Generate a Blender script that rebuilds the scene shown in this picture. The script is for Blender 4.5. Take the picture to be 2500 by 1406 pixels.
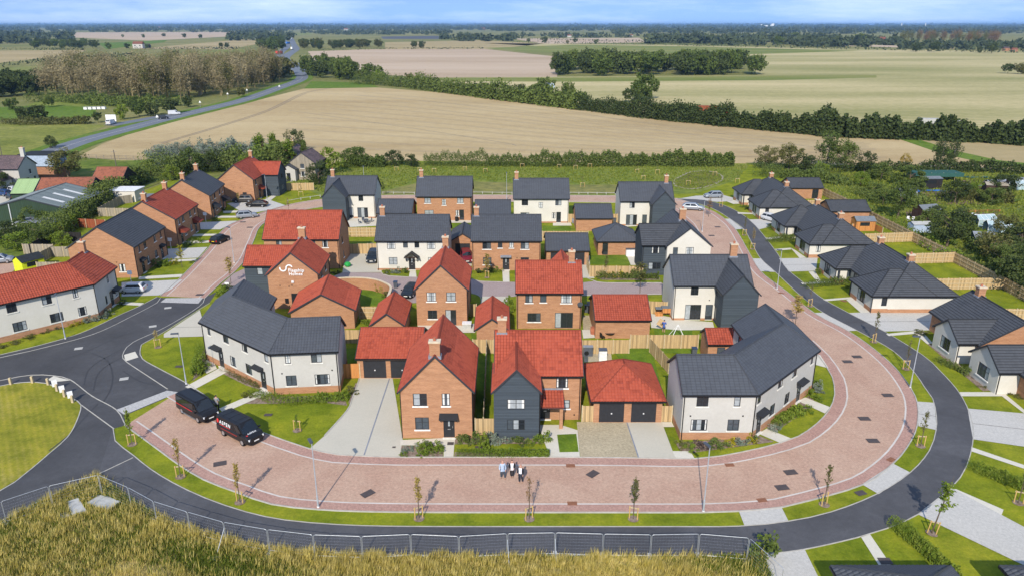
import bpy, math, random
import numpy as np
from mathutils import Vector, Matrix
R = math.radians
rnd = random.Random(7)
rng = np.random.default_rng(11)
for o in list(bpy.data.objects): bpy.data.objects.remove(o)
scene = bpy.context.scene
COL = scene.collection
# ------------------------------------------------------------------ camera, sky, sun, exposure
F, HY, H = 1817.0, 60.0, 37.0          # focal length and horizon row (2500 px wide frame), camera height in metres
PITCH = math.atan((703 - HY) / F); SP, CP = math.sin(PITCH), math.cos(PITCH)
cam_d = bpy.data.cameras.new('camera'); cam = bpy.data.objects.new('camera', cam_d); COL.objects.link(cam)
cam.location = (0, 0, H); cam.rotation_euler = (R(90) - PITCH, 0, 0)
cam_d.sensor_width = 36; cam_d.lens = 36 * F / 2500; cam_d.clip_start = 1; cam_d.clip_end = 60000
scene.camera = cam
SUN_EL, SUN_AZ = R(35.5), R(10.3)        # shadows fall away from the camera, ten degrees to +x
world = bpy.data.worlds.new('World'); scene.world = world; world.use_nodes = True
wn = world.node_tree.nodes; wl = world.node_tree.links; wn.clear()
sky = wn.new('ShaderNodeTexSky'); sky.sky_type = 'NISHITA'; sky.sun_disc = False
sky.sun_elevation = SUN_EL; sky.sun_rotation = R(180) + SUN_AZ; sky.altitude = 50
sky.air_density = 1.0; sky.dust_density = 0.0; sky.ozone_density = 1.5
wb = wn.new('ShaderNodeBackground'); wb.inputs[1].default_value = 0.15
tcw = wn.new('ShaderNodeTexCoord'); vm = wn.new('ShaderNodeVectorMath'); vm.operation = 'ADD'; vm.inputs[1].default_value = (0, 0, .46)
wl.new(tcw.outputs['Generated'], vm.inputs[0]); wl.new(vm.outputs[0], sky.inputs[0])
wo = wn.new('ShaderNodeOutputWorld'); cmap = wn.new('ShaderNodeMapping'); cmap.inputs['Scale'].default_value = (1.2, 1.2, 9); wl.new(tcw.outputs['Generated'], cmap.inputs[0]); cno = wn.new('ShaderNodeTexNoise'); cno.inputs['Scale'].default_value = 2.6; cno.inputs['Detail'].default_value = 6; cno.inputs['Roughness'].default_value = .62; wl.new(cmap.outputs[0], cno.inputs[0])
crp = wn.new('ShaderNodeValToRGB'); crp.color_ramp.elements[0].position = .46; crp.color_ramp.elements[1].position = .74; crp.color_ramp.elements[0].color = (0, 0, 0, 1); crp.color_ramp.elements[1].color = (.5, .5, .5, 1); wl.new(cno.outputs[0], crp.inputs[0])
cmx = wn.new('ShaderNodeMix'); cmx.data_type = 'RGBA'; wl.new(crp.outputs[0], cmx.inputs[0]); wl.new(sky.outputs[0], cmx.inputs[6]); cmx.inputs[7].default_value = (4.2, 4.6, 5.2, 1); wl.new(cmx.outputs[2], wb.inputs[0]); wl.new(wb.outputs[0], wo.inputs[0])
sun_d = bpy.data.lights.new('sun', 'SUN'); sun_d.energy = 2.55; sun_d.angle = R(0.53); sun_d.color = (1, 0.92, 0.80)
sun = bpy.data.objects.new('sun', sun_d); COL.objects.link(sun)
sun.rotation_euler = Vector((math.sin(SUN_AZ) * math.cos(SUN_EL), math.cos(SUN_AZ) * math.cos(SUN_EL), -math.sin(SUN_EL))).to_track_quat('-Z', 'Y').to_euler()
sun.location = (-20, -40, 60)
vs = scene.view_settings; vs.view_transform = 'Standard'; vs.look = 'None'; vs.gamma = 1; vs.use_curve_mapping = False
vs.exposure = 1.02
scene.cycles.max_bounces = 5; scene.cycles.diffuse_bounces = 2; scene.cycles.glossy_bounces = 2
scene.cycles.transparent_max_bounces = 4; scene.cycles.transmission_bounces = 2; scene.cycles.volume_bounces = 0

def G(px, py, z=0.0):
    """point of the plane at height z seen at (px, py) of the photograph"""
    u, v = (px - 1250) / F, (py - 703) / F
    t = (z - H) / (-SP - v * CP)
    return (u * t, (CP - v * SP) * t)
def GL(pts, z=0.0): return [G(x, y, z) for x, y in pts]
# ------------------------------------------------------------------ materials
MATS = {}
class NT:
    def __init__(s, name):
        s.m = bpy.data.materials.new(name); s.m.use_nodes = True; s.t = s.m.node_tree; s.t.nodes.clear()
        s.out = s.n('ShaderNodeOutputMaterial'); s.b = s.n('ShaderNodeBsdfPrincipled'); s.l(s.b.outputs[0], s.out.inputs[0]); MATS[name] = s.m
    def n(s, typ, **kw):
        o = s.t.nodes.new(typ)
        for k, v in kw.items(): setattr(o, k, v)
        return o
    def l(s, a, b): s.t.links.new(a, b)
    def val(s, inp, v):
        if hasattr(v, 'links') or isinstance(v, bpy.types.NodeSocket): s.l(v, inp)
        else: inp.default_value = v
    def pos(s, scale=(1, 1, 1), src='pos', rz=0):
        if src == 'pos': o = s.n('ShaderNodeNewGeometry').outputs['Position']
        else: o = s.n('ShaderNodeTexCoord').outputs[{'obj': 'Object', 'uv': 'UV'}[src]]
        mp = s.n('ShaderNodeMapping'); s.l(o, mp.inputs[0]); mp.inputs['Scale'].default_value = scale; mp.inputs['Rotation'].default_value = (0, 0, rz)
        return mp.outputs[0]
    def noise(s, vec, scale, detail=3, rough=.55, dist=0):
        t = s.n('ShaderNodeTexNoise'); s.l(vec, t.inputs['Vector']); t.inputs['Scale'].default_value = scale
        t.inputs['Detail'].default_value = detail; t.inputs['Roughness'].default_value = rough; t.inputs['Distortion'].default_value = dist
        return t.outputs[0]
    def ramp(s, f, stops):
        r = s.n('ShaderNodeValToRGB'); s.l(f, r.inputs[0]); e = r.color_ramp.elements
        while len(e) < len(stops): e.new(.5)
        for q, (p, c) in zip(e, stops): q.position = p; q.color = (*c, 1) if len(c) == 3 else c
        return r.outputs[0]
    def mix(s, f, a, b, mode='MIX'):
        m = s.n('ShaderNodeMix', data_type='RGBA', blend_type=mode); s.val(m.inputs[0], f)
        for i, v in ((6, a), (7, b)):
            if isinstance(v, tuple): m.inputs[i].default_value = (*v, 1)
            else: s.l(v, m.inputs[i])
        return m.outputs[2]
    def math(s, op, a, b=0.0):
        m = s.n('ShaderNodeMath', operation=op); s.val(m.inputs[0], a); s.val(m.inputs[1], b); return m.outputs[0]
    def bump(s, h, strength=.3, dist=.02):
        b = s.n('ShaderNodeBump'); b.inputs['Strength'].default_value = strength; b.inputs['Distance'].default_value = dist
        s.l(h, b.inputs['Height']); s.l(b.outputs[0], s.b.inputs['Normal'])
    def fin(s, col, rough=.8, spec=.3, metal=0):
        s.val(s.b.inputs['Base Color'], (*col, 1) if isinstance(col, tuple) else col)
        s.val(s.b.inputs['Roughness'], rough); s.b.inputs['Specular IOR Level'].default_value = spec; s.b.inputs['Metallic'].default_value = metal
        return s.m
def two(name, c1, c2, scale=.5, rough=.85, spec=.25, src='pos', detail=4, lo=.35, hi=.65, bump=0, bs=20, metal=0, fine=None):
    s = NT(name); v = s.pos(src=src); f = s.noise(v, scale, detail)
    c = s.ramp(f, [(lo, c1), (hi, c2)])
    if fine: c = s.mix(fine[1], c, s.ramp(s.noise(v, fine[0], 2), [(.3, (.25, .25, .25)), (.7, (.75, .75, .75))]), 'OVERLAY')
    if bump: s.bump(s.noise(v, bs, 2), bump, .03)
    return s.fin(c, rough, spec, metal)
def flat(name, c, rough=.6, spec=.4, metal=0, var=.12, scale=3, src='obj'):
    return two(name, tuple(x * (1 - var) for x in c), tuple(min(1, x * (1 + var)) for x in c), scale, rough, spec, src, 3, metal=metal)
def brick(name, c1, c2, cm):
    s = NT(name); v = s.pos(src='uv'); b = s.n('ShaderNodeTexBrick'); s.l(v, b.inputs[0]); b.inputs['Scale'].default_value = 1
    b.inputs['Brick Width'].default_value = .225; b.inputs['Row Height'].default_value = .075; b.inputs['Mortar Size'].default_value = .006
    b.inputs['Color1'].default_value = (*c1, 1); b.inputs['Color2'].default_value = (*c2, 1); b.inputs['Mortar'].default_value = (*cm, 1); b.inputs['Bias'].default_value = -.1
    n = s.noise(s.pos((1, 1, 5)), .8, 5, .65)
    c = s.mix(.42, b.outputs[0], s.ramp(n, [(.28, (.30, .26, .24)), (.5, (.5, .5, .5)), (.72, (.74, .74, .72))]), 'OVERLAY')
    s.bump(b.outputs[1], .25, -.01)
    return s.fin(c, .9, .15)
brick('brick_orange', (.41, .205, .108), (.36, .170, .088), (.41, .285, .19))
brick('brick_brown', (.36, .165, .09), (.29, .125, .07), (.36, .25, .18))
def rooft(name, ca, cb, cc, w, rough=.75, single=False, joint=(.35, .35)):
    s = NT(name)
    if single: r = s.n('ShaderNodeObjectInfo').outputs['Random']
    else:
        fl = s.n('ShaderNodeVectorMath', operation='FLOOR'); s.l(s.pos(src='uv'), fl.inputs[0])
        wn_ = s.n('ShaderNodeTexWhiteNoise'); s.l(fl.outputs[0], wn_.inputs['Vector']); r = wn_.outputs[0]
    n = s.noise(s.pos(), .55, 3)
    f = s.math('ADD', s.math('MULTIPLY', r, .42), s.math('MULTIPLY', n, .72))
    c = s.ramp(f, [(.30, cc), (.44, cb), (.60, ca), (.9, tuple(min(1, x * w) for x in ca))])
    if not single:
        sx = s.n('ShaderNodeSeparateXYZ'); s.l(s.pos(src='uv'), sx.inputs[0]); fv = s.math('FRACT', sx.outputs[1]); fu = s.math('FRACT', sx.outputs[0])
        c = s.mix(s.math('MULTIPLY', s.math('LESS_THAN', fv, .12), joint[0]), c, tuple(x * .35 for x in cc)); c = s.mix(s.math('MULTIPLY', s.math('LESS_THAN', fu, .22), joint[1]), c, tuple(x * .45 for x in cc))  # shade under tile laps, and shade with dirt in pans, painted into colour
    s.bump(s.noise(s.pos(), 25, 2), .15, .01)
    return s.fin(c, rough, .2)
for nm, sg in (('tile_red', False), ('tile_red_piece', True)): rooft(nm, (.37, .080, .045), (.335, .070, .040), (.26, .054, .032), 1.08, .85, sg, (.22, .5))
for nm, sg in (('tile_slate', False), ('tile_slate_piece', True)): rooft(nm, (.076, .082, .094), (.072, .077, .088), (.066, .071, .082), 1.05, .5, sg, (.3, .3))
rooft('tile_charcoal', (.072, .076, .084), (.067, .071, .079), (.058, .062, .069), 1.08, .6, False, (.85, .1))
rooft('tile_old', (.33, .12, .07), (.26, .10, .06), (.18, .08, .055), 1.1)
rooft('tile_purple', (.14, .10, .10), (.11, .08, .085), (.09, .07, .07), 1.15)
two('render_cream', (.57, .545, .485), (.62, .595, .535), .35, .9, .15, fine=(3, .06))
two('render_white', (.455, .44, .405), (.495, .48, .443), .35, .9, .15, fine=(3, .06))
def boards(name, c, step=.16, axis='z', depth=.02, var=.15):
    s = NT(name); p = s.pos() if axis == 'z' else s.pos(src='uv')
    sx = s.n('ShaderNodeSeparateXYZ'); s.l(p, sx.inputs[0]); q = s.math('DIVIDE', sx.outputs[2 if axis == 'z' else 0], step)
    fr = s.math('FRACT', q); wn_ = s.n('ShaderNodeTexWhiteNoise'); wn_.noise_dimensions = '1D'; s.l(s.math('FLOOR', q), wn_.inputs['W'])
    n = s.noise(s.pos((4, 4, .7) if axis != 'z' else (.8, .8, 6)), 1.2, 4)
    f = s.math('ADD', s.math('MULTIPLY', wn_.outputs[0], .5), s.math('MULTIPLY', n, .5))
    col = s.ramp(f, [(.25, tuple(x * (1 - var) for x in c)), (.75, tuple(min(1, x * (1 + var)) for x in c))])
    col = s.mix(s.math('LESS_THAN', fr, .10), col, tuple(x * .45 for x in c))
    s.bump(fr, .5, depth)
    return s.fin(col, .75, .2)
boards('cladding_blue', (.062, .078, .095), .17)
boards('wood_fence', (.44, .31, .16), .15, 'u', .015, .3)
boards('wood_grey', (.30, .26, .20), .15, 'u', .015, .25)
boards('wood_red', (.26, .075, .035), .15, 'u', .015, .2)
boards('wood_dark', (.025, .022, .022), .15, 'u', .015, .2)
boards('wood_orange', (.50, .22, .07), .15, 'u', .015, .2)
boards('wood_brown', (.055, .032, .026), .15, 'u', .015, .2)
boards('metal_green', (.034, .060, .036), .35, 'u', .02, .1)
boards('metal_roof', (.15, .18, .185), .9, 'u', .03, .15)
boards('metal_lime', (.30, .42, .20), .9, 'u', .02, .05)
flat('wood_post', (.50, .40, .25)); flat('wood_stake', (.55, .36, .13))
flat('frame_dark', (.030, .034, .040), .45, .4); flat('trim_dark', (.035, .038, .046), .5, .35); flat('pipe_black', (.012, .012, .014), .45, .4)
flat('door_black', (.022, .023, .027), .45, .4); flat('garage_door', (.024, .025, .030), .6, .3); flat('sill_white', (.80, .79, .76)); flat('sill_cream', (.70, .68, .62))
flat('lead', (.22, .24, .28), .6); flat('cap_pale', (.60, .50, .36)); flat('pot_clay', (.38, .13, .07)); flat('white_paint', (.78, .78, .77)); flat('grey_plastic', (.08, .09, .11)); flat('bin_blue', (.03, .055, .11))
flat('frame_white', (.75, .76, .76), .5); flat('curtain', (.62, .62, .60), .9, .1); flat('blue_paint', (.06, .22, .36)); flat('blue_tarp', (.03, .17, .52)); flat('yellow_paint', (.62, .68, .02)); flat('black_felt', (.03, .035, .04), .9, .1); flat('grey_felt', (.16, .18, .20), .85, .15)
flat('galv', (.50, .53, .56), .42, .5, .55); flat('lamp_grey', (.46, .49, .54), .4, .5, .3); flat('lamp_head', (.07, .08, .10), .45); flat('manhole', (.075, .06, .058), .7); flat('drain_rust', (.23, .10, .055), .9); flat('cone_grey', (.40, .40, .38)); flat('concrete_foot', (.42, .41, .38))
flat('pane_dark', (.020, .024, .030), .08, .6); flat('pane_mid', (.07, .085, .10), .08, .6); flat('pane_pale', (.33, .36, .38), .12, .5); flat('poly_glass', (.35, .45, .47), .25, .5); flat('net_green', (.035, .10, .085), .8, .1); flat('timber_deck', (.35, .22, .12)); flat('white_plastic', (.72, .72, .74)); flat('cardboard', (.48, .34, .19), .9, .1)
def paint(name, c, rough=.4, metal=.0, coat=.18):
    s = NT(name); s.fin(s.ramp(s.noise(s.pos(src='obj'), 1.5, 2), [(.3, tuple(x * .94 for x in c)), (.7, c)]), rough, .3, metal)
    s.b.inputs['Coat Weight'].default_value = coat; s.b.inputs['Coat Roughness'].default_value = .06
paint('van_black', (.012, .012, .014), .4, 0, .15)
for n_, c_ in (('car_black', (.008, .008, .010)), ('car_white', (.55, .56, .58)), ('car_grey', (.035, .04, .046)), ('car_red', (.16, .008, .018)), ('car_blue', (.02, .05, .14)), ('car_navy', (.012, .018, .026))): paint(n_, c_)
flat('tyre_mark', (.042, .042, .045), .7); flat('track', (.29, .22, .125)); flat('track_dark', (.20, .145, .085)); paint('car_silver', (.26, .29, .33), .4, .2); paint('car_steel', (.05, .047, .045), .4, .0)
flat('tyre', (.012, .012, .013), .9, .1); flat('rim', (.45, .46, .48), .3, .5, .7); flat('glass_car', (.012, .015, .018), .05, .7); flat('lamp_clear', (.72, .74, .76), .15, .6); flat('lamp_red', (.35, .01, .01), .3); flat('plate_white', (.78, .78, .75)); flat('plate_yellow', (.72, .50, .02)); flat('decal_red', (.62, .035, .03)); flat('decal_white', (.82, .82, .82))
flat('skin', (.52, .30, .22), .6); flat('hair_dark', (.03, .02, .016)); flat('hair_bald', (.42, .22, .16)); flat('shirt_blue', (.36, .44, .56)); flat('shirt_white', (.74, .75, .80)); flat('suit_black', (.014, .014, .017), .9); flat('suit_navy', (.018, .022, .034), .9); flat('jeans', (.05, .068, .09), .9); flat('jacket_grey', (.22, .23, .25), .9); flat('shirt_royal', (.05, .11, .38)); flat('shorts_navy', (.02, .035, .10)); flat('shoe_black', (.012, .012, .012)); flat('shoe_tan', (.30, .18, .08))
# ground
def grassm(name, ca, cb, cc, big=.12, fine=2.2, bump=.6, stripes=0, rz=0):
    s = NT(name); v = s.pos()
    f = s.math('ADD', s.math('MULTIPLY', s.noise(v, big, 4), .62), s.math('MULTIPLY', s.noise(v, fine, 4, .7), .38))
    if stripes:
        w = s.n('ShaderNodeTexWave'); s.l(s.pos(rz=rz), w.inputs[0]); w.inputs['Scale'].default_value = stripes; w.inputs['Distortion'].default_value = 1.2; w.inputs['Detail'].default_value = 2
        f = s.math('ADD', s.math('MULTIPLY', f, .9), s.math('MULTIPLY', w.outputs[1], .09))
    c = s.ramp(f, [(.34, ca), (.5, cb), (.66, cc)])
    c = s.mix(.35, c, s.ramp(s.noise(v, 5, 4, .75), [(.3, (.18, .18, .18)), (.7, (.82, .82, .82))]), 'OVERLAY')
    c = s.mix(.5, c, s.ramp(s.noise(v, .45, 3, .6, .4), [(.34, (.22, .28, .2)), (.5, (.5, .5, .5)), (.68, (.74, .68, .5))]), 'OVERLAY')
    s.bump(s.noise(v, 14, 3, .7), bump, .05)
    return s.fin(c, .95, .08)
grassm('lawn', (.125, .170, .012), (.185, .215, .016), (.265, .265, .026), stripes=0)
grassm('lawn_fresh', (.085, .145, .014), (.115, .18, .018), (.15, .20, .026))
grassm('lawn_mown', (.19, .20, .022), (.25, .235, .03), (.34, .29, .07), stripes=.55, rz=-.62)
grassm('meadow', (.12, .165, .03), (.17, .205, .04), (.25, .24, .07), .09, .8)
grassm('meadow_mown', (.16, .17, .05), (.20, .19, .065), (.25, .22, .09), .06, .5, .3)
grassm('rough_grass', (.09, .115, .025), (.135, .145, .035), (.20, .18, .06), .2, 1.0)
grassm('soil_grass', (.26, .205, .075), (.33, .26, .10), (.40, .31, .13), .25, 1.5)
grassm('allotment', (.085, .13, .02), (.125, .165, .03), (.22, .20, .075), .09, .6)
grassm('pasture', (.085, .145, .02), (.11, .175, .025), (.14, .19, .04), .02, .2, .2)
grassm('maize', (.13, .155, .03), (.20, .215, .05), (.28, .265, .085), .05, .9, 1.0)
grassm('countryside', (.13, .15, .045), (.20, .195, .07), (.29, .25, .115), .004, .05, .1)
def fieldm(name, ca, cb, cc, rows=.55, rz=0.0, rowamt=.10, big=.012):
    s = NT(name); v = s.pos()
    f = s.math('ADD', s.math('MULTIPLY', s.noise(s.pos((.35, 1.6, 1), rz=rz), big, 5, .62), .72), s.math('MULTIPLY', s.noise(v, .25, 4, .7), .28))
    w = s.n('ShaderNodeTexWave'); s.l(s.pos(rz=rz), w.inputs[0]); w.bands_direction = 'Y'; w.inputs['Scale'].default_value = rows; w.inputs['Distortion'].default_value = 2.5; w.inputs['Detail'].default_value = 3; w.inputs['Detail Scale'].default_value = .3
    f = s.math('ADD', s.math('MULTIPLY', f, 1 - rowamt), s.math('MULTIPLY', w.outputs[1], rowamt))
    c = s.ramp(f, [(.37, ca), (.49, cb), (.61, cc)])
    c = s.mix(.25, c, s.ramp(s.noise(v, 3, 2, .7), [(.3, (.3, .3, .3)), (.7, (.7, .7, .7))]), 'OVERLAY')
    return s.fin(c, .95, .05)
fieldm('field_tan', (.36, .262, .135), (.45, .342, .185), (.51, .40, .225), .25, .12)
fieldm('field_pink', (.40, .30, .20), (.47, .36, .255), (.51, .40, .29), .12, .05, .06, .006)
fieldm('field_olive', (.24, .24, .09), (.38, .335, .16), (.54, .45, .25), .06, -.12, .10, .007)
fieldm('field_straw', (.30, .24, .12), (.36, .285, .145), (.42, .33, .18), .12, .1, .1, .008)
fieldm('field_green', (.14, .175, .045), (.19, .21, .06), (.24, .235, .08), .08, .1, .1, .01)
def asph(name, c, patch=.2):
    s = NT(name); v = s.pos()
    f = s.math('ADD', s.math('MULTIPLY', s.noise(v, .16, 5, .6, .6), .65), s.math('MULTIPLY', s.noise(v, 1.6, 4, .7), .35))
    col = s.ramp(f, [(.3, tuple(x * (1 - patch) for x in c)), (.52, c), (.75, tuple(x * (1 + 1.5 * patch) for x in c))])
    col = s.mix(.3, col, s.ramp(s.noise(v, 16, 2, .8), [(.3, (.3, .3, .3)), (.7, (.7, .7, .7))]), 'OVERLAY')
    s.bump(s.noise(v, 60, 2), .3, .01)
    return s.fin(col, .8, .3)
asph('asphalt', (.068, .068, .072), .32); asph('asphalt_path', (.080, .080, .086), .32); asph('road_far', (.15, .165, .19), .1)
def pave(name, c1, c2, c3, bw=.2, rh=.1, mort=(.2, .15, .12), patch=.35, rz=.0):
    s = NT(name); v = s.pos(rz=rz); b = s.n('ShaderNodeTexBrick'); s.l(v, b.inputs[0]); b.inputs['Scale'].default_value = 1
    b.inputs['Brick Width'].default_value = bw; b.inputs['Row Height'].default_value = rh; b.inputs['Mortar Size'].default_value = .006
    b.inputs['Color1'].default_value = (*c1, 1); b.inputs['Color2'].default_value = (*c2, 1); b.inputs['Mortar'].default_value = (*mort, 1)
    f = s.math('ADD', s.math('MULTIPLY', s.noise(v, .22, 5, .65, .5), .6), s.math('MULTIPLY', s.noise(v, 2.2, 4, .75), .4))
    c = s.mix(s.ramp(f, [(.42, (0, 0, 0)), (.66, (1, 1, 1))]), b.outputs[0], c3)
    c = s.mix(patch, c, s.ramp(s.noise(v, 4.5, 3, .8), [(.28, (.22, .22, .22)), (.72, (.78, .78, .78))]), 'OVERLAY')
    s.bump(b.outputs[1], .2, -.01)
    return s.fin(c, .88, .15)
pave('block_red', (.50, .315, .228), (.43, .27, .195), (.50, .345, .255))
pave('block_border', (.45, .265, .21), (.39, .225, .185), (.43, .27, .215), patch=.5, rz=.78)
pave('block_lane', (.36, .275, .26), (.33, .26, .25), (.36, .29, .275), patch=.25)
pave('block_pale', (.52, .50, .46), (.47, .455, .42), (.50, .48, .44), .2, .1, (.35, .34, .31), .25, .5)
pave('slab', (.60, .565, .475), (.57, .535, .45), (.60, .565, .48), .6, .6, (.45, .43, .38), .15)
pave('concrete', (.52, .485, .40), (.51, .475, .39), (.48, .45, .37), 3, 3, (.44, .42, .37), .08)
pave('gravel_tan', (.47, .40, .27), (.42, .355, .235), (.46, .39, .265), .05, .05, (.3, .25, .17), .5)
pave('setts', (.46, .45, .43), (.40, .39, .38), (.45, .44, .42), .2, .12, (.3, .3, .29), .4, .4)
two('kerb', (.36, .34, .30), (.47, .45, .40), 1.2, .85, .2); two('line_white', (.50, .45, .40), (.60, .55, .50), .8, .85, .2)
two('soil', (.12, .085, .055), (.20, .15, .10), 2, .95, .05, fine=(14, .5)); two('bark', (.17, .12, .09), (.30, .24, .19), 3, .95, .05, fine=(18, .6))
# foliage
def leafm(name, ca, cb, cc, sc=1.2, tr=.25):
    s = NT(name); oi = s.n('ShaderNodeObjectInfo').outputs['Random']
    n = s.noise(s.pos(), sc, 3, .65); wn_ = s.n('ShaderNodeTexWhiteNoise')
    sn = s.n('ShaderNodeVectorMath', operation='SNAP'); s.l(s.pos(), sn.inputs[0]); sn.inputs[1].default_value = (.35, .35, .35); s.l(sn.outputs[0], wn_.inputs['Vector'])
    f = s.math('ADD', s.math('ADD', s.math('MULTIPLY', n, .45), s.math('MULTIPLY', wn_.outputs[0], .3)), s.math('MULTIPLY', oi, .25))
    c = s.ramp(f, [(.25, ca), (.5, cb), (.78, cc)])
    s.fin(c, .75, .12)
    t = s.n('ShaderNodeBsdfTranslucent'); s.l(c, t.inputs[0]); mx = s.n('ShaderNodeMixShader'); mx.inputs[0].default_value = tr
    s.l(s.b.outputs[0], mx.inputs[1]); s.l(t.outputs[0], mx.inputs[2]); s.l(mx.outputs[0], s.out.inputs[0])
    return s.m
leafm('leaf_dark', (0.041, 0.062, 0.019), (0.070, 0.095, 0.030), (0.115, 0.142, 0.046)); leafm('leaf_mid', (0.069, 0.102, 0.024), (0.112, 0.153, 0.036), (0.180, 0.217, 0.054))
leafm('leaf_bright', (0.096, 0.152, 0.019), (0.152, 0.216, 0.026), (0.240, 0.288, 0.045)); leafm('leaf_yellow', (0.200, 0.190, 0.012), (0.320, 0.290, 0.020), (0.460, 0.400, 0.040)); leafm('leaf_silver', (0.132, 0.165, 0.121), (0.209, 0.248, 0.187), (0.308, 0.341, 0.275))
leafm('leaf_olive', (0.075, 0.083, 0.024), (0.128, 0.132, 0.039), (0.203, 0.188, 0.068)); leafm('leaf_gold', (0.230, 0.167, 0.046), (0.345, 0.259, 0.069), (0.483, 0.368, 0.115)); leafm('leaf_bare', (.20, .165, .085), (.30, .25, .135), (.42, .35, .20)); leafm('leaf_rust', (0.180, 0.108, 0.054), (0.264, 0.162, 0.072), (0.360, 0.228, 0.108))
leafm('leaf_far', (0.041, 0.058, 0.029), (0.060, 0.079, 0.038), (0.089, 0.110, 0.053), .06, .1); leafm('leaf_plum', (0.070, 0.050, 0.045), (0.110, 0.080, 0.070), (0.160, 0.120, 0.100))
leafm('grass_tall', (.30, .255, .05), (.54, .445, .11), (.78, .65, .25), 1.6, .3); leafm('grass_green', (0.120, 0.165, 0.022), (0.180, 0.220, 0.032), (0.270, 0.270, 0.060), .8, .3)
two('bark_brown', (.10, .075, .055), (.16, .125, .095), 4, .9, .1); two('bark_pale', (.26, .23, .18), (.36, .32, .26), 4, .9, .1)
# ------------------------------------------------------------------ helpers
class MB:
    def __init__(s): s.v = []; s.f = []; s.uv = []; s.mi = []
    def face(s, pts, uv=None, m=0):
        i = len(s.v); s.v.extend([tuple(p) for p in pts]); s.f.append(tuple(range(i, i + len(pts)))); s.mi.append(m)
        s.uv.extend(uv if uv else [(0, 0)] * len(pts)); return s
    def obox(s, o, ex, ey, ez, m=0):
        """box with corner o and edge vectors ex, ey, ez"""
        o, ex, ey, ez = map(Vector, (o, ex, ey, ez)); lx, ly, lz = ex.length, ey.length, ez.length
        c = [o, o + ex, o + ex + ey, o + ey, o + ez, o + ex + ez, o + ex + ey + ez, o + ey + ez]
        if ex.cross(ey).dot(ez) < 0: c = [c[i] for i in (3, 2, 1, 0, 7, 6, 5, 4)]
        for q, (a, b) in (((0, 3, 2, 1), (lx, ly)), ((4, 5, 6, 7), (lx, ly)), ((0, 1, 5, 4), (lx, lz)), ((2, 3, 7, 6), (lx, lz)), ((1, 2, 6, 5), (ly, lz)), ((3, 0, 4, 7), (ly, lz))):
            s.face([c[i] for i in q], [(0, 0), (a, 0), (a, b), (0, b)], m)
        return s
    def box(s, c, d, rz=0, m=0):
        """box centred in x, y at c (z = bottom), size d"""
        cs, sn = math.cos(rz), math.sin(rz); ex = Vector((cs, sn, 0)) * d[0]; ey = Vector((-sn, cs, 0)) * d[1]
        return s.obox(Vector(c) - ex / 2 - ey / 2, ex, ey, (0, 0, d[2]), m)
    def cyl(s, p0, p1, r0, r1=None, n=8, cap=True, m=0):
        p0, p1 = Vector(p0), Vector(p1); r1 = r0 if r1 is None else r1; d = (p1 - p0).normalized()
        a = d.orthogonal().normalized(); b = d.cross(a)
        A = [p0 + (a * math.cos(t) + b * math.sin(t)) * r0 for t in [2 * math.pi * k / n for k in range(n)]]
        B = [p1 + (a * math.cos(t) + b * math.sin(t)) * r1 for t in [2 * math.pi * k / n for k in range(n)]]
        for k in range(n): s.face([A[k], A[(k + 1) % n], B[(k + 1) % n], B[k]], None, m)
        if cap: s.face(A[::-1], None, m); s.face(B, None, m)
        return s
    def prism(s, pts, z0, z1, m=0, top=True):
        n = len(pts)
        if sum(pts[k][0] * pts[(k + 1) % n][1] - pts[(k + 1) % n][0] * pts[k][1] for k in range(n)) < 0: pts = pts[::-1]
        for k in range(n):
            a, b = pts[k], pts[(k + 1) % n]; L = math.hypot(b[0] - a[0], b[1] - a[1])
            s.face([(*a, z0), (*b, z0), (*b, z1), (*a, z1)], [(0, z0), (L, z0), (L, z1), (0, z1)], m)
        if top: s.face([(*p, z1) for p in pts], [tuple(p) for p in pts], m)
        return s
    def mesh(s, name, mats, off=(0, 0, 0), smooth=False):
        me = bpy.data.meshes.new(name); off = Vector(off)
        me.from_pydata([Vector(v) - off for v in s.v], [], s.f)
        for m in ([mats] if isinstance(mats, str) else mats): me.materials.append(MATS[m])
        uvl = me.uv_layers.new(name='uv'); uvl.data.foreach_set('uv', np.array(s.uv, np.float32).ravel())
        if len(set(s.mi)) > 1: me.polygons.foreach_set('material_index', s.mi)
        if smooth: me.polygons.foreach_set('use_smooth', [True] * len(s.f))
        return me
    def build(s, name, mats, parent=None, smooth=False, **tags):
        off = parent_off(parent); o = bpy.data.objects.new(name, s.mesh(name, mats, off, smooth)); COL.objects.link(o)
        if parent: o.parent = parent
        return tag(o, **tags)
def parent_off(p):
    v = Vector((0, 0, 0))
    while p: v += p.location; p = p.parent
    return v
def tag(o, label=None, cat=None, group=None, kind=None):
    if label: o['label'] = label
    if cat: o['category'] = cat
    if group: o['group'] = group
    if kind: o['kind'] = kind
    return o
def empty(name, loc, label=None, cat=None, group=None, rz=0):
    o = bpy.data.objects.new(name, None); COL.objects.link(o); o.location = loc; o.rotation_euler = (0, 0, rz); o.empty_display_size = .2
    return tag(o, label, cat, group)
def inst(name, me, parent=None, loc=(0, 0, 0), rz=0, sc=(1, 1, 1)):
    o = bpy.data.objects.new(name, me); COL.objects.link(o); o.location = loc; o.rotation_euler = (0, 0, rz); o.scale = sc
    if parent: o.parent = parent
    return o
def copy_tree(root, loc, rz=0, sc=(1, 1, 1), **tags):
    r = root.copy(); COL.objects.link(r); r.location = loc; r.rotation_euler = (0, 0, rz); r.scale = sc
    for ch in root.children:
        c = ch.copy(); COL.objects.link(c); c.parent = r
        for g in ch.children:
            d = g.copy(); COL.objects.link(d); d.parent = c
    return tag(r, **tags)
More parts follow.
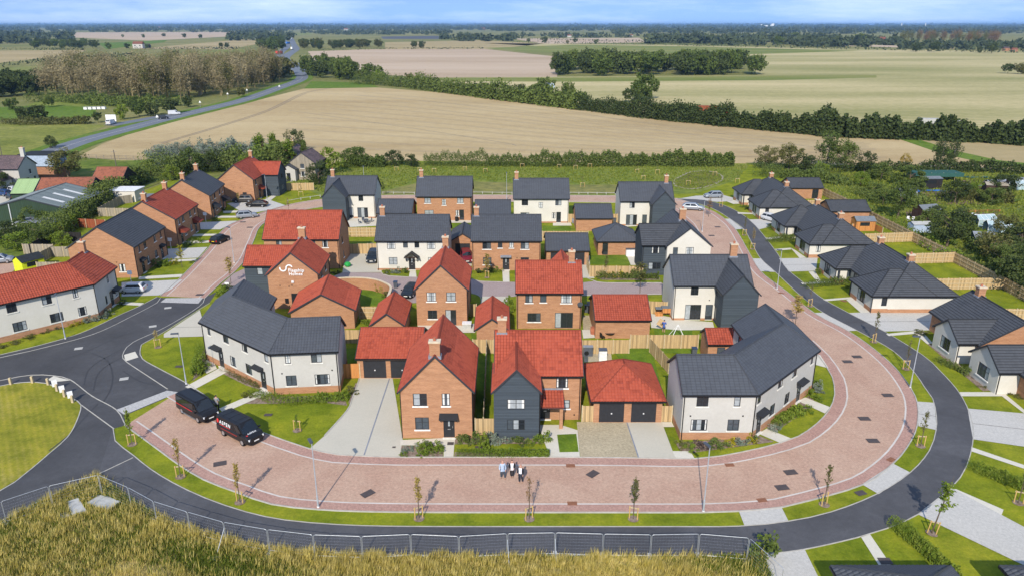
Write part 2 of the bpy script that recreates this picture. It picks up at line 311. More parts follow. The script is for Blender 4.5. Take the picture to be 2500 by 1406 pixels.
def smooth_line(pts, step=2.0, closed=False):
    """Catmull-Rom through 2D points"""
    P = [Vector(p) for p in pts]; n = len(P); out = []
    for i in range(n if closed else n - 1):
        p0 = P[(i - 1) % n] if closed or i > 0 else P[0] * 2 - P[1]; p1 = P[i]; p2 = P[(i + 1) % n]
        p3 = P[(i + 2) % n] if closed or i + 2 < n else P[-1] * 2 - P[-2]
        k = max(1, int((p2 - p1).length / step))
        for j in range(k):
            t = j / k; out.append(.5 * (2 * p1 + (p2 - p0) * t + (2 * p0 - 5 * p1 + 4 * p2 - p3) * t * t + (3 * p1 - p0 - 3 * p2 + p3) * t ** 3))
    if not closed: out.append(P[-1])
    return [(v.x, v.y) for v in out]
def normals(pts):
    res = []
    for i in range(len(pts)):
        a = Vector(pts[max(0, i - 1)]); b = Vector(pts[min(len(pts) - 1, i + 1)]); d = (b - a).normalized(); res.append(Vector((d.y, -d.x)))
    return res
def offset(pts, d):
    """positive d: to the right of the direction of travel"""
    return [(p[0] + n.x * d, p[1] + n.y * d) for p, n in zip(pts, normals(pts))]
def strip(name, A, B, z, mat, kind='structure', **tg):
    mb = MB()
    mb.face([(*p, z) for p in A] + [(*p, z) for p in reversed(B)], [tuple(p) for p in A] + [tuple(p) for p in reversed(B)])
    return mb.build(name, mat, kind=kind, **tg)
def ribbon(name, pts, w, z, mat, h=0.0, kind='structure', parent=None):
    A, B = offset(pts, -w / 2), offset(pts, w / 2); mb = MB()
    for i in range(len(pts) - 1):
        a, b, c, d = A[i], A[i + 1], B[i + 1], B[i]
        mb.face([(*d, z), (*c, z), (*b, z), (*a, z)])
        if h:
            mb.face([(*a, z), (*b, z), (*b, z - h), (*a, z - h)]); mb.face([(*c, z), (*d, z), (*d, z - h), (*c, z - h)])
    return mb.build(name, mat, parent, kind=kind)
def poly(name, pts, z, mat, kind='structure', parent=None, **tg):
    mb = MB()
    if sum(pts[k][0] * pts[(k + 1) % len(pts)][1] - pts[(k + 1) % len(pts)][0] * pts[k][1] for k in range(len(pts))) < 0: pts = pts[::-1]
    mb.face([(*p, z) for p in pts], [tuple(p) for p in pts]); return mb.build(name, mat, parent, kind=kind, **tg)
def inside(P, poly_):
    """vectorised point in polygon"""
    x, y = P[:, 0], P[:, 1]; r = np.zeros(len(P), bool); n = len(poly_)
    for i in range(n):
        x0, y0 = poly_[i]; x1, y1 = poly_[(i + 1) % n]
        if y0 == y1: continue
        c = ((y0 > y) != (y1 > y)) & (x < (x1 - x0) * (y - y0) / (y1 - y0) + x0); r ^= c
    return r
def raw_mesh(name, V, nper, mats):
    """V: (n*nper, 3) vertices, consecutive nper form a face"""
    V = np.asarray(V, np.float32); n = len(V) // nper; me = bpy.data.meshes.new(name)
    me.vertices.add(len(V)); me.vertices.foreach_set('co', V.ravel()); me.loops.add(len(V)); me.loops.foreach_set('vertex_index', np.arange(len(V), dtype=np.int32))
    me.polygons.add(n); me.polygons.foreach_set('loop_start', np.arange(0, len(V), nper, dtype=np.int32)); me.polygons.foreach_set('loop_total', np.full(n, nper, np.int32))
    for m in ([mats] if isinstance(mats, str) else mats): me.materials.append(MATS[m])
    me.update(calc_edges=True); return me
def leaves(P, size, seed=0, tri=False, up=0.0):
    r = np.random.default_rng(seed); n = len(P); size = np.broadcast_to(size, (n,)) * r.uniform(.6, 1.35, n)
    a = r.normal(size=(n, 3)); a[:, 2] *= (1 - up); a /= np.linalg.norm(a, axis=1)[:, None]
    b = np.cross(a, r.normal(size=(n, 3))); b /= np.linalg.norm(b, axis=1)[:, None] + 1e-9
    a *= size[:, None] * .5; b *= size[:, None] * .36
    if tri: return np.stack([P - a - b, P - a + b, P + a], 1).reshape(-1, 3)
    return np.stack([P - a, P + b, P + a, P - b], 1).reshape(-1, 3)

def letter_mesh(txt, size, space=1.1, fat=.018, thick=.02):
    cu = bpy.data.curves.new('lettering', 'FONT'); cu.body = txt; cu.size = size; cu.extrude = thick; cu.space_character = space; cu.offset = size * fat
    o = bpy.data.objects.new('lettering', cu); COL.objects.link(o); me = bpy.data.meshes.new_from_object(o.evaluated_get(bpy.context.evaluated_depsgraph_get())); bpy.data.objects.remove(o); return me
LETTERS = {'Flagship': letter_mesh('Flagship', .62), 'Homes': letter_mesh('Homes', .60), 'side': letter_mesh('ASPEN', .50, 1.3, .012, .004), 'bonnet': letter_mesh('ASPEN', .26, 1.3, .012, .004)}
def put_letters(me, parent, O, e, up, mat):
    me = me.copy(); me.materials.clear(); me.materials.append(MATS[mat]); o = inst('lettering', me, parent); e = Vector(e).normalized(); up = Vector(up); up = (up - e * up.dot(e)).normalized()
    M4 = Matrix((e, up, e.cross(up))).transposed().to_4x4(); M4.translation = Vector(O); o.matrix_local = M4; return o
# ------------------------------------------------------------------ terrain and fields
poly('ground', [(-30000, -400), (30000, -400), (30000, 42000), (-30000, 42000)], -.10, 'countryside')
def fld(name, px, mat, z): return poly(name, GL(px), z, mat)
fld('field_stubble', [(188, 384), (250, 352), (330, 322), (400, 299), (480, 281), (560, 263), (650, 240), (742, 217), (920, 214), (1080, 227), (1250, 247), (1420, 268), (1600, 290), (1750, 307), (1900, 322), (2060, 336), (2180, 338), (2290, 358), (2420, 398), (2420, 425), (1850, 412), (840, 405), (680, 400), (300, 398)], 'field_tan', -0.050)
fld('grass_margin', [(742, 217), (760, 199), (905, 203), (925, 214)], 'pasture', -0.040)
fld('field_rough', [(2180, 336), (2320, 338), (2500, 352), (2700, 372), (2700, 440), (2420, 425), (2420, 398), (2290, 358)], 'field_straw', -0.035)
fld('grass_track', [(2190, 338), (2240, 340), (2330, 368), (2440, 392), (2560, 404), (2560, 416), (2430, 404), (2300, 376)], 'pasture', -0.025)
fld('field_olive_far', [(1050, 190), (1360, 188), (1850, 184), (1800, 122), (1400, 118), (1180, 106), (1600, 110), (2000, 119), (2900, 133), (2900, 380), (2500, 345), (2250, 322), (2000, 300), (1750, 285), (1500, 262), (1250, 232), (1090, 208)], 'field_olive', -0.075)
fld('field_green_strip', [(1060, 190), (1360, 190), (1850, 186), (2140, 184), (2140, 190), (1900, 196), (1400, 200), (1090, 199)], 'field_green', -0.065)
fld('field_green_back', [(1180, 118), (1400, 110), (1700, 114), (2100, 125), (2000, 128), (1800, 134), (1560, 130), (1300, 128)], 'field_green', -0.065)
fld('field_pink', [(752, 126), (900, 121), (1180, 120), (1370, 140), (1360, 188), (1050, 190), (930, 183), (830, 178), (762, 158)], 'field_pink', -0.068)
fld('field_far_band', [(940, 104), (1170, 99), (1330, 107), (1200, 121), (940, 121)], 'field_straw', -0.075)
fld('field_far_strip', [(1250, 95), (1560, 93), (1580, 104), (1330, 108)], 'field_pink', -0.077)
fld('field_left_olive', [(-400, 190), (0, 168), (150, 156), (330, 138), (560, 121), (620, 122), (560, 160), (300, 180), (0, 205), (-400, 240)], 'field_green', -0.068)
fld('field_left_straw', [(-400, 155), (0, 124), (210, 123), (190, 133), (0, 154), (-400, 190)], 'field_straw', -0.070)
fld('field_left_pale', [(330, 120), (640, 93), (640, 106), (560, 121)], 'field_straw', -0.072)
fld('field_left_green', [(240, 106), (410, 98), (400, 104), (260, 121)], 'pasture', -0.070)
fld('field_left_band', [(180, 80), (600, 78), (560, 90), (360, 100), (170, 92)], 'field_pink', -0.077)
fld('field_maize', [(-250, 345), (0, 300), (130, 302), (262, 306), (170, 345), (110, 372), (0, 385), (-250, 430)], 'maize', -0.050)
fld('paddock', [(-200, 300), (0, 262), (120, 258), (230, 262), (240, 285), (120, 292), (0, 294)], 'pasture', -0.052)
fld('scrub_field', [(60, 258), (140, 236), (440, 232), (430, 256), (240, 262)], 'meadow', -0.055)
fld('paddock_grass', [(180, 392), (330, 392), (420, 390), (420, 430), (300, 460), (180, 450)], 'pasture', -0.030)
for k, px in enumerate([[(1620, 88), (1760, 86), (1780, 90), (1640, 93)], [(1790, 100), (1960, 101), (1960, 106), (1800, 104)], [(2050, 108), (2330, 116), (2330, 120), (2060, 113)], [(2330, 104), (2500, 106), (2500, 113), (2340, 110)], [(1840, 95), (2010, 92), (2010, 96), (1850, 98)], [(700, 82), (760, 80), (760, 86), (700, 88)]]):
    fld('field_far_strip', px, ['field_pink', 'field_straw', 'field_pink', 'pasture', 'field_straw', 'field_green'][k], -0.077)
fld('solar_farm', [(930, 90), (1085, 88), (1080, 96), (935, 96)], 'asphalt_path', -0.062)
# tyre tracks of farm machines across the stubble
for px in ([(390, 350), (520, 312), (650, 270), (740, 228), (800, 216)], [(396, 351), (526, 313), (656, 271), (748, 228), (808, 216)], [(705, 270), (860, 292), (1050, 320), (1250, 352), (1260, 356)], [(1250, 248), (1500, 290), (1750, 325), (2000, 362), (2150, 385)], [(760, 225), (1000, 243), (1250, 272), (1550, 310), (1800, 345)]):
    ribbon('wheel_track', smooth_line(GL(px), 6), .6, -.040, 'track_dark' if px[0][0] < 400 else 'track')
_a, _b = GL([(900, 218), (1250, 252), (1600, 295), (1900, 330), (2120, 345)]), GL([(560, 372), (900, 382), (1300, 388), (1700, 390), (2150, 396)])
for k in range(1, 13):
    ln = smooth_line([(p[0] + (q[0] - p[0]) * k / 13 + rnd.uniform(-2, 2), p[1] + (q[1] - p[1]) * k / 13 + rnd.uniform(-2, 2)) for p, q in zip(_a, _b)], 8)
    for o_ in (-.9, .9): ribbon('wheel_track', offset(ln, o_), .4, -.042, 'track')
# ------------------------------------------------------------------ far roads
main = smooth_line(GL([(60, 405), (120, 374), (200, 345), (300, 318), (400, 292), (500, 268), (600, 243), (680, 215), (725, 199), (738, 188), (728, 174), (712, 162)]), 6)
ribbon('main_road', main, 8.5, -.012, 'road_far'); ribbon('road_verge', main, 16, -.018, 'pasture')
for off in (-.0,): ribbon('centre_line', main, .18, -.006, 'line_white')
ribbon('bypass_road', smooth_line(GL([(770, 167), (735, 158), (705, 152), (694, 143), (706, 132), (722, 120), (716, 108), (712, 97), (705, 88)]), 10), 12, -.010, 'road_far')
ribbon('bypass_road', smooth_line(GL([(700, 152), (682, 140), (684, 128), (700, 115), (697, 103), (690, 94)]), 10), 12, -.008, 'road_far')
poly('junction', GL([(705, 164), (735, 158), (752, 176), (742, 190), (722, 186)]), -.004, 'road_far')
ribbon('lay_by', smooth_line(GL([(268, 307), (330, 296), (395, 284), (420, 281)]), 5), 6, -.011, 'road_far')
TALL = [(-300, 1420), (0, 1275), (120, 1214), (240, 1160), (284, 1193), (345, 1235), (430, 1275), (540, 1311), (680, 1338), (850, 1352), (1050, 1357), (1400, 1358), (1700, 1358), (1862, 1353), (1895, 1440), (1400, 1480), (-300, 1500)]
# ------------------------------------------------------------------ estate grounds
poly('lawn', GL([(-150, 720), (0, 668), (110, 620), (180, 560), (330, 475), (420, 440), (560, 445), (700, 430), (840, 392), (1830, 400), (1900, 425), (2010, 452), (2060, 480), (2160, 540), (2330, 640), (2500, 735), (2900, 900), (2900, 1480), (-300, 1480)]), 0, 'lawn')
poly('meadow', GL([(690, 442), (840, 394), (1830, 402), (1800, 440), (1700, 473), (1500, 478), (1155, 478), (940, 477), (790, 480)]), .012, 'meadow')
poly('mown_meadow', GL([(925, 470), (1020, 447), (1160, 444), (1400, 452), (1520, 452), (1500, 474), (1155, 474), (930, 474)]), .020, 'meadow_mown')
poly('allotment_ground', GL([(1820, 398), (2420, 412), (2900, 480), (2900, 905), (2500, 738), (2330, 642), (2160, 542), (2060, 482), (2010, 454), (1900, 424)]), .006, 'allotment')
poly('yard_ground', GL([(-300, 500), (0, 430), (190, 384), (330, 395), (560, 400), (690, 420), (560, 440), (420, 436), (330, 470), (180, 555), (110, 615), (0, 664), (-300, 760)]), -.004, 'allotment')
poly('yard', GL([(-200, 520), (0, 455), (60, 452), (60, 470), (0, 500), (-200, 560)]), .0, 'concrete')
poly('neighbour_drive', GL([(-200, 690), (0, 632), (70, 628), (40, 655), (0, 690), (-200, 760)]), .008, 'block_red')
# ring road
out_f = smooth_line(GL([(306, 1038), (337, 1060), (393, 1101), (438, 1134), (498, 1170), (576, 1200), (664, 1230), (779, 1243), (920, 1248.5), (1150, 1250), (1400, 1250), (1718, 1250), (1804, 1247), (1910, 1237), (1980, 1220), (2106, 1182), (2178, 1132), (2212, 1093), (2233, 1055), (2240, 1020), (2238, 984), (2223, 949), (2185, 899), (2131, 851), (2069, 808), (1988, 765), (1918, 711), (1880, 684), (1855, 662), (1836, 632), (1795, 561), (1768, 535), (1740, 517), (1700, 500)]), 1.5)
in_vis = smooth_line(GL([(434, 958), (470, 978), (520, 1004), (580, 1034), (642, 1057), (700, 1078), (754, 1096), (824, 1111), (900, 1115), (974, 1117), (1150, 1117), (1342, 1117), (1500, 1118), (1646, 1120.5), (1698, 1120.5), (1760, 1114), (1804, 1106), (1860, 1094), (1905, 1082), (1950, 1066), (1995, 1035), (2026, 1000), (2039, 963), (2033, 921), (2017, 893), (1999, 868), (1976, 845), (1946, 818)]), 1.5)
k0 = next(i for i, p in enumerate(out_f) if p[1] > G(0, 800)[1] and p[0] > 30)
in_f = in_vis + offset(out_f, -8.3)[k0 + 2:]
strip('road', out_f, in_f, .02, 'block_red')
left_l = smooth_line(GL([(392, 723), (442, 678), (480, 639), (511, 605), (534, 574), (557, 552), (584, 540), (620, 527), (655, 515), (696, 503), (740, 494), (790, 487), (860, 481), (940, 478), (1155, 477), (1400, 478), (1560, 480), (1640, 484), (1700, 500)]), 1.5)
left_r = smooth_line(GL([(500, 728), (540, 690), (571, 665), (597, 635), (612, 603), (622, 580), (630, 560), (648, 543), (690, 524), (740, 513), (800, 504), (870, 497), (950, 494), (1155, 493), (1400, 494), (1560, 497), (1620, 502), (1660, 520)]), 1.5)
strip('road', left_l, left_r, .021, 'block_red')
# darker block borders with white channel lines, kerbs at the edges
def edge(pts, side, wb=1.0, kerb=True, line=True):
    strip('block_border', pts, offset(pts, side * wb), .026, 'block_border')
    if line: ribbon('channel_line', offset(pts, side * (wb + .09)), .16, .030, 'line_white')
    if kerb: ribbon('kerb', offset(pts, -side * .05), .10, .085, 'kerb', .1)
edge(out_f, -1); edge(in_f[:len(in_vis) - 1], 1, 1.1); edge(in_f[len(in_vis) + 1:], 1, 1.1, False)
edge(left_l, 1, .8); edge(left_r, -1, .8)
# outer footpath of dark asphalt
path_in = smooth_line(GL([(275, 1046), (280, 1076), (325, 1112), (365, 1144), (420, 1178), (500, 1216), (600, 1250), (696, 1270), (824, 1281), (952, 1285), (1150, 1286), (1400, 1286), (1640, 1286), (1804, 1285), (1924, 1273), (2030, 1250), (2140, 1207), (2224, 1153), (2270, 1100), (2286, 1052), (2287, 1015), (2278, 973), (2256, 942), (2234, 910), (2181, 856), (2092, 806), (2010, 763), (1960, 726), (1930, 699), (1894, 665), (1857, 631), (1834, 590), (1816, 560), (1781, 534), (1745, 512), (1700, 497), (1650, 490)]), 1.5)
path_out = smooth_line(GL([(240, 1158), (284, 1190), (345, 1232), (430, 1272), (540, 1308), (680, 1335), (850, 1349), (1050, 1354), (1400, 1355), (1700, 1355), (1866, 1350), (1962, 1340), (2092, 1311), (2164, 1289), (2241, 1254), (2322, 1189), (2357, 1140), (2373, 1083), (2374, 1038), (2359, 991), (2334, 949), (2291, 902), (2252, 867), (2160, 810), (2071, 764), (2003, 726), (1960, 690), (1918, 654), (1896, 618), (1852, 561), (1825, 534), (1786, 510), (1745, 495), (1705, 488), (1650, 485)]), 1.5)
strip('footpath', path_in, path_out, .024, 'asphalt_path')
ribbon('kerb', offset(path_in, -.04), .08, .05, 'kerb', .06); ribbon('kerb', offset(path_out, .04), .08, .05, 'kerb', .06)
# junction of asphalt road and footways
poly('asphalt_road', GL([(-300, 960), (-300, 945), (0, 880), (100, 858), (230, 816), (326, 770), (384, 739), (398, 727), (498, 727), (530, 712), (512, 738), (487, 753), (405, 806), (345, 840), (343, 856), (348, 876), (395, 903), (448, 931), (500, 964), (540, 990), (436, 958), (304, 1014), (306, 1038), (275, 1046), (280, 1076), (325, 1112), (240, 1158), (120, 1212), (0, 1273), (-300, 1420), (-300, 1330), (0, 1197), (60, 1158), (124, 1104), (165, 1067), (187, 1029), (198, 988), (176, 972), (150, 953), (116, 936), (82, 932), (30, 936), (0, 942)]), .016, 'asphalt')
poly('footway', GL([(-300, 935), (0, 866), (96, 843), (200, 812), (299, 766), (342, 747), (384, 725), (398, 727), (384, 739), (326, 770), (230, 816), (100, 858), (0, 880), (-300, 948)]), .022, 'asphalt')
poly('sett_strip', GL([(284, 1000), (408, 953), (436, 957), (304, 1012)]), .027, 'setts'); poly('sett_strip', GL([(392, 738), (405, 728), (496, 727), (484, 741)]), .027, 'setts')
for px in ([(-300, 941), (0, 873), (100, 850.5), (230, 815), (326, 770), (384, 739), (392, 728)], [(0, 942), (30, 936), (82, 932), (116, 936), (150, 953), (176, 972), (198, 988), (187, 1029), (165, 1067), (124, 1104), (60, 1158), (0, 1198), (-200, 1290)], [(-200, 975), (0, 929), (75, 915.5), (131, 917), (172, 927), (224, 966), (284, 1000), (306, 1037)], [(500, 728), (487, 748), (407, 797), (326, 835), (303, 858), (300, 874), (310, 884), (366, 921), (410, 950)],
           [(512, 740), (405, 808), (345, 842), (342, 856), (348, 876), (395, 903), (448, 931), (500, 964)], [(0, 866), (96, 843), (200, 812), (299, 766), (342, 747), (384, 725)], [(198, 988), (279, 1047)], [(0, 1273), (120, 1212), (240, 1158)], [(243, 1156), (325, 1117)]):
    ribbon('kerb', smooth_line(GL(px), 1.0), .09, .055, 'kerb', .05)
for px in ([(205, 940), (215, 905), (245, 880), (300, 850)], [(228, 955), (238, 915), (265, 890), (320, 862)], [(250, 985), (270, 950), (275, 915), (262, 880), (225, 862)], [(60, 905), (150, 880), (240, 845), (330, 800)], [(120, 1100), (170, 1060), (215, 1010), (240, 985)], [(300, 905), (340, 930), (380, 940)]): ribbon('tyre_mark', smooth_line(GL(px), .8), .16, .0205, 'tyre_mark')
poly('mown_lawn', smooth_line(GL([(-200, 985), (0, 943), (30, 937), (82, 933), (116, 937), (150, 954), (176, 973), (196, 990), (186, 1029), (164, 1066), (122, 1104), (60, 1156), (0, 1195), (-200, 1290)]), 1.0), .02, 'lawn_mown')
poly('crossing_slab', GL([(115, 927), (131, 918), (172, 928), (135, 932)]), .032, 'slab'); poly('crossing_slab', GL([(303, 866), (330, 858), (338, 872), (306, 882)]), .032, 'slab')
# drives and paths
PV = [('concrete', [(879, 922), (958, 920), (983, 1072), (976, 1115), (887, 1112), (824, 1110), (756, 1095), (792, 1064), (847, 1002), (860, 973), (872, 940)]),
 ('slab', [(977, 1074), (1112, 1068), (1109, 1086), (1107, 1116), (1083, 1116), (1084, 1087), (977, 1087)]),
 ('slab', [(1314, 1037), (1368, 1037), (1410, 1050), (1416, 1117), (1343, 1117)]), ('gravel_tan', [(1408, 1030), (1530, 1029), (1558, 1117), (1417, 1117)]), ('concrete', [(1531, 1029), (1615, 1029), (1649, 1119), (1560, 1118)]),
 ('slab', [(1640, 1101), (1685, 1101), (1696, 1119), (1650, 1119)]), ('slab', [(1612, 1030), (1640, 1030), (1646, 1042), (1618, 1042)]),
 ('slab', [(1850, 1058), (1872, 1046), (1931, 1070), (1907, 1082)]), ('slab', [(1947, 978), (1966, 970), (2027, 994), (2014, 1009)]), ('slab', [(1985, 868), (2002, 866), (2023, 899), (1990, 890)]),
 ('slab', [(452, 944), (545, 893), (562, 904), (470, 953)]), ('slab', [(535, 997), (640, 952), (655, 960), (545, 1008)]), ('slab', [(615, 960), (655, 945), (672, 955), (632, 972)]),
 ('slab', [(487, 895), (515, 870), (530, 900), (505, 912)]), ('concrete', [(400, 815), (488, 757), (500, 800), (497, 821), (400, 824)]),
 ('block_pale', [(1804, 1248), (1908, 1238), (1925, 1272), (1818, 1284)]), ('block_pale', [(2104, 1182), (2181, 1132), (2222, 1153), (2145, 1206)]), ('block_pale', [(2240, 980), (2281, 983), (2287, 1050), (2242, 1040)]),
 ('block_pale', [(1986, 764), (2009, 763), (2092, 807), (2070, 808)]), ('block_pale', [(1837, 632), (1857, 632), (1892, 665), (1857, 663)]), ('block_pale', [(1768, 535), (1782, 535), (1815, 560), (1796, 561)]),
 ('block_pale', [(2071, 764), (2330, 752), (2300, 790), (2275, 806), (2160, 809)]), ('block_pale', [(1902, 632), (1996, 630), (1992, 662), (1926, 664)]), ('block_pale', [(1828, 537), (1884, 535), (1889, 552), (1854, 561)]),
 ('block_pale', [(1657, 486), (1700, 479), (1765, 477), (1790, 484), (1788, 492), (1750, 494), (1708, 488)]),
 ('slab', [(1955, 691), (2036, 686), (2039, 690), (1960, 695)]), ('slab', [(1974, 664), (1990, 663), (2004, 686), (1994, 688)]), ('slab', [(2009, 731), (2083, 725), (2088, 729), (2016, 735)]), ('slab', [(2066, 732), (2082, 727), (2126, 763), (2102, 764)]),
 ('slab', [(1870, 582), (1912, 577), (1916, 582), (1876, 586)]), ('slab', [(1892, 609), (1930, 606), (1932, 610), (1896, 613)]), ('slab', [(1930, 606), (1942, 612), (1968, 630), (1952, 631)]), ('slab', [(1800, 519), (1840, 521), (1838, 524), (1802, 523)]), ('slab', [(1760, 487), (1785, 487), (1815, 498), (1790, 499)]),
 ('slab', [(2342, 957), (2448, 957), (2500, 1000), (2500, 1009), (2446, 967), (2348, 967)]), ('slab', [(2163, 815), (2252, 806), (2262, 812), (2170, 820)]), ('slab', [(2228, 810), (2250, 808), (2278, 838), (2264, 840)]),
 ('block_pale', [(2362, 997), (2500, 1009), (2700, 1025), (2700, 1120), (2500, 1090), (2375, 1072)]), ('slab', [(2371, 1091), (2500, 1135), (2500, 1144), (2370, 1101)]),
 ('block_pale', [(2240, 1255), (2322, 1190), (2447, 1258), (2560, 1318), (2560, 1406), (2500, 1380)]), ('slab', [(2323, 1189), (2450, 1244), (2443, 1262), (2316, 1196)]), ('slab', [(2102, 1311), (2124, 1304), (2186, 1395), (2155, 1395)]), ('block_pale', [(1864, 1352), (1965, 1342), (2006, 1425), (1888, 1425)]),
 ('block_pale', [(297, 690), (446, 683), (420, 706), (388, 721), (297, 724)]), ('slab', [(340, 676), (446, 670), (441, 677), (338, 683)]), ('slab', [(296, 737), (352, 740), (342, 746), (285, 743)]), ('block_pale', [(396, 609), (507, 604), (484, 630), (398, 634)]), ('block_pale', [(482, 544), (580, 540), (538, 561), (490, 561)]),
 ('slab', [(408, 636), (480, 632), (478, 637), (408, 641)]), ('slab', [(452, 590), (520, 588), (517, 593), (452, 596)]), ('slab', [(470, 572), (534, 572), (532, 576), (470, 578)]), ('slab', [(530, 528), (590, 528), (586, 532), (530, 533)]), ('slab', [(545, 516), (610, 514), (604, 519), (545, 521)]),
 ('block_pale', [(555, 498), (600, 488), (655, 488), (696, 502), (655, 514), (600, 524)]), ('slab', [(640, 492), (664, 478), (674, 480), (654, 496)]),
 ('concrete', [(843, 620), (922, 606), (932, 665), (836, 666)]), ('slab', [(836, 532), (922, 528), (924, 552), (840, 556)]),
 ('block_lane', [(806, 678), (836, 666), (932, 666), (950, 674), (1018, 677), (1150, 682), (1170, 687), (1257, 689), (1425, 690), (1452, 687), (1484, 691), (1700, 692), (1700, 718), (1426, 722), (1290, 720), (1238, 726), (1176, 726), (1150, 714), (1012, 740), (960, 735), (953, 704), (935, 690), (900, 681), (840, 679)]),
 ('concrete', [(1178, 724), (1240, 724), (1240, 770), (1172, 770)]), ('slab', [(1226, 655), (1243, 655), (1244, 689), (1228, 689)]), ('slab', [(1001, 662), (1015, 662), (1017, 677), (998, 677)]), ('concrete', [(1420, 630), (1440, 625), (1440, 660), (1452, 680), (1422, 679)]),
 ('concrete', [(1110, 605), (1150, 600), (1152, 650), (1115, 650)]), ('slab', [(1020, 792), (1160, 790), (1160, 812), (1100, 812), (1020, 806)]), ('gravel_tan', [(1422, 770), (1446, 770), (1452, 805), (1424, 805)]), ('slab', [(1421, 805), (1452, 805), (1456, 824), (1424, 826)]), ('gravel_tan', [(1424, 850), (1490, 845), (1494, 880), (1426, 884)]),
 ('slab', [(1586, 765), (1680, 782), (1740, 786), (1745, 805), (1660, 806), (1590, 800)]), ('slab', [(1530, 625), (1562, 625), (1562, 648), (1540, 648)]), ('slab', [(1350, 541), (1392, 541), (1396, 552), (1350, 552)]), ('slab', [(1100, 537), (1152, 537), (1152, 545), (1100, 545)]), ('slab', [(1508, 545), (1565, 540), (1570, 552), (1510, 556)]),
 ('block_lane', [(571, 668), (600, 655), (612, 660), (640, 700), (560, 712), (540, 695)])]
for q, (m, px) in enumerate(PV): poly({'concrete': 'driveway', 'gravel_tan': 'gravel_drive', 'block_pale': 'driveway', 'slab': 'path', 'block_lane': 'lane'}[m], GL(px), .034 + .0012 * (q % 5), m)
poly('lawn_patch', GL([(1360, 1061), (1407, 1059), (1413, 1103), (1366, 1104)]), .048, 'lawn_fresh')
for px in ([(951, 924), (889, 1111)], [(1530, 1030), (1559, 1117)]): ribbon('drain_channel', GL(px), .12, .046, 'lead')
for px in ([(2290, 1017), (2242, 1010)], [(2376, 1034), (2500, 1048)], [(2058, 786), (2270, 784)], [(1912, 648), (1990, 646)], [(400, 800), (492, 798)]): ribbon('joint_line', GL(px), .06, .046, 'manhole')
for px in ([(1150, 716), (1167, 720), (1175, 730), (1174, 745)], [(1238, 746), (1232, 735), (1240, 726), (1256, 722)], [(1425, 676), (1440, 682), (1455, 688), (1484, 691), (1615, 691)], [(1152, 682), (1170, 687), (1228, 689)], [(930, 665), (935, 671), (950, 674), (998, 677)], [(1418, 722), (1615, 718)], [(792, 1064), (847, 1002), (860, 973), (872, 940), (878, 922)]): ribbon('kerb', smooth_line(GL(px), .8), .12, .075, 'kerb', .06)
for px in ([(838, 596), (905, 590), (905, 612), (845, 618)], [(1325, 552), (1392, 551), (1395, 566), (1325, 566)], [(1104, 546), (1150, 546), (1150, 556), (1104, 558)], [(1440, 625), (1530, 622), (1540, 648), (1440, 646)], [(880, 706), (945, 706), (938, 745), (876, 745)], [(1490, 850), (1590, 850), (1625, 980), (1600, 980)], [(1612, 850), (1700, 848), (1700, 862), (1620, 862)], [(1590, 770), (1690, 790), (1690, 822), (1600, 822)], [(840, 850), (880, 850), (880, 885), (842, 885)], [(1150, 812), (1195, 830), (1195, 1020), (1165, 1020)]):
    poly('back_lawn', GL(px), .03, 'lawn_fresh')
for px in ([(2265, 648), (2330, 645), (2400, 690), (2325, 690)], [(2200, 590), (2250, 587), (2300, 618), (2240, 620)], [(2335, 706), (2400, 704), (2500, 760), (2420, 770)]): poly('back_lawn', GL(px), .02, 'lawn')
poly('tall_grass_ground', GL(TALL), .012, 'soil_grass')
# planting beds
for px in ([(976, 1088), (1082, 1088), (1081, 1116), (976, 1116)], [(1110, 1062), (1150, 1064), (1210, 1068), (1312, 1070), (1340, 1062), (1340, 1082), (1110, 1084)], [(1110, 1103), (1342, 1103), (1342, 1116), (1109, 1116)], [(538, 893), (655, 945), (650, 956), (600, 940), (530, 905)], [(500, 850), (512, 880), (500, 905), (470, 930), (478, 900), (488, 870)], [(590, 985), (655, 956), (670, 968), (838, 964), (848, 990), (760, 978), (680, 985)], [(1650, 1082), (1850, 1062), (1890, 1078), (1800, 1090), (1665, 1108)], [(1870, 1040), (1975, 965), (1995, 985), (1890, 1055)],
           [(2262, 838), (2280, 842), (2366, 908), (2432, 952), (2400, 955), (2340, 905)], [(2380, 900), (2420, 930), (2432, 952), (2370, 920)], [(878, 935), (870, 975), (850, 985), (868, 935)], [(1452, 676), (1610, 676), (1612, 684), (1470, 684)]): poly('planting_bed', GL(px), .022, 'bark')
poly('pond_bowl', smooth_line(GL([(1645, 440), (1690, 420), (1740, 420), (1765, 435), (1740, 452), (1690, 462), (1650, 455)]), 2, True), .024, 'rough_grass')
ribbon('pond_kerb', smooth_line(GL([(1645, 440), (1690, 420), (1740, 420), (1765, 435), (1740, 452), (1690, 462), (1650, 455), (1645, 440)]), 2), .5, .06, 'bark_pale', .05)
for px in ([(2200, 460), (2330, 470), (2400, 500), (2300, 500)], [(2330, 440), (2420, 445), (2440, 470), (2360, 468)], [(2230, 490), (2260, 480), (2280, 510), (2250, 520)], [(2210, 515), (2260, 512), (2262, 530), (2215, 530)], [(2380, 520), (2450, 520), (2460, 540), (2390, 540)], [(2150, 470), (2200, 470), (2210, 480), (2160, 480)]): poly('vegetable_plot', GL(px), .03, 'soil')
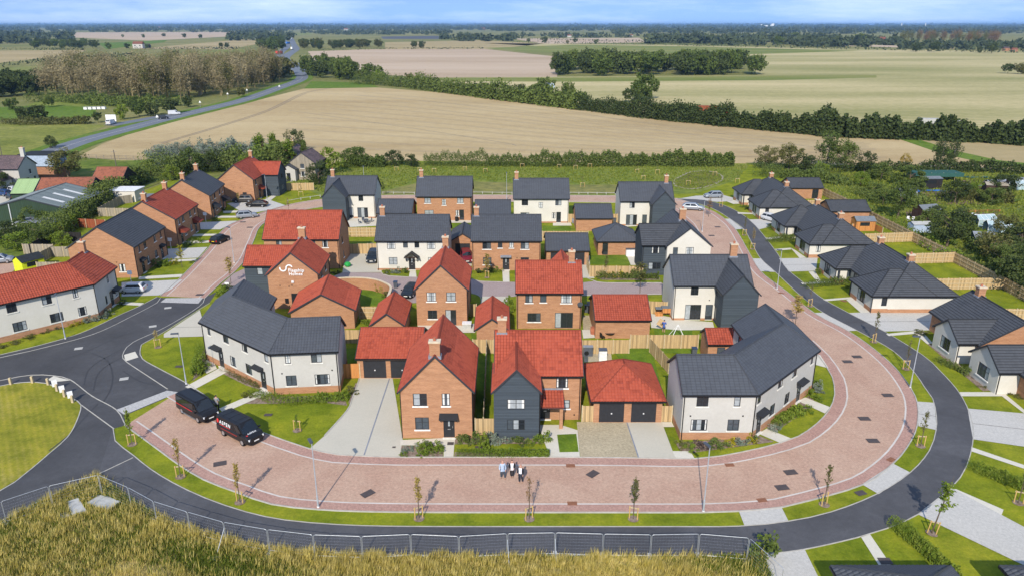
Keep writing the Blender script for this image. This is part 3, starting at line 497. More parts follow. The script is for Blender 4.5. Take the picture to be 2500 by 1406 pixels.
# ------------------------------------------------------------------ people
def skin(name, verts, edges, rad, mat, parent, sub=2):
    me = bpy.data.meshes.new(name); me.from_pydata([Vector(v) for v in verts], edges, []); o = bpy.data.objects.new(name, me); COL.objects.link(o); m = o.modifiers.new('skin', 'SKIN'); m.use_smooth_shade = True
    for k, s in enumerate(me.skin_vertices[0].data): s.radius = (rad[k], rad[k]) if not isinstance(rad[k], tuple) else rad[k]; s.use_root = (k == 0)
    m2 = o.modifiers.new('sub', 'SUBSURF'); m2.levels = sub - 1; m2.render_levels = sub - 1
    bpy.context.view_layer.update(); nm = bpy.data.meshes.new_from_object(o.evaluated_get(bpy.context.evaluated_depsgraph_get())); bpy.data.objects.remove(o); nm.materials.append(MATS[mat]); nm.name = name
    return inst(name, nm, parent)
def person(px, py, heading, label, top, legs, shoe, hair='hair_dark', jacket=None, arms=((.27, .0, 1.13, .25, -.10, .90), (.27, .0, 1.13, .25, -.10, .90)), stance=(.10, .10), h=1.0, fat=1.0, bare=False, step=0.0):
    x, y = G(px, py); e = empty('person', (x, y, .03), label, 'person', None, R(heading)); e.scale = (h, h, h); Vt, E, Rd = [], [], []
    def add(p, r, par=None):
        Vt.append(p); Rd.append(r)
        if par is not None: E.append((par, len(Vt) - 1))
        return len(Vt) - 1
    pel = add((0, 0, .96), (.15 * fat, .11 * fat)); sp = add((0, 0, 1.18), (.135 * fat, .10 * fat), pel); ch = add((0, 0, 1.36), (.15, .105), sp); nk = add((0, 0, 1.50), .055, ch); h0 = add((0, -.01, 1.60), .075, nk); h1 = add((0, -.015, 1.68), .085, h0); h2 = add((0, 0, 1.75), .05, h1); add((0, -.105, 1.645), .016, h0)
    joints = []
    for s, a, st in ((-1, arms[0], stance[0]), (1, arms[1], stance[1])):
        sh = add((s * .18, 0, 1.42), .065, ch); el = add((s * a[0], a[1], a[2]), .045, sh); wr = add((s * a[3], a[4], a[5]), .032, el); d = (Vector(Vt[wr]) - Vector(Vt[el])).normalized(); pm = add(tuple(Vector(Vt[wr]) + d * .08), (.038, .02), wr)
        for q in range(4): fb = Vector(Vt[pm]) + d * (.05 + .012 * (q in (1, 2))) + Vector((0, (q - 1.5) * .018, 0)); f1 = add(tuple(fb), .009, pm); add(tuple(fb + d * .035 + Vector((-s * .015, 0, 0))), .008, f1)
        th = add(tuple(Vector(Vt[pm]) + Vector((-s * .01, -.045, -.01))), .010, pm); add(tuple(Vector(Vt[th]) + d * .03), .008, th)
        hp = add((s * .09, 0, .88), .095, pel); kn = add((s * (.095 + st * .3), -.02 - step * s * .5, .49), .062, hp); an = add((s * st, .02 - step * s, .08), .042, kn); to = add((s * (st + .02), -.13 - step * s, .045), .038, an); joints.append((sh, el, wr, hp, kn, an, to))
    skin('body', Vt, E, Rd, 'skin', e)
    def sub(name, ids, mat, grow, extra=()):
        mp = {k: i for i, k in enumerate(ids)}; ed = [(mp[a], mp[b]) for a, b in E if a in mp and b in mp]; rr = []
        for k in ids: r = Rd[k]; rr.append((r[0] + grow, r[1] + grow) if isinstance(r, tuple) else (r + grow, r + grow))
        vs_ = [Vt[k] for k in ids]
        for q, rq in extra: vs_.append(q); ed.append((0, len(vs_) - 1)); rr.append(rq)
        return skin(name, vs_, ed, rr, mat, e)
    sub('shirt', [pel, sp, ch] + [j for J in joints for j in J[:(2 if bare else 3)]], top, .02, [((0, 0, .84), (.17 * fat, .13 * fat))])
    if jacket:
        o = sub('jacket', [pel, sp, ch] + [j for J in joints for j in J[:3]], jacket, .036, [((0, 0, .80), (.185 * fat, .145 * fat))])
        # open front: drop the faces over the breastbone
        import bmesh
        bm = bmesh.new(); bm.from_mesh(o.data); bmesh.ops.delete(bm, geom=[f for f in bm.faces if abs(f.calc_center_median().x) < .085 and f.calc_center_median().y < -.03], context='FACES'); bm.to_mesh(o.data); bm.free()
    sub('trousers' if not bare else 'shorts', [pel] + [j for J in joints for j in (J[3:6] if not bare else J[3:5])], legs, .024, [((0, 0, 1.08), (.15 * fat, .11 * fat))])
    for J in joints: skin('shoe', [Vector(Vt[J[5]]) - Vector((0, 0, .03)), Vector(Vt[J[6]])], [(0, 1)], [(.05, .05), (.048, .042)], shoe, e, 2)
    hr = MB()
    for i in range(5):
        for j in range(10):
            f = lambda a, b: (.098 * math.sin(a) * math.cos(b), .012 + .105 * math.sin(a) * math.sin(b), 1.675 + .108 * math.cos(a)); a0, a1, b0, b1 = i * .33, (i + 1) * .33, j * .628, (j + 1) * .628
            if i >= 2 and math.sin((b0 + b1) / 2) < -.35: continue
            hr.face([f(a1, b0), f(a1, b1), f(a0, b1), f(a0, b0)])
    inst('hair', hr.mesh('hair', hair, smooth=True), e)
    for s in (-1, 1): inst('eye', MB().box((s * .033, -.088, 1.665), (.02, .012, .012)).mesh('eye', 'hair_dark'), e); inst('ear', MB().box((s * .088, .0, 1.62), (.018, .04, .06)).mesh('ear', 'skin'), e)
    inst('mouth', MB().box((0, -.088, 1.59), (.05, .01, .012)).mesh('mouth', 'lamp_red'), e)
    return e
person(1227, 1168, 8, 'person in pale blue shirt and jeans standing with feet apart', 'shirt_blue', 'jeans', 'shoe_black', 'hair_bald', None, stance=(.10, .20), h=1.02, fat=1.2, step=.08)
person(1250, 1165, 5, 'person in black trouser suit and white blouse standing between two others', 'shirt_white', 'suit_black', 'shoe_black', 'hair_dark', 'suit_black', stance=(.07, .07), h=.97, arms=((.25, .02, 1.14, .16, -.13, .98), (.25, .02, 1.14, .16, -.13, .98)))
person(1271, 1178, -22, 'person in dark jacket, white shirt and tan shoes', 'shirt_white', 'suit_navy', 'shoe_tan', 'hair_bald', 'suit_navy', stance=(.10, .14), h=1.0, fat=1.15, step=-.06)
person(532, 1003, 175, 'person in grey jacket with back turned beside the vans', 'jacket_grey', 'suit_black', 'shoe_black', 'hair_dark', None, h=1.02, arms=((.27, .0, 1.13, .2, -.2, 1.05), (.27, .0, 1.13, .2, -.2, 1.05)))
person(1620, 812, 160, 'person in blue shirt and navy shorts carrying cardboard in a back garden', 'shirt_royal', 'shorts_navy', 'shoe_tan', 'hair_dark', None, h=1.0, bare=True, arms=((.27, .0, 1.15, .2, -.28, 1.18), (.3, -.05, 1.15, .45, -.25, 1.12)))
x, y = G(1604, 806); o = tag(inst('cardboard_sheet', MB().box((0, 0, .45), (.9, .03, .9)).mesh('cardboard_sheet', 'cardboard'), None, (x, y, .25), R(-20)), 'large flat piece of brown cardboard held by the person in blue', 'cardboard'); o.rotation_euler = (R(-12), R(30), R(-20))
# ------------------------------------------------------------------ building kit
def uvq(L, z0, z1, u0=0): return [(u0, z0), (u0 + L, z0), (u0 + L, z1), (u0, z1)]
def wall_face(mb, p, e, n, L, z0, z1, holes, m=0, depth=.10):
    """upright wall from 2D point p along unit e, outward normal n, with recessed openings (u0, u1, v0, v1)"""
    us = sorted({0.0, L, *[h[0] for h in holes], *[h[1] for h in holes]}); zs = sorted({z0, z1, *[h[2] for h in holes], *[h[3] for h in holes]})
    P = lambda u, z, d=0: (p[0] + e[0] * u - n[0] * d, p[1] + e[1] * u - n[1] * d, z)
    for i in range(len(us) - 1):
        for j in range(len(zs) - 1):
            a, b, c, d = us[i], us[i + 1], zs[j], zs[j + 1]; mu, mz = (a + b) / 2, (c + d) / 2
            if any(h[0] < mu < h[1] and h[2] < mz < h[3] for h in holes): continue
            mb.face([P(a, c), P(b, c), P(b, d), P(a, d)], [(a, c), (b, c), (b, d), (a, d)], m)
    for a, b, c, d in holes:
        for q in ([P(a, c), P(a, c, depth), P(a, d, depth), P(a, d)], [P(b, c, depth), P(b, c), P(b, d), P(b, d, depth)], [P(a, c, depth), P(a, c), P(b, c), P(b, c, depth)], [P(a, d), P(a, d, depth), P(b, d, depth), P(b, d)], [P(a, c, depth), P(b, c, depth), P(b, d, depth), P(a, d, depth)]):
            mb.face(q, [(0, 0), (.1, 0), (.1, 1), (0, 1)], m)
WCOUNT = [0]
def fit_opening(house, p, e, n, u, z, w, h, st, sillmat='sill_white', detail=True):
    """window or door with its panes, sill and handle; u = centre along the wall, z = bottom"""
    WCOUNT[0] += 1; k = WCOUNT[0]
    E3, N3, Z3 = Vector((e[0], e[1], 0)), Vector((n[0], n[1], 0)), Vector((0, 0, 1))
    O = Vector((p[0], p[1], 0)) + E3 * (u - w / 2) + Z3 * z - N3 * .095
    isdoor = st in 'dxfpg'
    mb = MB(); b = .065; T = .07
    def bar(a, c, ww, hh, mm=mb, d=T, off=0.0): mm.obox(O + E3 * a + Z3 * c + N3 * off, E3 * ww, N3 * d, Z3 * hh)
    lights = {'a': 2, 's': 1, 't': 3, 'f': 2, 'x': 1, 'd': 1, 'q': 2, 'p': 3, 'g': 1}[st]
    if st == 'g':
        bar(0, 0, w, h, d=.05)
        g = mb.build('garage_door', 'garage_door', house)
        MB().obox(O + E3 * (w / 2 - .06) + Z3 * (h * .42) + N3 * .052, E3 * .12, N3 * .05, Z3 * .12).build('handle', 'white_plastic', g); return
    if st == 'd':
        bar(0, 0, b, h); bar(w - b, 0, b, h); bar(b, h - b, w - 2 * b, b)
        mb.obox(O + E3 * b + Z3 * .02 + N3 * .005, E3 * (w - 2 * b), N3 * .05, Z3 * (h - b - .02)); d = mb.build('door', 'door_black', house)
        MB().obox(O + E3 * (w * .42) + Z3 * (h * .56) + N3 * .056, E3 * .16, N3 * .006, Z3 * (h * .3)).build('pane', 'pane_pale', d)
        hm = MB().obox(O + E3 * (w - .2) + Z3 * 1.0 + N3 * .056, E3 * .04, N3 * .05, Z3 * .2); hm.build('handle', 'rim', d)
        MB().obox(O + E3 * (w * .36) + Z3 * .82 + N3 * .056, E3 * .28, N3 * .012, Z3 * .07).build('letter_plate', 'rim', d)
        MB().obox(O - E3 * .1 - Z3 * .09, E3 * (w + .2), N3 * .3, Z3 * .08).build('step', 'sill_cream', house); return
    lo = .5 if st == 'x' else b
    bar(0, 0, b, h); bar(w - b, 0, b, h); bar(b, h - b, w - 2 * b, b); bar(b, 0, w - 2 * b, lo)
    lw = (w - 2 * b - (lights - 1) * .06) / lights
    for i in range(1, lights): bar(b + i * lw + (i - 1) * .06, lo, .06, h - b - lo)
    if detail and not isdoor:
        for i in range(lights): mb.obox(O + E3 * (b + i * (lw + .06)) + Z3 * (h * .56) + N3 * .03, E3 * lw, N3 * .02, Z3 * .03)
    fr = mb.build('window' if not isdoor else 'patio_door', 'frame_dark', house)
    for i in range(lights):
        pane = MB().obox(O + E3 * (b + i * (lw + .06)) + Z3 * lo + N3 * .012, E3 * lw, N3 * .012, Z3 * (h - b - lo))
        pane.build('pane', ('pane_dark', 'pane_mid', 'pane_dark', 'pane_mid', 'pane_pale')[(k * 7 + i * 3) % 5] if st != 'q' else 'pane_pale', fr)
    if detail and not isdoor and k % 3 == 0:
        cw_ = lw * .28
        MB().obox(O + E3 * (b + .01) + Z3 * lo + N3 * .026, E3 * cw_, N3 * .003, Z3 * (h - b - lo)).build('curtain', 'curtain', fr)
        MB().obox(O + E3 * (w - b - cw_ - .01) + Z3 * lo + N3 * .026, E3 * cw_, N3 * .003, Z3 * (h - b - lo)).build('curtain', 'curtain', fr)
    if not isdoor and sillmat: MB().obox(O - E3 * .1 - Z3 * .12 + N3 * .02, E3 * (w + .2), N3 * .15, Z3 * .118).build('sill', sillmat, fr)
def slope(mb, E0, E1, R0, R1, kind, house=None, pieces=None, lift=0.0):
    """tiled roof slope; eave E0-E1 (left to right seen from outside), ridge R0-R1"""
    E0, E1, R0, R1 = map(Vector, (E0, E1, R0, R1)); s = (E1 - E0).normalized(); L = (E1 - E0).length
    up = (R0 - E0); t = (up - s * up.dot(s)); T = t.length; t.normalize(); nrm = s.cross(t)
    sl, sr = (R0 - E0).dot(s), (R1 - E0).dot(s)
    cw, ch, amp, stp = {'pan': (.30, .335, .052, .030), 'flat': (.45, .30, 0, .016), 'inter': (.33, .36, 0, .035), 'sheet': (.25, 99, .03, 0)}[kind]
    rows = max(1, round(T / ch)); ch = T / rows
    P = lambda a, b, h: E0 + s * a + t * b + nrm * (h + lift)
    prof = (0, .75, 1, .75) if amp else (0,)
    for i in range(rows):
        t0, t1 = i * ch, (i + 1) * ch; a0, b0 = sl * t0 / T, L + (sr - L) * t0 / T; a1, b1 = sl * t1 / T, L + (sr - L) * t1 / T
        lo, hi = max(a0, a1), min(b0, b1); q = cw / len(prof) if amp else 1e9
        k0, k1 = math.ceil((lo + 1e-4) / q), math.floor((hi - 1e-4) / q)
        cols = [(a0, a1, 0)] + [(k * q, k * q, amp * prof[k % len(prof)]) for k in range(k0, k1 + 1) if amp] + [(b0, b1, 0)]
        skip = set()
        if pieces is not None and amp:
            j0, j1 = math.ceil((lo + .02) / cw), math.floor((hi - .02) / cw)
            for j in range(j0, j1):
                if len(pieces['list']) < pieces['max'] and (i * 7 + j) % 1 == 0 and pieces['test'](i, j, rows): pieces['list'].append((P(j * cw, t0, 0), s.copy(), t.copy(), nrm.copy(), ch)); skip.add(j)
        for c in range(len(cols) - 1):
            (x0, y0, h0), (x1, y1, h1) = cols[c], cols[c + 1]
            if skip and int(math.floor((x0 + x1) / 2 / cw)) in skip: continue
            mb.face([P(x0, t0, h0 + stp), P(x1, t0, h1 + stp), P(y1, t1, h1), P(y0, t1, h0)], [(x0 / cw, i + .01), (x1 / cw, i + .01), (y1 / cw, i + .99), (y0 / cw, i + .99)])
            if stp: mb.face([P(x0, t0, h0 - .01), P(x1, t0, h1 - .01), P(x1, t0, h1 + stp), P(x0, t0, h0 + stp)], [(x0 / cw, i + .01), (x1 / cw, i + .01), (x1 / cw, i + .02), (x0 / cw, i + .02)])
    return T
TILE = {}
def tile_mesh(ch, mat):
    key = (round(ch, 3), mat)
    if key not in TILE:
        mb = MB(); q = .30 / 4; hs = [0, .039, .052, .039, 0]
        for c in range(4):
            a, b = c * q, (c + 1) * q
            mb.face([(a, 0, hs[c] + .034), (b, 0, hs[c + 1] + .034), (b, ch, hs[c + 1]), (a, ch, hs[c])]); mb.face([(a, 0, hs[c] - .01), (b, 0, hs[c + 1] - .01), (b, 0, hs[c + 1] + .034), (a, 0, hs[c] + .034)])
        TILE[key] = mb.mesh('roof_tile', mat)
    return TILE[key]
def put_tiles(pieces, roof, mat):
    for (o, s, t, n, ch) in pieces['list']:
        q = inst('roof_tile', tile_mesh(ch, mat), roof); M4 = Matrix((s, t, n)).transposed().to_4x4(); M4.translation = o - parent_off(roof); q.matrix_local = M4
def trim_lines(house, lines, gut):
    """bargeboards along verges, gutters along eaves: lists of 3D segments"""
    for a, b in lines:
        a, b = Vector(a), Vector(b); d = (b - a); up = Vector((0, 0, 1)); side = d.cross(up).normalized()
        MB().obox(a - side * .03 - up * .16, d, side * .06, up * .23).build('bargeboard', 'trim_dark', house)
    for a, b in gut:
        a, b = Vector(a), Vector(b); d = b - a; side = d.cross(Vector((0, 0, 1))).normalized()
        MB().obox(a - Vector((0, 0, .14)) - side * .02, d, side * .12, Vector((0, 0, .13))).build('gutter', 'pipe_black', house)
def ridge_caps(house, segs, mat, r=.13):
    mb = MB()
    for a, b in segs:
        a, b = Vector(a), Vector(b); n = max(1, int((b - a).length / .45)); d = (b - a) / n; side = d.cross(Vector((0, 0, 1))).normalized() * r
        for i in range(n):
            p, q = a + d * i, a + d * (i + 1) - d * .04; z0, z1 = Vector((0, 0, .10)), Vector((0, 0, .125))
            mb.face([p - side, q - side, q + z0, p + z0]); mb.face([p + z0, q + z0, q + side, p + side])
            mb.face([p - side, p + z0, p + side])
    return mb.build('ridge_tiles', mat, house)
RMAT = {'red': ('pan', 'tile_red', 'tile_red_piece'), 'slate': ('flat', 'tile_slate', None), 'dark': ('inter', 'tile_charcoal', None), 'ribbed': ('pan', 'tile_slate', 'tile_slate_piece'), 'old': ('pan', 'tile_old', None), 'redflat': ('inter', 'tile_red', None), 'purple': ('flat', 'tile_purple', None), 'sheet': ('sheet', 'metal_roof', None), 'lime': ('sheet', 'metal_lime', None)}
def chimney(house, x, y, z0, z1, w=.75, d=.55, brickm='brick_orange', base=True):
    c = MB().box((x, y, z0 - .9), (w, d, z1 - z0 + .55)); c.prism([(x - w / 2 - .05, y - d / 2 - .05), (x + w / 2 + .05, y - d / 2 - .05), (x + w / 2 + .05, y + d / 2 + .05), (x - w / 2 - .05, y + d / 2 + .05)], z1 - .36, z1 - .22)
    s = c.build('chimney', brickm, house)
    MB().box((x, y, z1 - .22), (w + .16, d + .16, .14)).build('cap', 'cap_pale', s)
    MB().cyl((x, y, z1 - .09), (x, y, z1 + .22), .15, .12, 8).build('pot', 'pot_clay', s)
    if base: MB().box((x, y, z0 - .42), (w + .22, d + .22, .30)).build('flashing', 'lead', s)
def gabled(house, ridge, zr, hw, ze, roof='red', wall='brick_orange', eave=.3, verge=.18, openings=(), plinth=0, sill='sill_white', pieces=None, pipes=(), wallz=0.0, S=True, E=True, dcols=None, hw2=None):
    """gabled building over a polyline ridge (2D world points). Wall codes: R/L + segment = long sides, S/E = gable ends"""
    P = [Vector(p) for p in ridge]; n = len(P); D = [(P[i + 1] - P[i]).normalized() for i in range(n - 1)]; NR = [Vector((d.y, -d.x)) for d in D]
    def off(i, dist):
        if i == 0: return P[0] + NR[0] * dist
        if i == n - 1: return P[-1] + NR[-1] * dist
        m = (NR[i - 1] + NR[i]); return P[i] + m * (dist / (1 + NR[i - 1].dot(NR[i])))
    kinds = RMAT[roof] if isinstance(roof, str) else None
    rise = zr - ze; sl_ = rise / hw; mk = lambda v, z: (v.x, v.y, z); hwl = hw2 or hw
    zl = zr - sl_ * hwl
    Wi = hw - eave; Wl = hwl - eave; zw = ze + sl_ * eave - .10; zwl = zl + sl_ * eave - .10
    wallmb = MB(); plmb = MB(); todo = []
    def side(tag_, a, b, nrm, z1):
        """long wall from a to b seen left to right"""
        e = (b - a).normalized(); L = (b - a).length; hs = []
        for (wc, fr_, z, w, h, st) in openings:
            if wc != tag_: continue
            u = fr_ * L if fr_ <= 1 else fr_
            if st == 'v': MB().obox((*(a + e * u), z), Vector((*e, 0)) * .14, Vector((*nrm, 0)) * .03, (0, 0, .14)).build('vent', 'pipe_black', house); continue
            hs.append((u - w / 2, u + w / 2, z, z + h)); todo.append((a.copy(), e.copy(), nrm.copy(), u, z, w, h, st))
        wall_face(wallmb, a, e, nrm, L, wallz, z1, hs)
        if plinth:
            ph = [(h0, h1, max(wallz, c), min(plinth, d)) for h0, h1, c, d in hs if c < plinth - .02]
            q = a + nrm * .02; us = [(0, L)]
            for h0, h1, c, d in sorted(ph):
                l0, l1 = us.pop(); us += [(l0, h0), (h1, l1)]
            for l0, l1 in us: plmb.obox((*(q + e * l0 - nrm * .019), 0), Vector((*e, 0)) * (l1 - l0), Vector((*nrm, 0)) * .02, (0, 0, plinth))
    def iw(i, dist):
        v = off(i, dist)
        if i == 0: v = v + D[0] * verge
        if i == n - 1: v = v - D[-1] * verge
        return v
    for i in range(n - 1):
        side('R%d' % i if n > 2 else 'R', iw(i, Wi), iw(i + 1, Wi), NR[i], zw); side('L%d' % i if n > 2 else 'L', iw(i + 1, -Wl), iw(i, -Wl), -NR[i], zwl)
    for tg, i, dd, on in (('S', 0, D[0], S), ('E', n - 1, D[-1], E)):
        if not on: continue
        a, b = (iw(i, -Wl), iw(i, Wi)) if tg == 'S' else (iw(i, Wi), iw(i, -Wl)); nr = -dd if tg == 'S' else dd
        side(tg, a, b, nr, min(zw, zwl)); c = P[i] + (dd if tg == 'S' else -dd) * verge
        L = (b - a).length; m_ = (c - a).length; zz = min(zw, zwl)
        za, zb = (zwl, zw) if tg == 'S' else (zw, zwl)
        wallmb.face([mk(a, zz), mk(b, zz), mk(b, zb + .001), mk(c, zr - .10), mk(a, za + .001)], [(0, zz), (L, zz), (L, zb), (m_, zr), (0, za)])
    wm = wallmb.build('wall', wall, house)
    if plinth: plmb.build('plinth', 'brick_orange', house)
    sc = None
    for (a, e, nr, u, z, w, h, st) in todo: fit_opening(house, a, e, nr, u, z, w, h, st, sill, dcols is None)
    # roof
    rl = kinds if kinds else None; lines = []; guts = []
    for i in range(n - 1):
        kd, m, mp = RMAT[roof[i]] if not isinstance(roof, str) else kinds
        mb = MB(); a, b = off(i, hw), off(i + 1, hw); c, d = off(i, -hwl), off(i + 1, -hwl)
        pr = pieces if pieces and pieces.get('seg', 0) == i else None
        slope(mb, mk(a, ze), mk(b, ze), mk(P[i], zr), mk(P[i + 1], zr), kd, house, pr if pr and pr['side'] in 'RB' else None)
        slope(mb, mk(d, zl), mk(c, zl), mk(P[i + 1], zr), mk(P[i], zr), kd, house, pr if pr and pr['side'] in 'LB' else None)
        un = Vector((0, 0, .09))
        for q in ([mk(b, ze), mk(a, ze), mk(P[i], zr), mk(P[i + 1], zr)], [mk(c, zl), mk(d, zl), mk(P[i + 1], zr), mk(P[i], zr)]): mb.face([Vector(v) - un for v in q])
        rf = mb.build('roof', m, house); tag(rf, kind='stuff')
        if pr: put_tiles(pr, rf, mp)
        guts += [(mk(a, ze), mk(b, ze)), (mk(d, zl), mk(c, zl))]
    if S: lines += [(mk(off(0, hw), ze), mk(P[0], zr)), (mk(off(0, -hwl), zl), mk(P[0], zr))]
    if E: lines += [(mk(off(n - 1, hw), ze), mk(P[-1], zr)), (mk(off(n - 1, -hwl), zl), mk(P[-1], zr))]
    trim_lines(house, lines, guts)
    r0 = RMAT[roof if isinstance(roof, str) else roof[0]][1]
    ridge_caps(house, [(mk(P[i], zr), mk(P[i + 1], zr)) for i in range(n - 1)], r0)
    if n > 2: ridge_caps(house, [(mk(off(i, hw), ze), mk(P[i], zr)) for i in range(1, n - 1)], r0, .08)
    for (tg, i) in pipes:
        v = iw(i, Wi if tg == 'R' else -Wl) + (NR[min(i, n - 2)] * .06 if tg == 'R' else -NR[min(i, n - 2)] * .06) + (D[0] * .12 if i == 0 else (-D[-1] * .12 if i == n - 1 else Vector((0, 0))))
        MB().cyl((v.x, v.y, 0), (v.x, v.y, zw), .05, n=6).build('downpipe', 'pipe_black', house)
    return wm
def hipped(house, x0, x1, y0, y1, ze, pitch, roof='dark', wall='brick_orange', eave=.35, openings=(), plinth=0, sill=None, walls=True, caps=True, pieces=None, gut=True):
    """hipped roof on an axis aligned rectangle of eaves; walls R = camera side (y0), S = x0 side, E = x1 side, L = far side"""
    w, d = x1 - x0, y1 - y0; h = min(w, d) / 2; zr = ze + h * pitch; kd, m, mp = RMAT[roof]
    r0, r1 = ((x0 + h, (y0 + y1) / 2, zr), (x1 - h, (y0 + y1) / 2, zr)) if w >= d else (((x0 + x1) / 2, y0 + h, zr), ((x0 + x1) / 2, y1 - h, zr))
    a, b, c, e = (x0, y0, ze), (x1, y0, ze), (x1, y1, ze), (x0, y1, ze); mb = MB()
    if w >= d: sl = [(a, b, r0, r1), (b, c, r1, r1), (c, e, r1, r0), (e, a, r0, r0)]
    else: sl = [(a, b, r0, r0), (b, c, r0, r1), (c, e, r1, r1), (e, a, r1, r0)]
    for i, q in enumerate(sl): slope(mb, *q, kd, house, pieces if pieces and i == 0 else None)
    mb.face([(x0, y0, ze - .05), (x0, y1, ze - .05), (x1, y1, ze - .05), (x1, y0, ze - .05)])
    rf = tag(mb.build('roof', m, house), kind='stuff')
    if pieces: put_tiles(pieces, rf, mp)
    if caps: ridge_caps(house, [(r0, r1)] * (w != d) + ([(a, r0), (e, r0), (b, r1), (c, r1)] if w >= d else [(a, r0), (b, r0), (e, r1), (c, r1)]), m, .09)
    if gut: trim_lines(house, [], [(a, b), (b, c), (c, e), (e, a)])
    if walls:
        wm, pm, todo = MB(), MB(), []; X0, X1, Y0, Y1 = x0 + eave, x1 - eave, y0 + eave, y1 - eave
        for tg, p, q, n_ in (('R', (X0, Y0), (X1, Y0), (0, -1)), ('E', (X1, Y0), (X1, Y1), (1, 0)), ('L', (X1, Y1), (X0, Y1), (0, 1)), ('S', (X0, Y1), (X0, Y0), (-1, 0))):
            p, q, n_ = Vector(p), Vector(q), Vector(n_); L = (q - p).length; ev = (q - p) / L; hs = []
            for (wc, fr_, z, ww, hh, st) in openings:
                if wc == tg: u = fr_ * L; hs.append((u - ww / 2, u + ww / 2, z, z + hh)); todo.append((p, ev, n_, u, z, ww, hh, st))
            wall_face(wm, p, ev, n_, L, 0, ze, hs)
            if plinth:
                us = [(0, L)]
                for h0, h1, c0, d0 in sorted(hs):
                    if c0 < plinth - .02: l0, l1 = us.pop(); us += [(l0, h0), (h1, l1)]
                for l0, l1 in us: pm.obox((*(p + ev * l0 + n_ * .001), 0), Vector((*ev, 0)) * (l1 - l0), Vector((*n_, 0)) * .02, (0, 0, plinth))
        wm.build('wall', wall, house)
        if plinth: pm.build('plinth', 'brick_orange', house)
        for q in todo: fit_opening(house, *q, sill)
    return zr
def canopy(house, p, e, n, u, z, w=1.5, d=.75, mat='tile_charcoal', lean=.25):
    """small door canopy with two brackets"""
    O = Vector((*p, 0)) + Vector((*e, 0)) * (u - w / 2) + Vector((0, 0, z)); E3, N3, Z = Vector((*e, 0)), Vector((*n, 0)), Vector((0, 0, 1))
    mb = MB(); mb.face([O + N3 * d, O + E3 * w + N3 * d, O + E3 * w + Z * lean, O + Z * lean]); mb.obox(O - Z * .12, E3 * w, N3 * d, Z * .115)
    mb.face([O + N3 * d, O + Z * lean, O]); mb.face([O + E3 * w + N3 * d, O + E3 * w, O + E3 * w + Z * lean])
    c = mb.build('canopy', mat, house)
    for q in (.08, w - .16): MB().obox(O + E3 * q - Z * .42, E3 * .08, N3 * (d * .55), Z * .30).build('bracket', 'trim_dark', c)
def lettering(parent, text, O, e, size, mat): return put_letters(LETTERS[text], parent, Vector(O) - parent_off(parent), e, (0, 0, 1), mat)
# ------------------------------------------------------------------ houses of the estate (world metres; y runs away from the camera)
def house(label, loc, cat='house', name='house', group=None): return empty(name, (*loc, 0), label, cat, group)
UP, GR = 3.52, .95      # sill heights of the two floors
anyt = lambda i, j, n: True
# gabled brick house with canopy at the front of the ring road
h = house('brick house with steep red roof, front chimney and white-silled windows beside the long concrete drive', (-7, 62))
gabled(h, [(-7.05, 61.72), (-7.12, 71.95)], 8.6, 3.55, 4.9, 'red', eave=.25, verge=.15, pieces={'side': 'R', 'max': 300, 'list': [], 'test': anyt}, pipes=[('R', 0), ('L', 0)],
       openings=[('S', .27, 3.45, 1.3, 1.3, 'a'), ('S', .635, 3.45, .75, 1.3, 's'), ('S', .285, GR, 1.3, 1.3, 'a'), ('S', .668, .1, 1.05, 2.12, 'd'), ('R', .6, 3.4, .7, 1.1, 's')])
canopy(h, (-10.35, 61.87), (1, 0), (0, -1), .668 * 6.6, 2.42, 1.75); chimney(h, -7.05, 62.3, 8.6, 10.0, .95, .6)
# wide house with slate-blue clad wing
h = house('brick and blue-clad house with red roof, projecting boarded gable and tiled porch', (2.6, 66))
gabled(h, [(-1.75, 69.1), (6.95, 69.1)], 8.05, 4.0, 4.9, 'red', pieces={'side': 'R', 'max': 190, 'list': [], 'test': lambda i, j, n: j > 13}, pipes=[('R', 1)],
       openings=[('R', .775, 3.5, 1.15, 1.2, 'a'), ('R', .835, 1.25, .62, .95, 's'), ('R', .58, .1, 1.0, 2.1, 'd'), ('R', .47, .1, .35, 2.1, 's'), ('L', .3, UP, 1.2, 1.2, 'a'), ('L', .7, UP, 1.2, 1.2, 'a')])
gabled(h, [(.42, 61.62), (.42, 68.1)], 7.25, 2.32, 4.9, 'red', 'cladding_blue', .2, .15, E=False, pieces={'side': 'R', 'max': 100, 'list': [], 'test': anyt}, sill=None,
       openings=[('S', .49, 3.15, 1.65, 1.05, 'q'), ('S', .49, .95, 1.65, 1.1, 't')], pipes=[('R', 0)])
mb = MB(); slope(mb, (2.62, 63.35, 2.45), (5.0, 63.35, 2.45), (2.62, 65.3, 3.35), (5.0, 65.3, 3.35), 'pan'); mb.face([(2.62, 63.35, 2.38), (2.62, 65.3, 3.28), (5.0, 65.3, 3.28), (5.0, 63.35, 2.38)])
pr = mb.build('porch_roof', 'tile_red', h); MB().box((3.8, 63.45, 2.3), (2.4, .12, .13)).build('fascia', 'trim_dark', pr); MB().box((3.8, 65.28, 3.36), (2.4, .06, .18)).build('flashing', 'lead', pr)
MB().box((4.75, 63.7, 0), (.32, .32, 2.4)).build('porch_pillar', 'brick_orange', h); chimney(h, -1.0, 69.1, 8.05, 9.5, .85, .6)
MB().obox((6.1, 65.33, .5), (.12, 0, 0), (0, .1, 0), (0, 0, .12)).build('wall_lamp', 'pipe_black', h)
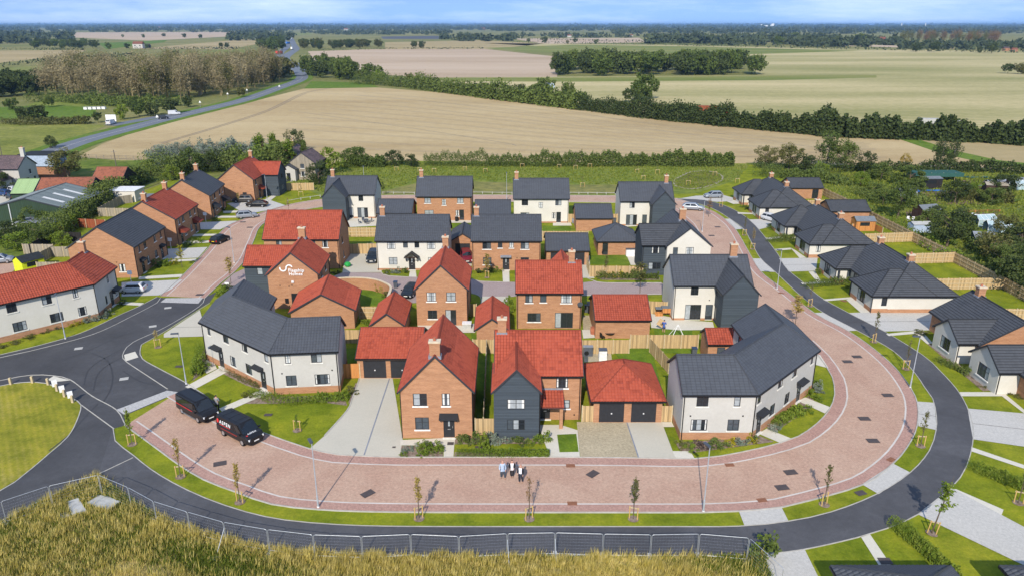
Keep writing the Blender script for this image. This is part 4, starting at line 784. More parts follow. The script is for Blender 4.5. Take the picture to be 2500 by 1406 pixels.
# double garages
def garage(label, ridge, zr, hw, ze=2.5, roof='red', ops=(), **kw):
    g = house(label, (sum(p[0] for p in ridge) / len(ridge), sum(p[1] for p in ridge) / len(ridge)), 'garage', 'garage')
    gabled(g, ridge, zr, hw, ze, roof, openings=ops, eave=.25, verge=.15, **kw); return g
garage('double garage with red roof and dark doors at the head of the long drive', [(-17.2, 78.2), (-9.9, 78.2)], 4.6, 3.9, 2.5, 'red', [('R', .27, .06, 2.5, 2.1, 'g'), ('R', .70, .06, 2.5, 2.1, 'g')], pieces={'side': 'R', 'max': 300, 'list': [], 'test': lambda i, j, n: j < 21})
g = house('double garage under a red pyramid roof with two dark doors and brick piers', (11.3, 68.5), 'garage', 'garage')
hipped(g, 7.7, 15.0, 64.5, 73.0, 2.5, .62, 'red', openings=[('R', .265, .06, 2.45, 2.1, 'g'), ('R', .735, .06, 2.45, 2.1, 'g')], eave=.3, pieces={'max': 150, 'list': [], 'test': anyt})
# bent white terraces
T = [('R1', .10, UP, .6, 1.15, 's'), ('R1', .36, UP, 1.1, 1.15, 'a'), ('R1', .64, UP, 1.1, 1.15, 'a'), ('R1', .935, UP, .7, 1.15, 's'), ('R1', .245, .1, 1.0, 2.1, 'd'), ('R1', .43, GR, 1.15, 1.2, 'a'), ('R1', .66, GR, 1.15, 1.2, 'a'), ('R1', .86, .1, 1.0, 2.1, 'd')]
h = house('bent cream terrace with ribbed charcoal roof facing the asphalt junction', (-26, 76), 'terrace', 'terrace_house')
gabled(h, [(-33.1, 87.0), (-32.5, 81.1), (-24.1, 74.2), (-18.5, 74.75)], 7.3, 3.65, 4.8, 'ribbed', 'render_white', plinth=.75, sill='sill_cream', pipes=[('R', 1), ('R', 2), ('R', 3)], pieces={'side': 'R', 'seg': 2, 'max': 300, 'list': [], 'test': anyt},
       openings=T + [('R2', .25, UP, .55, 1.15, 's'), ('R2', .68, UP, 1.1, 1.15, 'a'), ('R2', .27, GR, 1.1, 1.2, 'a'), ('R2', .74, GR, 1.55, 1.2, 't'), ('R2', .13, 2.35, .1, .1, 'v'), ('R2', .89, 2.5, .1, .1, 'v'), ('L0', .5, UP, .9, 1.1, 's')])
for fr in (.245, .86):
    a, b = Vector((-35.9, 79.65)), Vector((-25.55, 71.3)); canopy(h, a, (b - a).normalized(), Vector((-.634, -.773)), fr * (b - a).length, 2.4, 1.7)
h = house('bent white terrace with smooth slate roof on the outer bend of the ring road', (22, 68), 'terrace', 'terrace_house')
gabled(h, [(15.7, 64.95), (21.2, 64.95), (28.7, 72.8), (28.6, 78.6)], 7.3, 3.6, 4.85, 'slate', 'render_white', plinth=.75, sill='sill_cream', pipes=[('R', 0), ('R', 1), ('R', 2)],
       openings=[('R0', .27, UP, 1.1, 1.15, 'a'), ('R0', .75, UP, .6, 1.15, 's'), ('R0', .25, GR, 1.55, 1.2, 't'), ('R0', .73, GR, 1.1, 1.2, 'a'), ('R0', .11, 2.45, .1, .1, 'v'), ('R0', .84, 2.45, .1, .1, 'v'),
                 ('R1', .06, UP, .7, 1.15, 's'), ('R1', .385, UP, 1.1, 1.15, 'a'), ('R1', .62, UP, 1.1, 1.15, 'a'), ('R1', .93, UP, .6, 1.15, 's'), ('R1', .10, .1, 1.0, 2.1, 'd'), ('R1', .30, GR, 1.1, 1.2, 'a'), ('R1', .54, GR, 1.1, 1.2, 'a'), ('R1', .75, .1, 1.0, 2.1, 'd'), ('L2', .5, UP, .9, 1.1, 's'), ('L2', .5, GR, 1.0, 1.2, 'a')])
for fr in (.10, .75):
    a, b = Vector((22.58, 61.68)), Vector((31.98, 71.6)); canopy(h, a, (b - a).normalized(), Vector((.723, -.69)), fr * (b - a).length, 2.4, 1.7)
h = house('cream terrace with red pantile roof and bent end along the asphalt road', (-66, 88), 'terrace', 'terrace_house')
gabled(h, [(-77.0, 74.9), (-58.7, 93.6), (-59.3, 99.3)], 7.5, 3.75, 4.9, ['red', 'redflat'], 'render_cream', plinth=.75, sill='sill_cream', pipes=[('R', 1), ('R', 2)],
       openings=[('R0', .55, GR, 1.5, 1.2, 't'), ('R0', .66, UP, 1.1, 1.15, 'a'), ('R0', .80, UP, 1.1, 1.15, 'a'), ('R0', .92, UP, .6, 1.15, 's'), ('R0', .675, GR, 1.5, 1.2, 't'), ('R0', .825, GR, 1.5, 1.2, 't'), ('R0', .935, GR, 1.0, 1.2, 'a'), ('R0', .45, UP, 1.1, 1.15, 'a'), ('R0', .4, GR, 1.1, 1.15, 'a'),
                 ('R1', .62, UP, .6, 1.15, 's'), ('R1', .42, GR, .5, 1.2, 's'), ('R1', .66, .1, 1.0, 2.1, 'd'), ('R1', .88, GR, .7, 1.2, 's')])
canopy(h, (-54.8, 93.4), (-.1, .995), (.995, .1), 3.9, 2.4, 1.6); chimney(h, -59.25, 98.6, 7.5, 9.0)
# brick row along the left road
def rowhouse(label, x0, y0, x1, y1, hw, roof, extra=(), zr=8.2):
    h = house(label, (x0, (y0 + y1) / 2)); gabled(h, [(x0, y0), (x1, y1)], zr, hw, 4.9, roof, 'brick_orange', eave=.25, verge=.12, pipes=[('R', 0), ('R', 1)],
        openings=[('R', .16, UP, .65, 1.15, 's'), ('R', .34, UP, .95, 1.15, 'a'), ('R', .66, UP, .95, 1.15, 'a'), ('R', .86, UP, .65, 1.15, 's'), ('R', .2, .1, 1.0, 2.1, 'd'), ('R', .37, GR, 1.0, 1.2, 'a'), ('R', .63, GR, 1.0, 1.2, 'a'), ('R', .83, .1, 1.0, 2.1, 'd'), ('S', .46, 2.45, .1, .1, 'v'), ('S', .7, 2.45, .1, .1, 'v'), *extra]); return h
h = rowhouse('brick pair with ribbed charcoal roof and window beside the white hatchback', -62.8, 109.0, -63.4, 121.2, 5.1, 'dark', [('S', .78, 1.0, .95, 1.25, 's')])
for yy in (111.4, 119.0): canopy(h, (-57.95 - .045 * (yy - 109), yy), (-.05, 1), (1, .05), 0, 2.35, 1.3)
h = rowhouse('brick pair with red roof and red-tiled door canopies', -64.0, 126.1, -64.7, 137.8, 5.3, 'redflat')
for yy in (128.6, 135.6): canopy(h, (-58.95 - .05 * (yy - 126), yy), (-.05, 1), (1, .05), 0, 2.3, 2.0, 1.3, 'tile_red', .7)
chimney(h, -64.0, 127.2, 8.2, 9.5); chimney(h, -64.6, 136.8, 8.2, 9.5)
h = rowhouse('brick pair with charcoal roof, two chimneys and dark door canopies', -65.0, 144.8, -66.4, 156.6, 5.1, 'dark')
for yy in (147.6, 154.4): canopy(h, (-60.1 - .09 * (yy - 145), yy), (-.09, 1), (1, .09), 0, 2.3, 2.0, 1.3, 'tile_charcoal', .7)
chimney(h, -65.1, 145.9, 8.2, 9.5); chimney(h, -66.3, 155.6, 8.2, 9.5)
h = house('brick house with red roof and blue-clad wing at the bend of the ring road', (-60, 166))
gabled(h, [(-60.6, 161.4), (-60.5, 173.4)], 8.2, 4.1, 4.9, 'redflat', openings=[('S', .72, .1, .9, 2.0, 'x'), ('S', .4, 3.0, .1, .1, 'v'), ('S', .6, 3.0, .1, .1, 'v'), ('R', .15, UP, .8, 1.1, 's'), ('R', .3, .1, 1.0, 2.1, 'd')], pipes=[('R', 0)])
gabled(h, [(-60.2, 170.4), (-52.9, 170.4)], 7.4, 3.3, 4.9, 'redflat', 'cladding_blue', S=False, openings=[('E', .5, UP, 1.2, 1.1, 'a'), ('E', .5, GR, 1.2, 1.1, 'a')], sill=None); canopy(h, (-56.75, 165.4), (0, 1), (1, 0), 0, 2.3, 1.8, 1.3, 'tile_red', .7); chimney(h, -60.5, 172.6, 8.2, 9.6)
# middle of the block
h = house('broad brick house with long red pantile roof and brick gable by the silver car', (-33.5, 117))
gabled(h, [(-39.6, 117.7), (-27.4, 117.7)], 8.65, 4.1, 4.9, 'red', openings=[('R', .2, UP, .9, 1.2, 'a'), ('R', .65, UP, .9, 1.2, 'a'), ('R', .82, UP, .9, 1.2, 'a'), ('E', .35, UP, .7, 1.1, 's'), ('E', .4, 1.0, .7, 1.1, 's')], pipes=[('R', 1)])
h = house('brick gable house with white company sign, red roof and blue-clad side wing', (-30, 100))
gabled(h, [(-29.9, 96.0), (-30.45, 104.9)], 8.05, 3.6, 4.9, 'red', eave=.25, verge=.15, openings=[('S', .51, .1, 1.0, 2.1, 'x'), ('S', .37, .35, .5, .75, 'v'), ('S', .22, 3.3, .1, .1, 'v'), ('S', .4, 3.15, .1, .1, 'v'), ('S', .46, 3.3, .1, .1, 'v'), ('R', .35, UP, .9, 1.2, 'a'), ('R', .7, UP, .9, 1.2, 'a'), ('R', .3, GR, .9, 1.2, 'a')], pipes=[('R', 1)])
gabled(h, [(-38.0, 102.6), (-30.6, 102.6)], 7.15, 2.7, 4.9, 'red', 'cladding_blue', E=False, verge=.12, openings=[('R', .3, UP, .8, 1.1, 's')], sill=None); chimney(h, -30.4, 104.2, 8.05, 9.5, .95, .6)
MB().box((-31.0, 96.1, .75), (.5, .12, .75)).build('meter_box', 'pipe_black', h); MB().box((-29.95, 96.08, 3.75), (.32, .14, .3)).build('alarm_box', 'white_plastic', h)
sg = lettering(h, 'Flagship', (-30.42, 96.12, 5.30), (1, 0, 0), .62, 'decal_white'); sg2 = lettering(h, 'Homes', (-30.38, 96.12, 4.80), (1, 0, 0), .60, 'decal_white')
mb = MB()
def arc(cx, cz, r, a0, a1, w=.17):
    for k in range(12):
        t0, t1 = R(a0 + (a1 - a0) * k / 12), R(a0 + (a1 - a0) * (k + 1) / 12); q = []
        for rr, t in ((r - w / 2, t0), (r + w / 2, t0), (r + w / 2, t1), (r - w / 2, t1)): q.append((cx + rr * math.cos(t), 96.00, cz + rr * math.sin(t)))
        mb.face(q if a1 > a0 else q[::-1]); mb.face([(x, y + .04, z) for x, y, z in q])
arc(-31.06, 5.86, .42, 165, 360); arc(-30.22, 5.86, .42, 180, 20); mb.build('emblem', 'decal_white', h)
garage('brick garage with red roof behind the bent cream terrace', [(-24.2, 88.4), (-25.0, 96.4)], 4.85, 4.2, 2.5, 'red', pieces={'side': 'R', 'max': 120, 'list': [], 'test': anyt})
garage('small red-roofed garage beside the gabled brick house and its dark car', [(-15.2, 83.7), (-15.35, 91.6)], 4.1, 2.15, 2.5, 'red')
garage('small red-roofed garage between two brick houses and a timber gate', [(-2.4, 82.3), (-2.5, 90.2)], 4.0, 2.1, 2.5, 'red')
garage('brick garage with mottled red roof and climbing plants behind the timber fence', [(10.25, 89.4), (17.3, 89.4)], 4.45, 3.95, 2.5, 'red')
garage('small brick store with red roof behind the slate-roofed terrace', [(22.4, 80.0), (25.7, 80.0)], 3.75, 1.9, 2.5, 'red', [('R', .5, .06, .9, 2.0, 'x')])
h = house('gabled brick house with red roof and white-framed bedroom windows beside the lane', (-9, 94))
gabled(h, [(-9.08, 89.75), (-9.15, 99.2)], 8.3, 3.5, 4.9, 'red', eave=.25, verge=.15, openings=[('S', .30, 3.35, 1.2, 1.25, 'q'), ('S', .69, 3.35, 1.2, 1.25, 'q'), ('S', .31, GR, 1.2, 1.2, 'a'), ('S', .675, .1, 1.4, 2.1, 'f')], pipes=[('R', 0), ('R', 1)], pieces={'side': 'R', 'max': 120, 'list': [], 'test': anyt}); chimney(h, -9.15, 98.6, 8.3, 9.7, .8, .55)
h = house('brick house with wide red roof, satellite dish and glazed garden doors', (4.7, 92))
gabled(h, [(.42, 92.5), (9.05, 92.5)], 8.05, 3.9, 4.9, 'red', openings=[('R', .19, 3.55, .95, 1.2, 'a'), ('R', .41, 3.6, .8, 1.15, 's'), ('R', .765, 3.5, 1.4, 1.25, 'q'), ('R', .27, .95, 1.7, 1.2, 't'), ('R', .735, .1, 2.3, 2.1, 'p')], pipes=[('R', 0), ('R', 1)]); chimney(h, 7.75, 92.5, 8.05, 9.5, .75, .55)
gabled(h, [(6.9, 99.6), (6.9, 92.8)], 7.4, 2.4, 4.9, 'red', 'brick_orange', E=False); MB().cyl((8.62, 88.2, 3.6), (8.62, 88.32, 3.64), .36, .3, 12).cyl((8.62, 88.35, 3.55), (8.62, 88.8, 3.4), .03).build('satellite_dish', 'grey_plastic', h)
h = house('cream house with charcoal roof and timber-framed gabled porch', (-15.8, 116))
gabled(h, [(-21.6, 116.7), (-10.0, 116.7)], 8.2, 4.05, 4.9, 'ribbed', 'render_cream', plinth=.35, sill='sill_cream', openings=[('R', .21, UP, 1.3, 1.2, 'q'), ('R', .41, UP + .2, .75, .95, 's'), ('R', .57, UP + .2, .75, .95, 's'), ('R', .77, UP, 1.3, 1.2, 'q'), ('R', .225, GR, 1.35, 1.2, 'q'), ('R', .49, .1, 1.0, 2.1, 'd'), ('R', .78, GR, 1.35, 1.2, 'q')], pipes=[('R', 0), ('R', 1)]); chimney(h, -20.8, 116.7, 8.2, 9.6)
mb = MB(); px_, py_ = -15.85, 112.9
for s_ in (-1, 1): mb.face([(px_ + s_ * 1.2, py_ - 1.1, 2.35), (px_, py_ - 1.1, 3.25), (px_, py_ + .1, 3.25), (px_ + s_ * 1.2, py_ + .1, 2.35)]); mb.face([(px_ + s_ * 1.2, py_ - 1.1, 2.27), (px_, py_ - 1.1, 3.17), (px_, py_ + .1, 3.17), (px_ + s_ * 1.2, py_ + .1, 2.27)])
pr = mb.build('porch_roof', 'tile_charcoal', h)
for s_ in (-1, 1): MB().cyl((px_ + s_ * 1.15, py_ - 1.08, 2.3), (px_, py_ - 1.08, 3.18), .06, n=4).build('rafter', 'wood_brown', pr); MB().cyl((px_ + s_ * .85, py_ - .95, 2.45), (px_ + s_ * .85, py_ - .05, 1.5), .06, n=4).build('brace', 'wood_brown', pr)
MB().box((px_, py_ - 1.08, 2.42), (1.9, .08, .1)).build('tie_beam', 'wood_brown', pr)
h = house('brick house with charcoal roof and flat door canopy facing the lane', (-.9, 116))
gabled(h, [(-6.5, 116.7), (4.7, 116.7)], 8.2, 4.05, 4.9, 'ribbed', openings=[('R', .215, UP, 1.35, 1.2, 'a'), ('R', .41, UP + .2, .7, .95, 's'), ('R', .575, UP + .2, .7, .95, 's'), ('R', .77, UP, 1.3, 1.2, 'a'), ('R', .22, GR, 1.35, 1.2, 'a'), ('R', .495, .1, 1.05, 2.1, 'd'), ('R', .77, GR, 1.3, 1.2, 'a'), ('R', .65, 2.0, .1, .1, 'v')], pipes=[('R', 0), ('R', 1)]); chimney(h, -5.7, 116.7, 8.2, 9.6); canopy(h, (-6.32, 112.95), (1, 0), (0, -1), .495 * 10.8, 2.4, 1.7, .6, 'lead', .1)
g = garage('single garage with dark roof sheltering a dark red car', [(-8.35, 120.9), (-8.45, 128.6)], 3.9, 2.2, 2.5, 'dark', [('S', .5, .05, 2.5, 2.05, 'g')])
garage('double garage with plain charcoal roof and dark doors beside the fenced lawn', [(5.45, 119.4), (12.6, 119.4)], 4.4, 4.0, 2.5, 'slate', [('R', .28, .05, 2.5, 2.1, 'g'), ('R', .72, .05, 2.5, 2.1, 'g')])
g = house('brick outbuilding under a hipped charcoal roof beside an artificial lawn', (18, 125), 'garage', 'garage'); hipped(g, 14.3, 21.6, 120.9, 128.6, 2.5, .6, 'slate', openings=[('R', .18, .06, .95, 2.05, 'x')], eave=.3)
h = house('house of blue-clad front and cream gable with charcoal roof by the lane end', (25, 115))
gabled(h, [(20.0, 113.9), (27.2, 113.9)], 7.4, 3.65, 4.9, 'dark', 'cladding_blue', E=False, openings=[('R', .30, UP, 1.2, 1.15, 'a'), ('R', .30, GR, 1.9, 1.1, 't')], sill=None, pipes=[('R', 0)])
gabled(h, [(27.2, 109.65), (27.0, 121.8)], 7.85, 3.6, 4.9, 'dark', 'render_cream', eave=.25, verge=.15, openings=[('S', .19, UP, .75, 1.2, 's'), ('S', .52, UP, 1.2, 1.2, 'q'), ('S', .5, GR, 1.2, 1.2, 'a')], sill='sill_cream'); chimney(h, 27.1, 115.4, 7.85, 9.6, .95, .6)
h = house('cream house with charcoal roof, blue-clad gable wing and open glazed door', (26, 94))
gabled(h, [(21.1, 95.4), (31.5, 95.4)], 7.95, 3.9, 4.9, 'slate', 'render_cream', plinth=.3, openings=[('R', .265, UP, 1.0, 1.2, 'a'), ('R', .265, .1, 2.1, 2.1, 'p'), ('R', .475, .1, .95, 2.1, 'x'), ('R', .46, 2.75, .1, .1, 'v')], sill='sill_cream', pipes=[('R', 0)]); chimney(h, 29.6, 95.4, 7.95, 9.6, .9, .6)
gabled(h, [(28.9, 87.95), (28.9, 95.0)], 7.55, 2.42, 4.9, 'dark', 'cladding_blue', .2, .15, E=False, openings=[('L', .55, UP, .9, 1.1, 'a'), ('L', .5, .2, 1.5, 2.0, 'f')], sill=None)
# back row
def backrow(label, x0, x1, y, zr, hw, wall, ops, ch=None, plinth=0, sill='sill_white', roof='slate'):
    h = house(label, ((x0 + x1) / 2, y)); gabled(h, [(x0, y), (x1, y)], zr, hw, 4.9, roof, wall, openings=ops, plinth=plinth, sill=sill, pipes=[('R', 1)])
    if ch: chimney(h, ch, y, zr, zr + 1.4, .7, .55)
    return h
h = backrow('house with blue-clad gable wing, cream wall and patio set', -37.6, -27.4, 150.6, 7.9, 4.15, 'render_cream', [('R', .72, UP, .95, 1.15, 'a'), ('R', .50, .1, .95, 2.1, 'x'), ('R', .74, .1, 2.1, 2.1, 'p'), ('R', .55, 2.6, .1, .1, 'v')], -36.5, .3, 'sill_cream')
gabled(h, [(-35.1, 143.8), (-35.1, 150.2)], 7.55, 2.5, 4.9, 'dark', 'cladding_blue', .2, .15, E=False, openings=[('R', .5, UP, .7, 1.1, 's')], sill=None)
backrow('brick house with slate roof, arched garden store and rear chimney', -19.1, -7.9, 148.6, 8.2, 3.95, 'brick_orange', [('R', .2, UP, 1.25, 1.15, 'q'), ('R', .50, UP - .4, .8, 1.2, 'q'), ('R', .80, UP, 1.25, 1.15, 'q'), ('R', .22, GR, 1.8, 1.15, 'q'), ('R', .74, .9, .7, 1.2, 's'), ('R', .82, .1, .9, 2.1, 'x')], -18.2)
backrow('cream house with slate roof facing a fenced lawn and utility door', .2, 11.3, 146.5, 8.2, 3.85, 'render_cream', [('R', .2, UP, 1.25, 1.15, 'a'), ('R', .49, UP - .5, .8, 1.15, 's'), ('R', .81, UP, 1.2, 1.15, 'a'), ('R', .2, GR, 1.7, 1.15, 't'), ('R', .73, .9, .7, 1.2, 's'), ('R', .82, .1, .9, 2.1, 'x')], .9, .3, 'sill_cream')
h = backrow('cream house with slate roof and blue-clad wing where the footpath begins', 20.8, 31.3, 144.4, 7.9, 3.9, 'render_cream', [('R', .22, UP, 1.0, 1.15, 'a'), ('R', .22, .1, 2.1, 2.1, 'p'), ('R', .47, .1, .9, 2.1, 'x')], 30.2, .3, 'sill_cream')
gabled(h, [(28.8, 137.7), (28.8, 144.2)], 7.45, 2.35, 4.9, 'slate', 'cladding_blue', .2, .15, E=False, openings=[('L', .5, UP, .7, 1.1, 's')], sill=None)
garage('dark-roofed garage between the patio house and the rear brick house', [(-26.4, 144.8), (-19.4, 144.8)], 4.4, 3.9, 2.5, 'slate')
garage('dark-roofed garage between the rear brick house and the rear cream house', [(-7.3, 144.2), (-.2, 144.2)], 4.4, 3.9, 2.5, 'slate')
garage('brick garage with plain charcoal roof and blue bins at its end', [(12.0, 140.6), (19.1, 140.6)], 4.4, 3.95, 2.5, 'slate')
garage('brick garage with open white door behind the bungalows', [(62.3, 167.6), (69.8, 167.6)], 4.2, 3.3, 2.5, 'dark', [('R', .78, .06, 1.4, 2.05, 'f')])
garage('brick garage with charcoal roof beside the orange garden shed', [(62.4, 145.4), (70.3, 145.4)], 4.1, 3.1, 2.5, 'dark')
# bungalows
def bungalow(label, x0, ya0, ya1, yb0, yb1, x1):
    h = house(label, (x0 + 6, (ya0 + yb1) / 2), 'bungalow', 'bungalow'); zr = hipped(h, x0 + 2.2, x1, ya0, yb1, 2.5, .74, 'dark', 'render_cream', openings=[('S', .52, .1, 1.0, 2.1, 'd'), ('S', .62, .5, 1.5, 1.6, 't'), ('S', .42, .1, 1.0, 2.1, 'd')], plinth=.55)
    for y0, y1, ops in ((ya0 + .03, ya1, [('R', .20, 1.0, .75, 1.2, 's'), ('R', .42, 1.0, .75, 1.2, 's'), ('S', .5, .45, 2.4, 1.75, 't')]), (yb0, yb1 - .03, [('S', .5, .45, 2.4, 1.75, 't'), ('R', .3, .45, 1.6, 1.7, 't')])):
        hipped(h, x0, x1 - 3.0, y0, y1, 2.495, .74, 'dark', 'render_cream', openings=ops, plinth=.6, gut=False)
        trim_lines(h, [], [((x0, y0, 2.49), (x0 + 2.2, y0, 2.49)), ((x0, y1, 2.49), (x0, y0, 2.49)), ((x0 + 2.2, y1, 2.49), (x0, y1, 2.49))])
        MB().cyl((x0 + .3, y0 + .3, 0), (x0 + .3, y0 + .3, 2.45), .05, n=6).build('downpipe', 'pipe_black', h)
    MB().box((x0 + .55, ya1 + .25, 0), (.16, .16, 2.45)).build('porch_post', 'trim_dark', h); MB().box((x0 + .55, yb0 - .25, 0), (.16, .16, 2.45)).build('porch_post', 'trim_dark', h)
    xm = (x0 + 2.2 + x1) / 2; hh = (x1 - x0 - 2.2) / 2
    chimney(h, xm, ya0 + hh + .2, zr, zr + .95, .75, .75); chimney(h, xm, yb1 - hh - .2, zr, zr + .95, .75, .75)
bungalow('cream bungalow pair with hipped charcoal roof opposite the open grass verge', 48.5, 94.1, 101.4, 106.1, 113.0, 60.3)
bungalow('cream bungalow pair with hipped roof and small white car between drives', 49.4, 119.2, 126.0, 131.1, 139.0, 60.7)
bungalow('cream bungalow pair with hipped roof beside the parked silver hatchback', 49.4, 145.8, 153.2, 157.8, 164.8, 60.7)
h = house('brick and cream bungalow with gabled charcoal roof and front picture window', (56, 82), 'bungalow', 'bungalow')
gabled(h, [(58.1, 77.7), (58.2, 88.6)], 5.35, 4.9, 2.5, 'dark', 'brick_orange', eave=.35, openings=[('L', .25, .1, 1.0, 2.1, 'd')]); chimney(h, 58.2, 87.0, 5.35, 6.5, .85, .8)
gabled(h, [(51.0, 80.8), (58.0, 80.8)], 4.55, 2.75, 2.6, 'dark', 'render_cream', .3, .2, E=False, openings=[('S', .5, .75, 2.0, 1.5, 't')], pipes=[('R', 0)])
h = house('cream bungalow with gabled charcoal roof and black front door by the for-sale board', (56, 70), 'bungalow', 'bungalow')
gabled(h, [(58.1, 63.0), (58.1, 74.2)], 5.3, 4.9, 2.5, 'dark', 'brick_orange', eave=.35)
gabled(h, [(51.05, 73.3), (58.0, 73.3)], 4.6, 2.8, 2.6, 'dark', 'render_cream', .3, .2, E=False, openings=[('S', .5, .75, 2.0, 1.5, 't'), ('R', .62, .1, 1.0, 2.1, 'd')], pipes=[('R', 0)])
h = house('bungalow roof of ribbed grey tiles beside the block-paved drive', (25, 36), 'bungalow', 'bungalow'); hipped(h, 21.5, 29.6, 31.0, 41.1, 2.6, .6, 'ribbed', 'render_cream')
h = house('bungalow roof of ribbed grey tiles beyond the clipped hedge', (38, 36), 'bungalow', 'bungalow'); hipped(h, 32.9, 41.0, 31.0, 41.1, 2.6, .6, 'ribbed', 'render_cream')
# ------------------------------------------------------------------ neighbours on the left and behind
h = house('dark green metal industrial shed with grey sheet roof and pale rooflights', (-93, 140), 'shed', 'industrial_shed')
gabled(h, [(-94.3, 141.2), (-94.6, 156.2)], 5.3, 7.6, 3.3, 'sheet', 'metal_green', .15, .1)
for side in (-1, 1):
    for yy in (144.0, 147.6, 151.2):
        xm = -94.4; zz = lambda d: 5.3 - d * .263 + .06
        q = [(xm + side * 1.8, yy, zz(1.8)), (xm + side * 5.8, yy, zz(5.8)), (xm + side * 5.8, yy + .9, zz(5.8)), (xm + side * 1.8, yy + .9, zz(1.8))]
        MB().face(q if side < 0 else q[::-1]).build('rooflight', 'curtain', h)
MB().cyl((-97.5, 141.1, 0), (-97.5, 141.2, 4.2), .08).build('downpipe', 'white_plastic', h)
h = house('low green flat-roofed lean-to beside the metal shed', (-89, 138), 'shed', 'lean_to'); MB().box((-89.5, 138.2, 0), (8, 3.6, 1.7)).build('wall', 'metal_green', h); MB().box((-89.5, 138.2, 1.71), (8.4, 4.0, .15)).build('roof', 'lead', h)
h = house('long old barn with weathered red pantile roof', (-96, 161), 'barn', 'barn'); gabled(h, [(-103.0, 161.5), (-91.6, 162.5)], 5.3, 4.0, 2.9, 'old', 'wood_dark', .2, .1, openings=[('E', .5, .9, .9, 1.2, 's')])
h = house('small barn with lime green metal roof at the end of the old barn', (-106, 160), 'barn', 'barn'); gabled(h, [(-107.8, 161.0), (-103.2, 161.4)], 5.2, 4.2, 2.8, 'lime', 'metal_green', .15, .05)
h = house('old barn with orange tiled roof and black boarded gable', (-95, 174), 'barn', 'barn'); gabled(h, [(-97.5, 174.3), (-90.3, 174.3)], 5.4, 3.6, 3.0, 'old', 'wood_dark', .2, .1)
h = house('flat white-roofed outbuilding below the old barns', (-87, 163), 'shed', 'outbuilding'); MB().box((-86.5, 163.5, 0), (7, 4.5, 2.4)).build('wall', 'render_cream', h); MB().box((-86.5, 163.5, 2.41), (7.4, 4.9, .16)).build('roof', 'white_plastic', h)
h = house('white cottage with purple slate roof, white chimney and blue doors', (-121, 180)); gabled(h, [(-127.0, 178.5), (-116.5, 178.5)], 7.4, 3.8, 4.8, 'purple', 'render_white', openings=[('E', .4, .1, 1.1, 2.1, 'd'), ('E', .6, 2.9, .9, 1.1, 'a'), ('E', .8, 1.0, .8, 1.1, 's')]); chimney(h, -117.0, 178.5, 7.3, 9.4, .9, .7, 'render_white')
gabled(h, [(-120.6, 174.5), (-120.6, 169.5)], 4.6, 2.6, 2.8, 'purple', 'render_white', openings=[('R', .4, .1, 1.0, 2.1, 'd')], S=False)
h = house('pale blue clad extension with flat dark roof behind the cottage', (-118, 190)); MB().box((-120, 190.5, 0), (9, 6, 3.2)).build('wall', 'brick_brown', h); MB().box((-119.6, 190, 3.2), (8.6, 5.6, 2.8)).build('upper_wall', 'shirt_blue', h); MB().box((-119.6, 190, 6.01), (9, 6, .2)).build('roof', 'black_felt', h)
fit_opening(h, Vector((-123.9, 187.19)), Vector((1, 0)), Vector((0, -1)), 2.0, 4.2, 1.2, 1.1, 'a', None); fit_opening(h, Vector((-115.29, 187.2)), Vector((0, 1)), Vector((1, 0)), 3.0, 4.2, 1.2, 1.1, 'a', None)
for (x, y, lab) in ((-57.5, 196, 'brown tiled house among garden trees with chimney'), (-52.0, 189, 'brown tiled cottage with cream gable half hidden by conifers')):
    h = house(lab, (x, y)); gabled(h, [(x - .5, y - 3.5), (x + .5, y + 3.5)], 7.0, 3.6, 4.4, 'purple', 'brick_brown' if x < -55 else 'wood_grey', openings=[('S', .5, 3.0, 1.0, 1.1, 'a'), ('S', .5, 1.0, 1.2, 1.2, 'a')]); 
    if x < -55: chimney(h, x, y, 7.0, 8.6)
h = house('small white garden building under a conifer', (-55, 186), 'shed', 'outbuilding'); gabled(h, [(-55.6, 183.8), (-55.6, 188.5)], 4.2, 2.0, 3.0, 'slate', 'render_white', openings=[('S', .5, .1, .9, 2.0, 'x')])
h = house('pale timber garden room with grey flat roof behind the red-roofed pair', (-76, 155), 'shed', 'garden_room'); MB().box((-75.5, 156.5, 0), (6, 4, 2.3)).build('wall', 'wood_orange', h); MB().box((-75.5, 156.5, 2.31), (6.6, 4.6, .14)).build('roof', 'grey_felt', h)
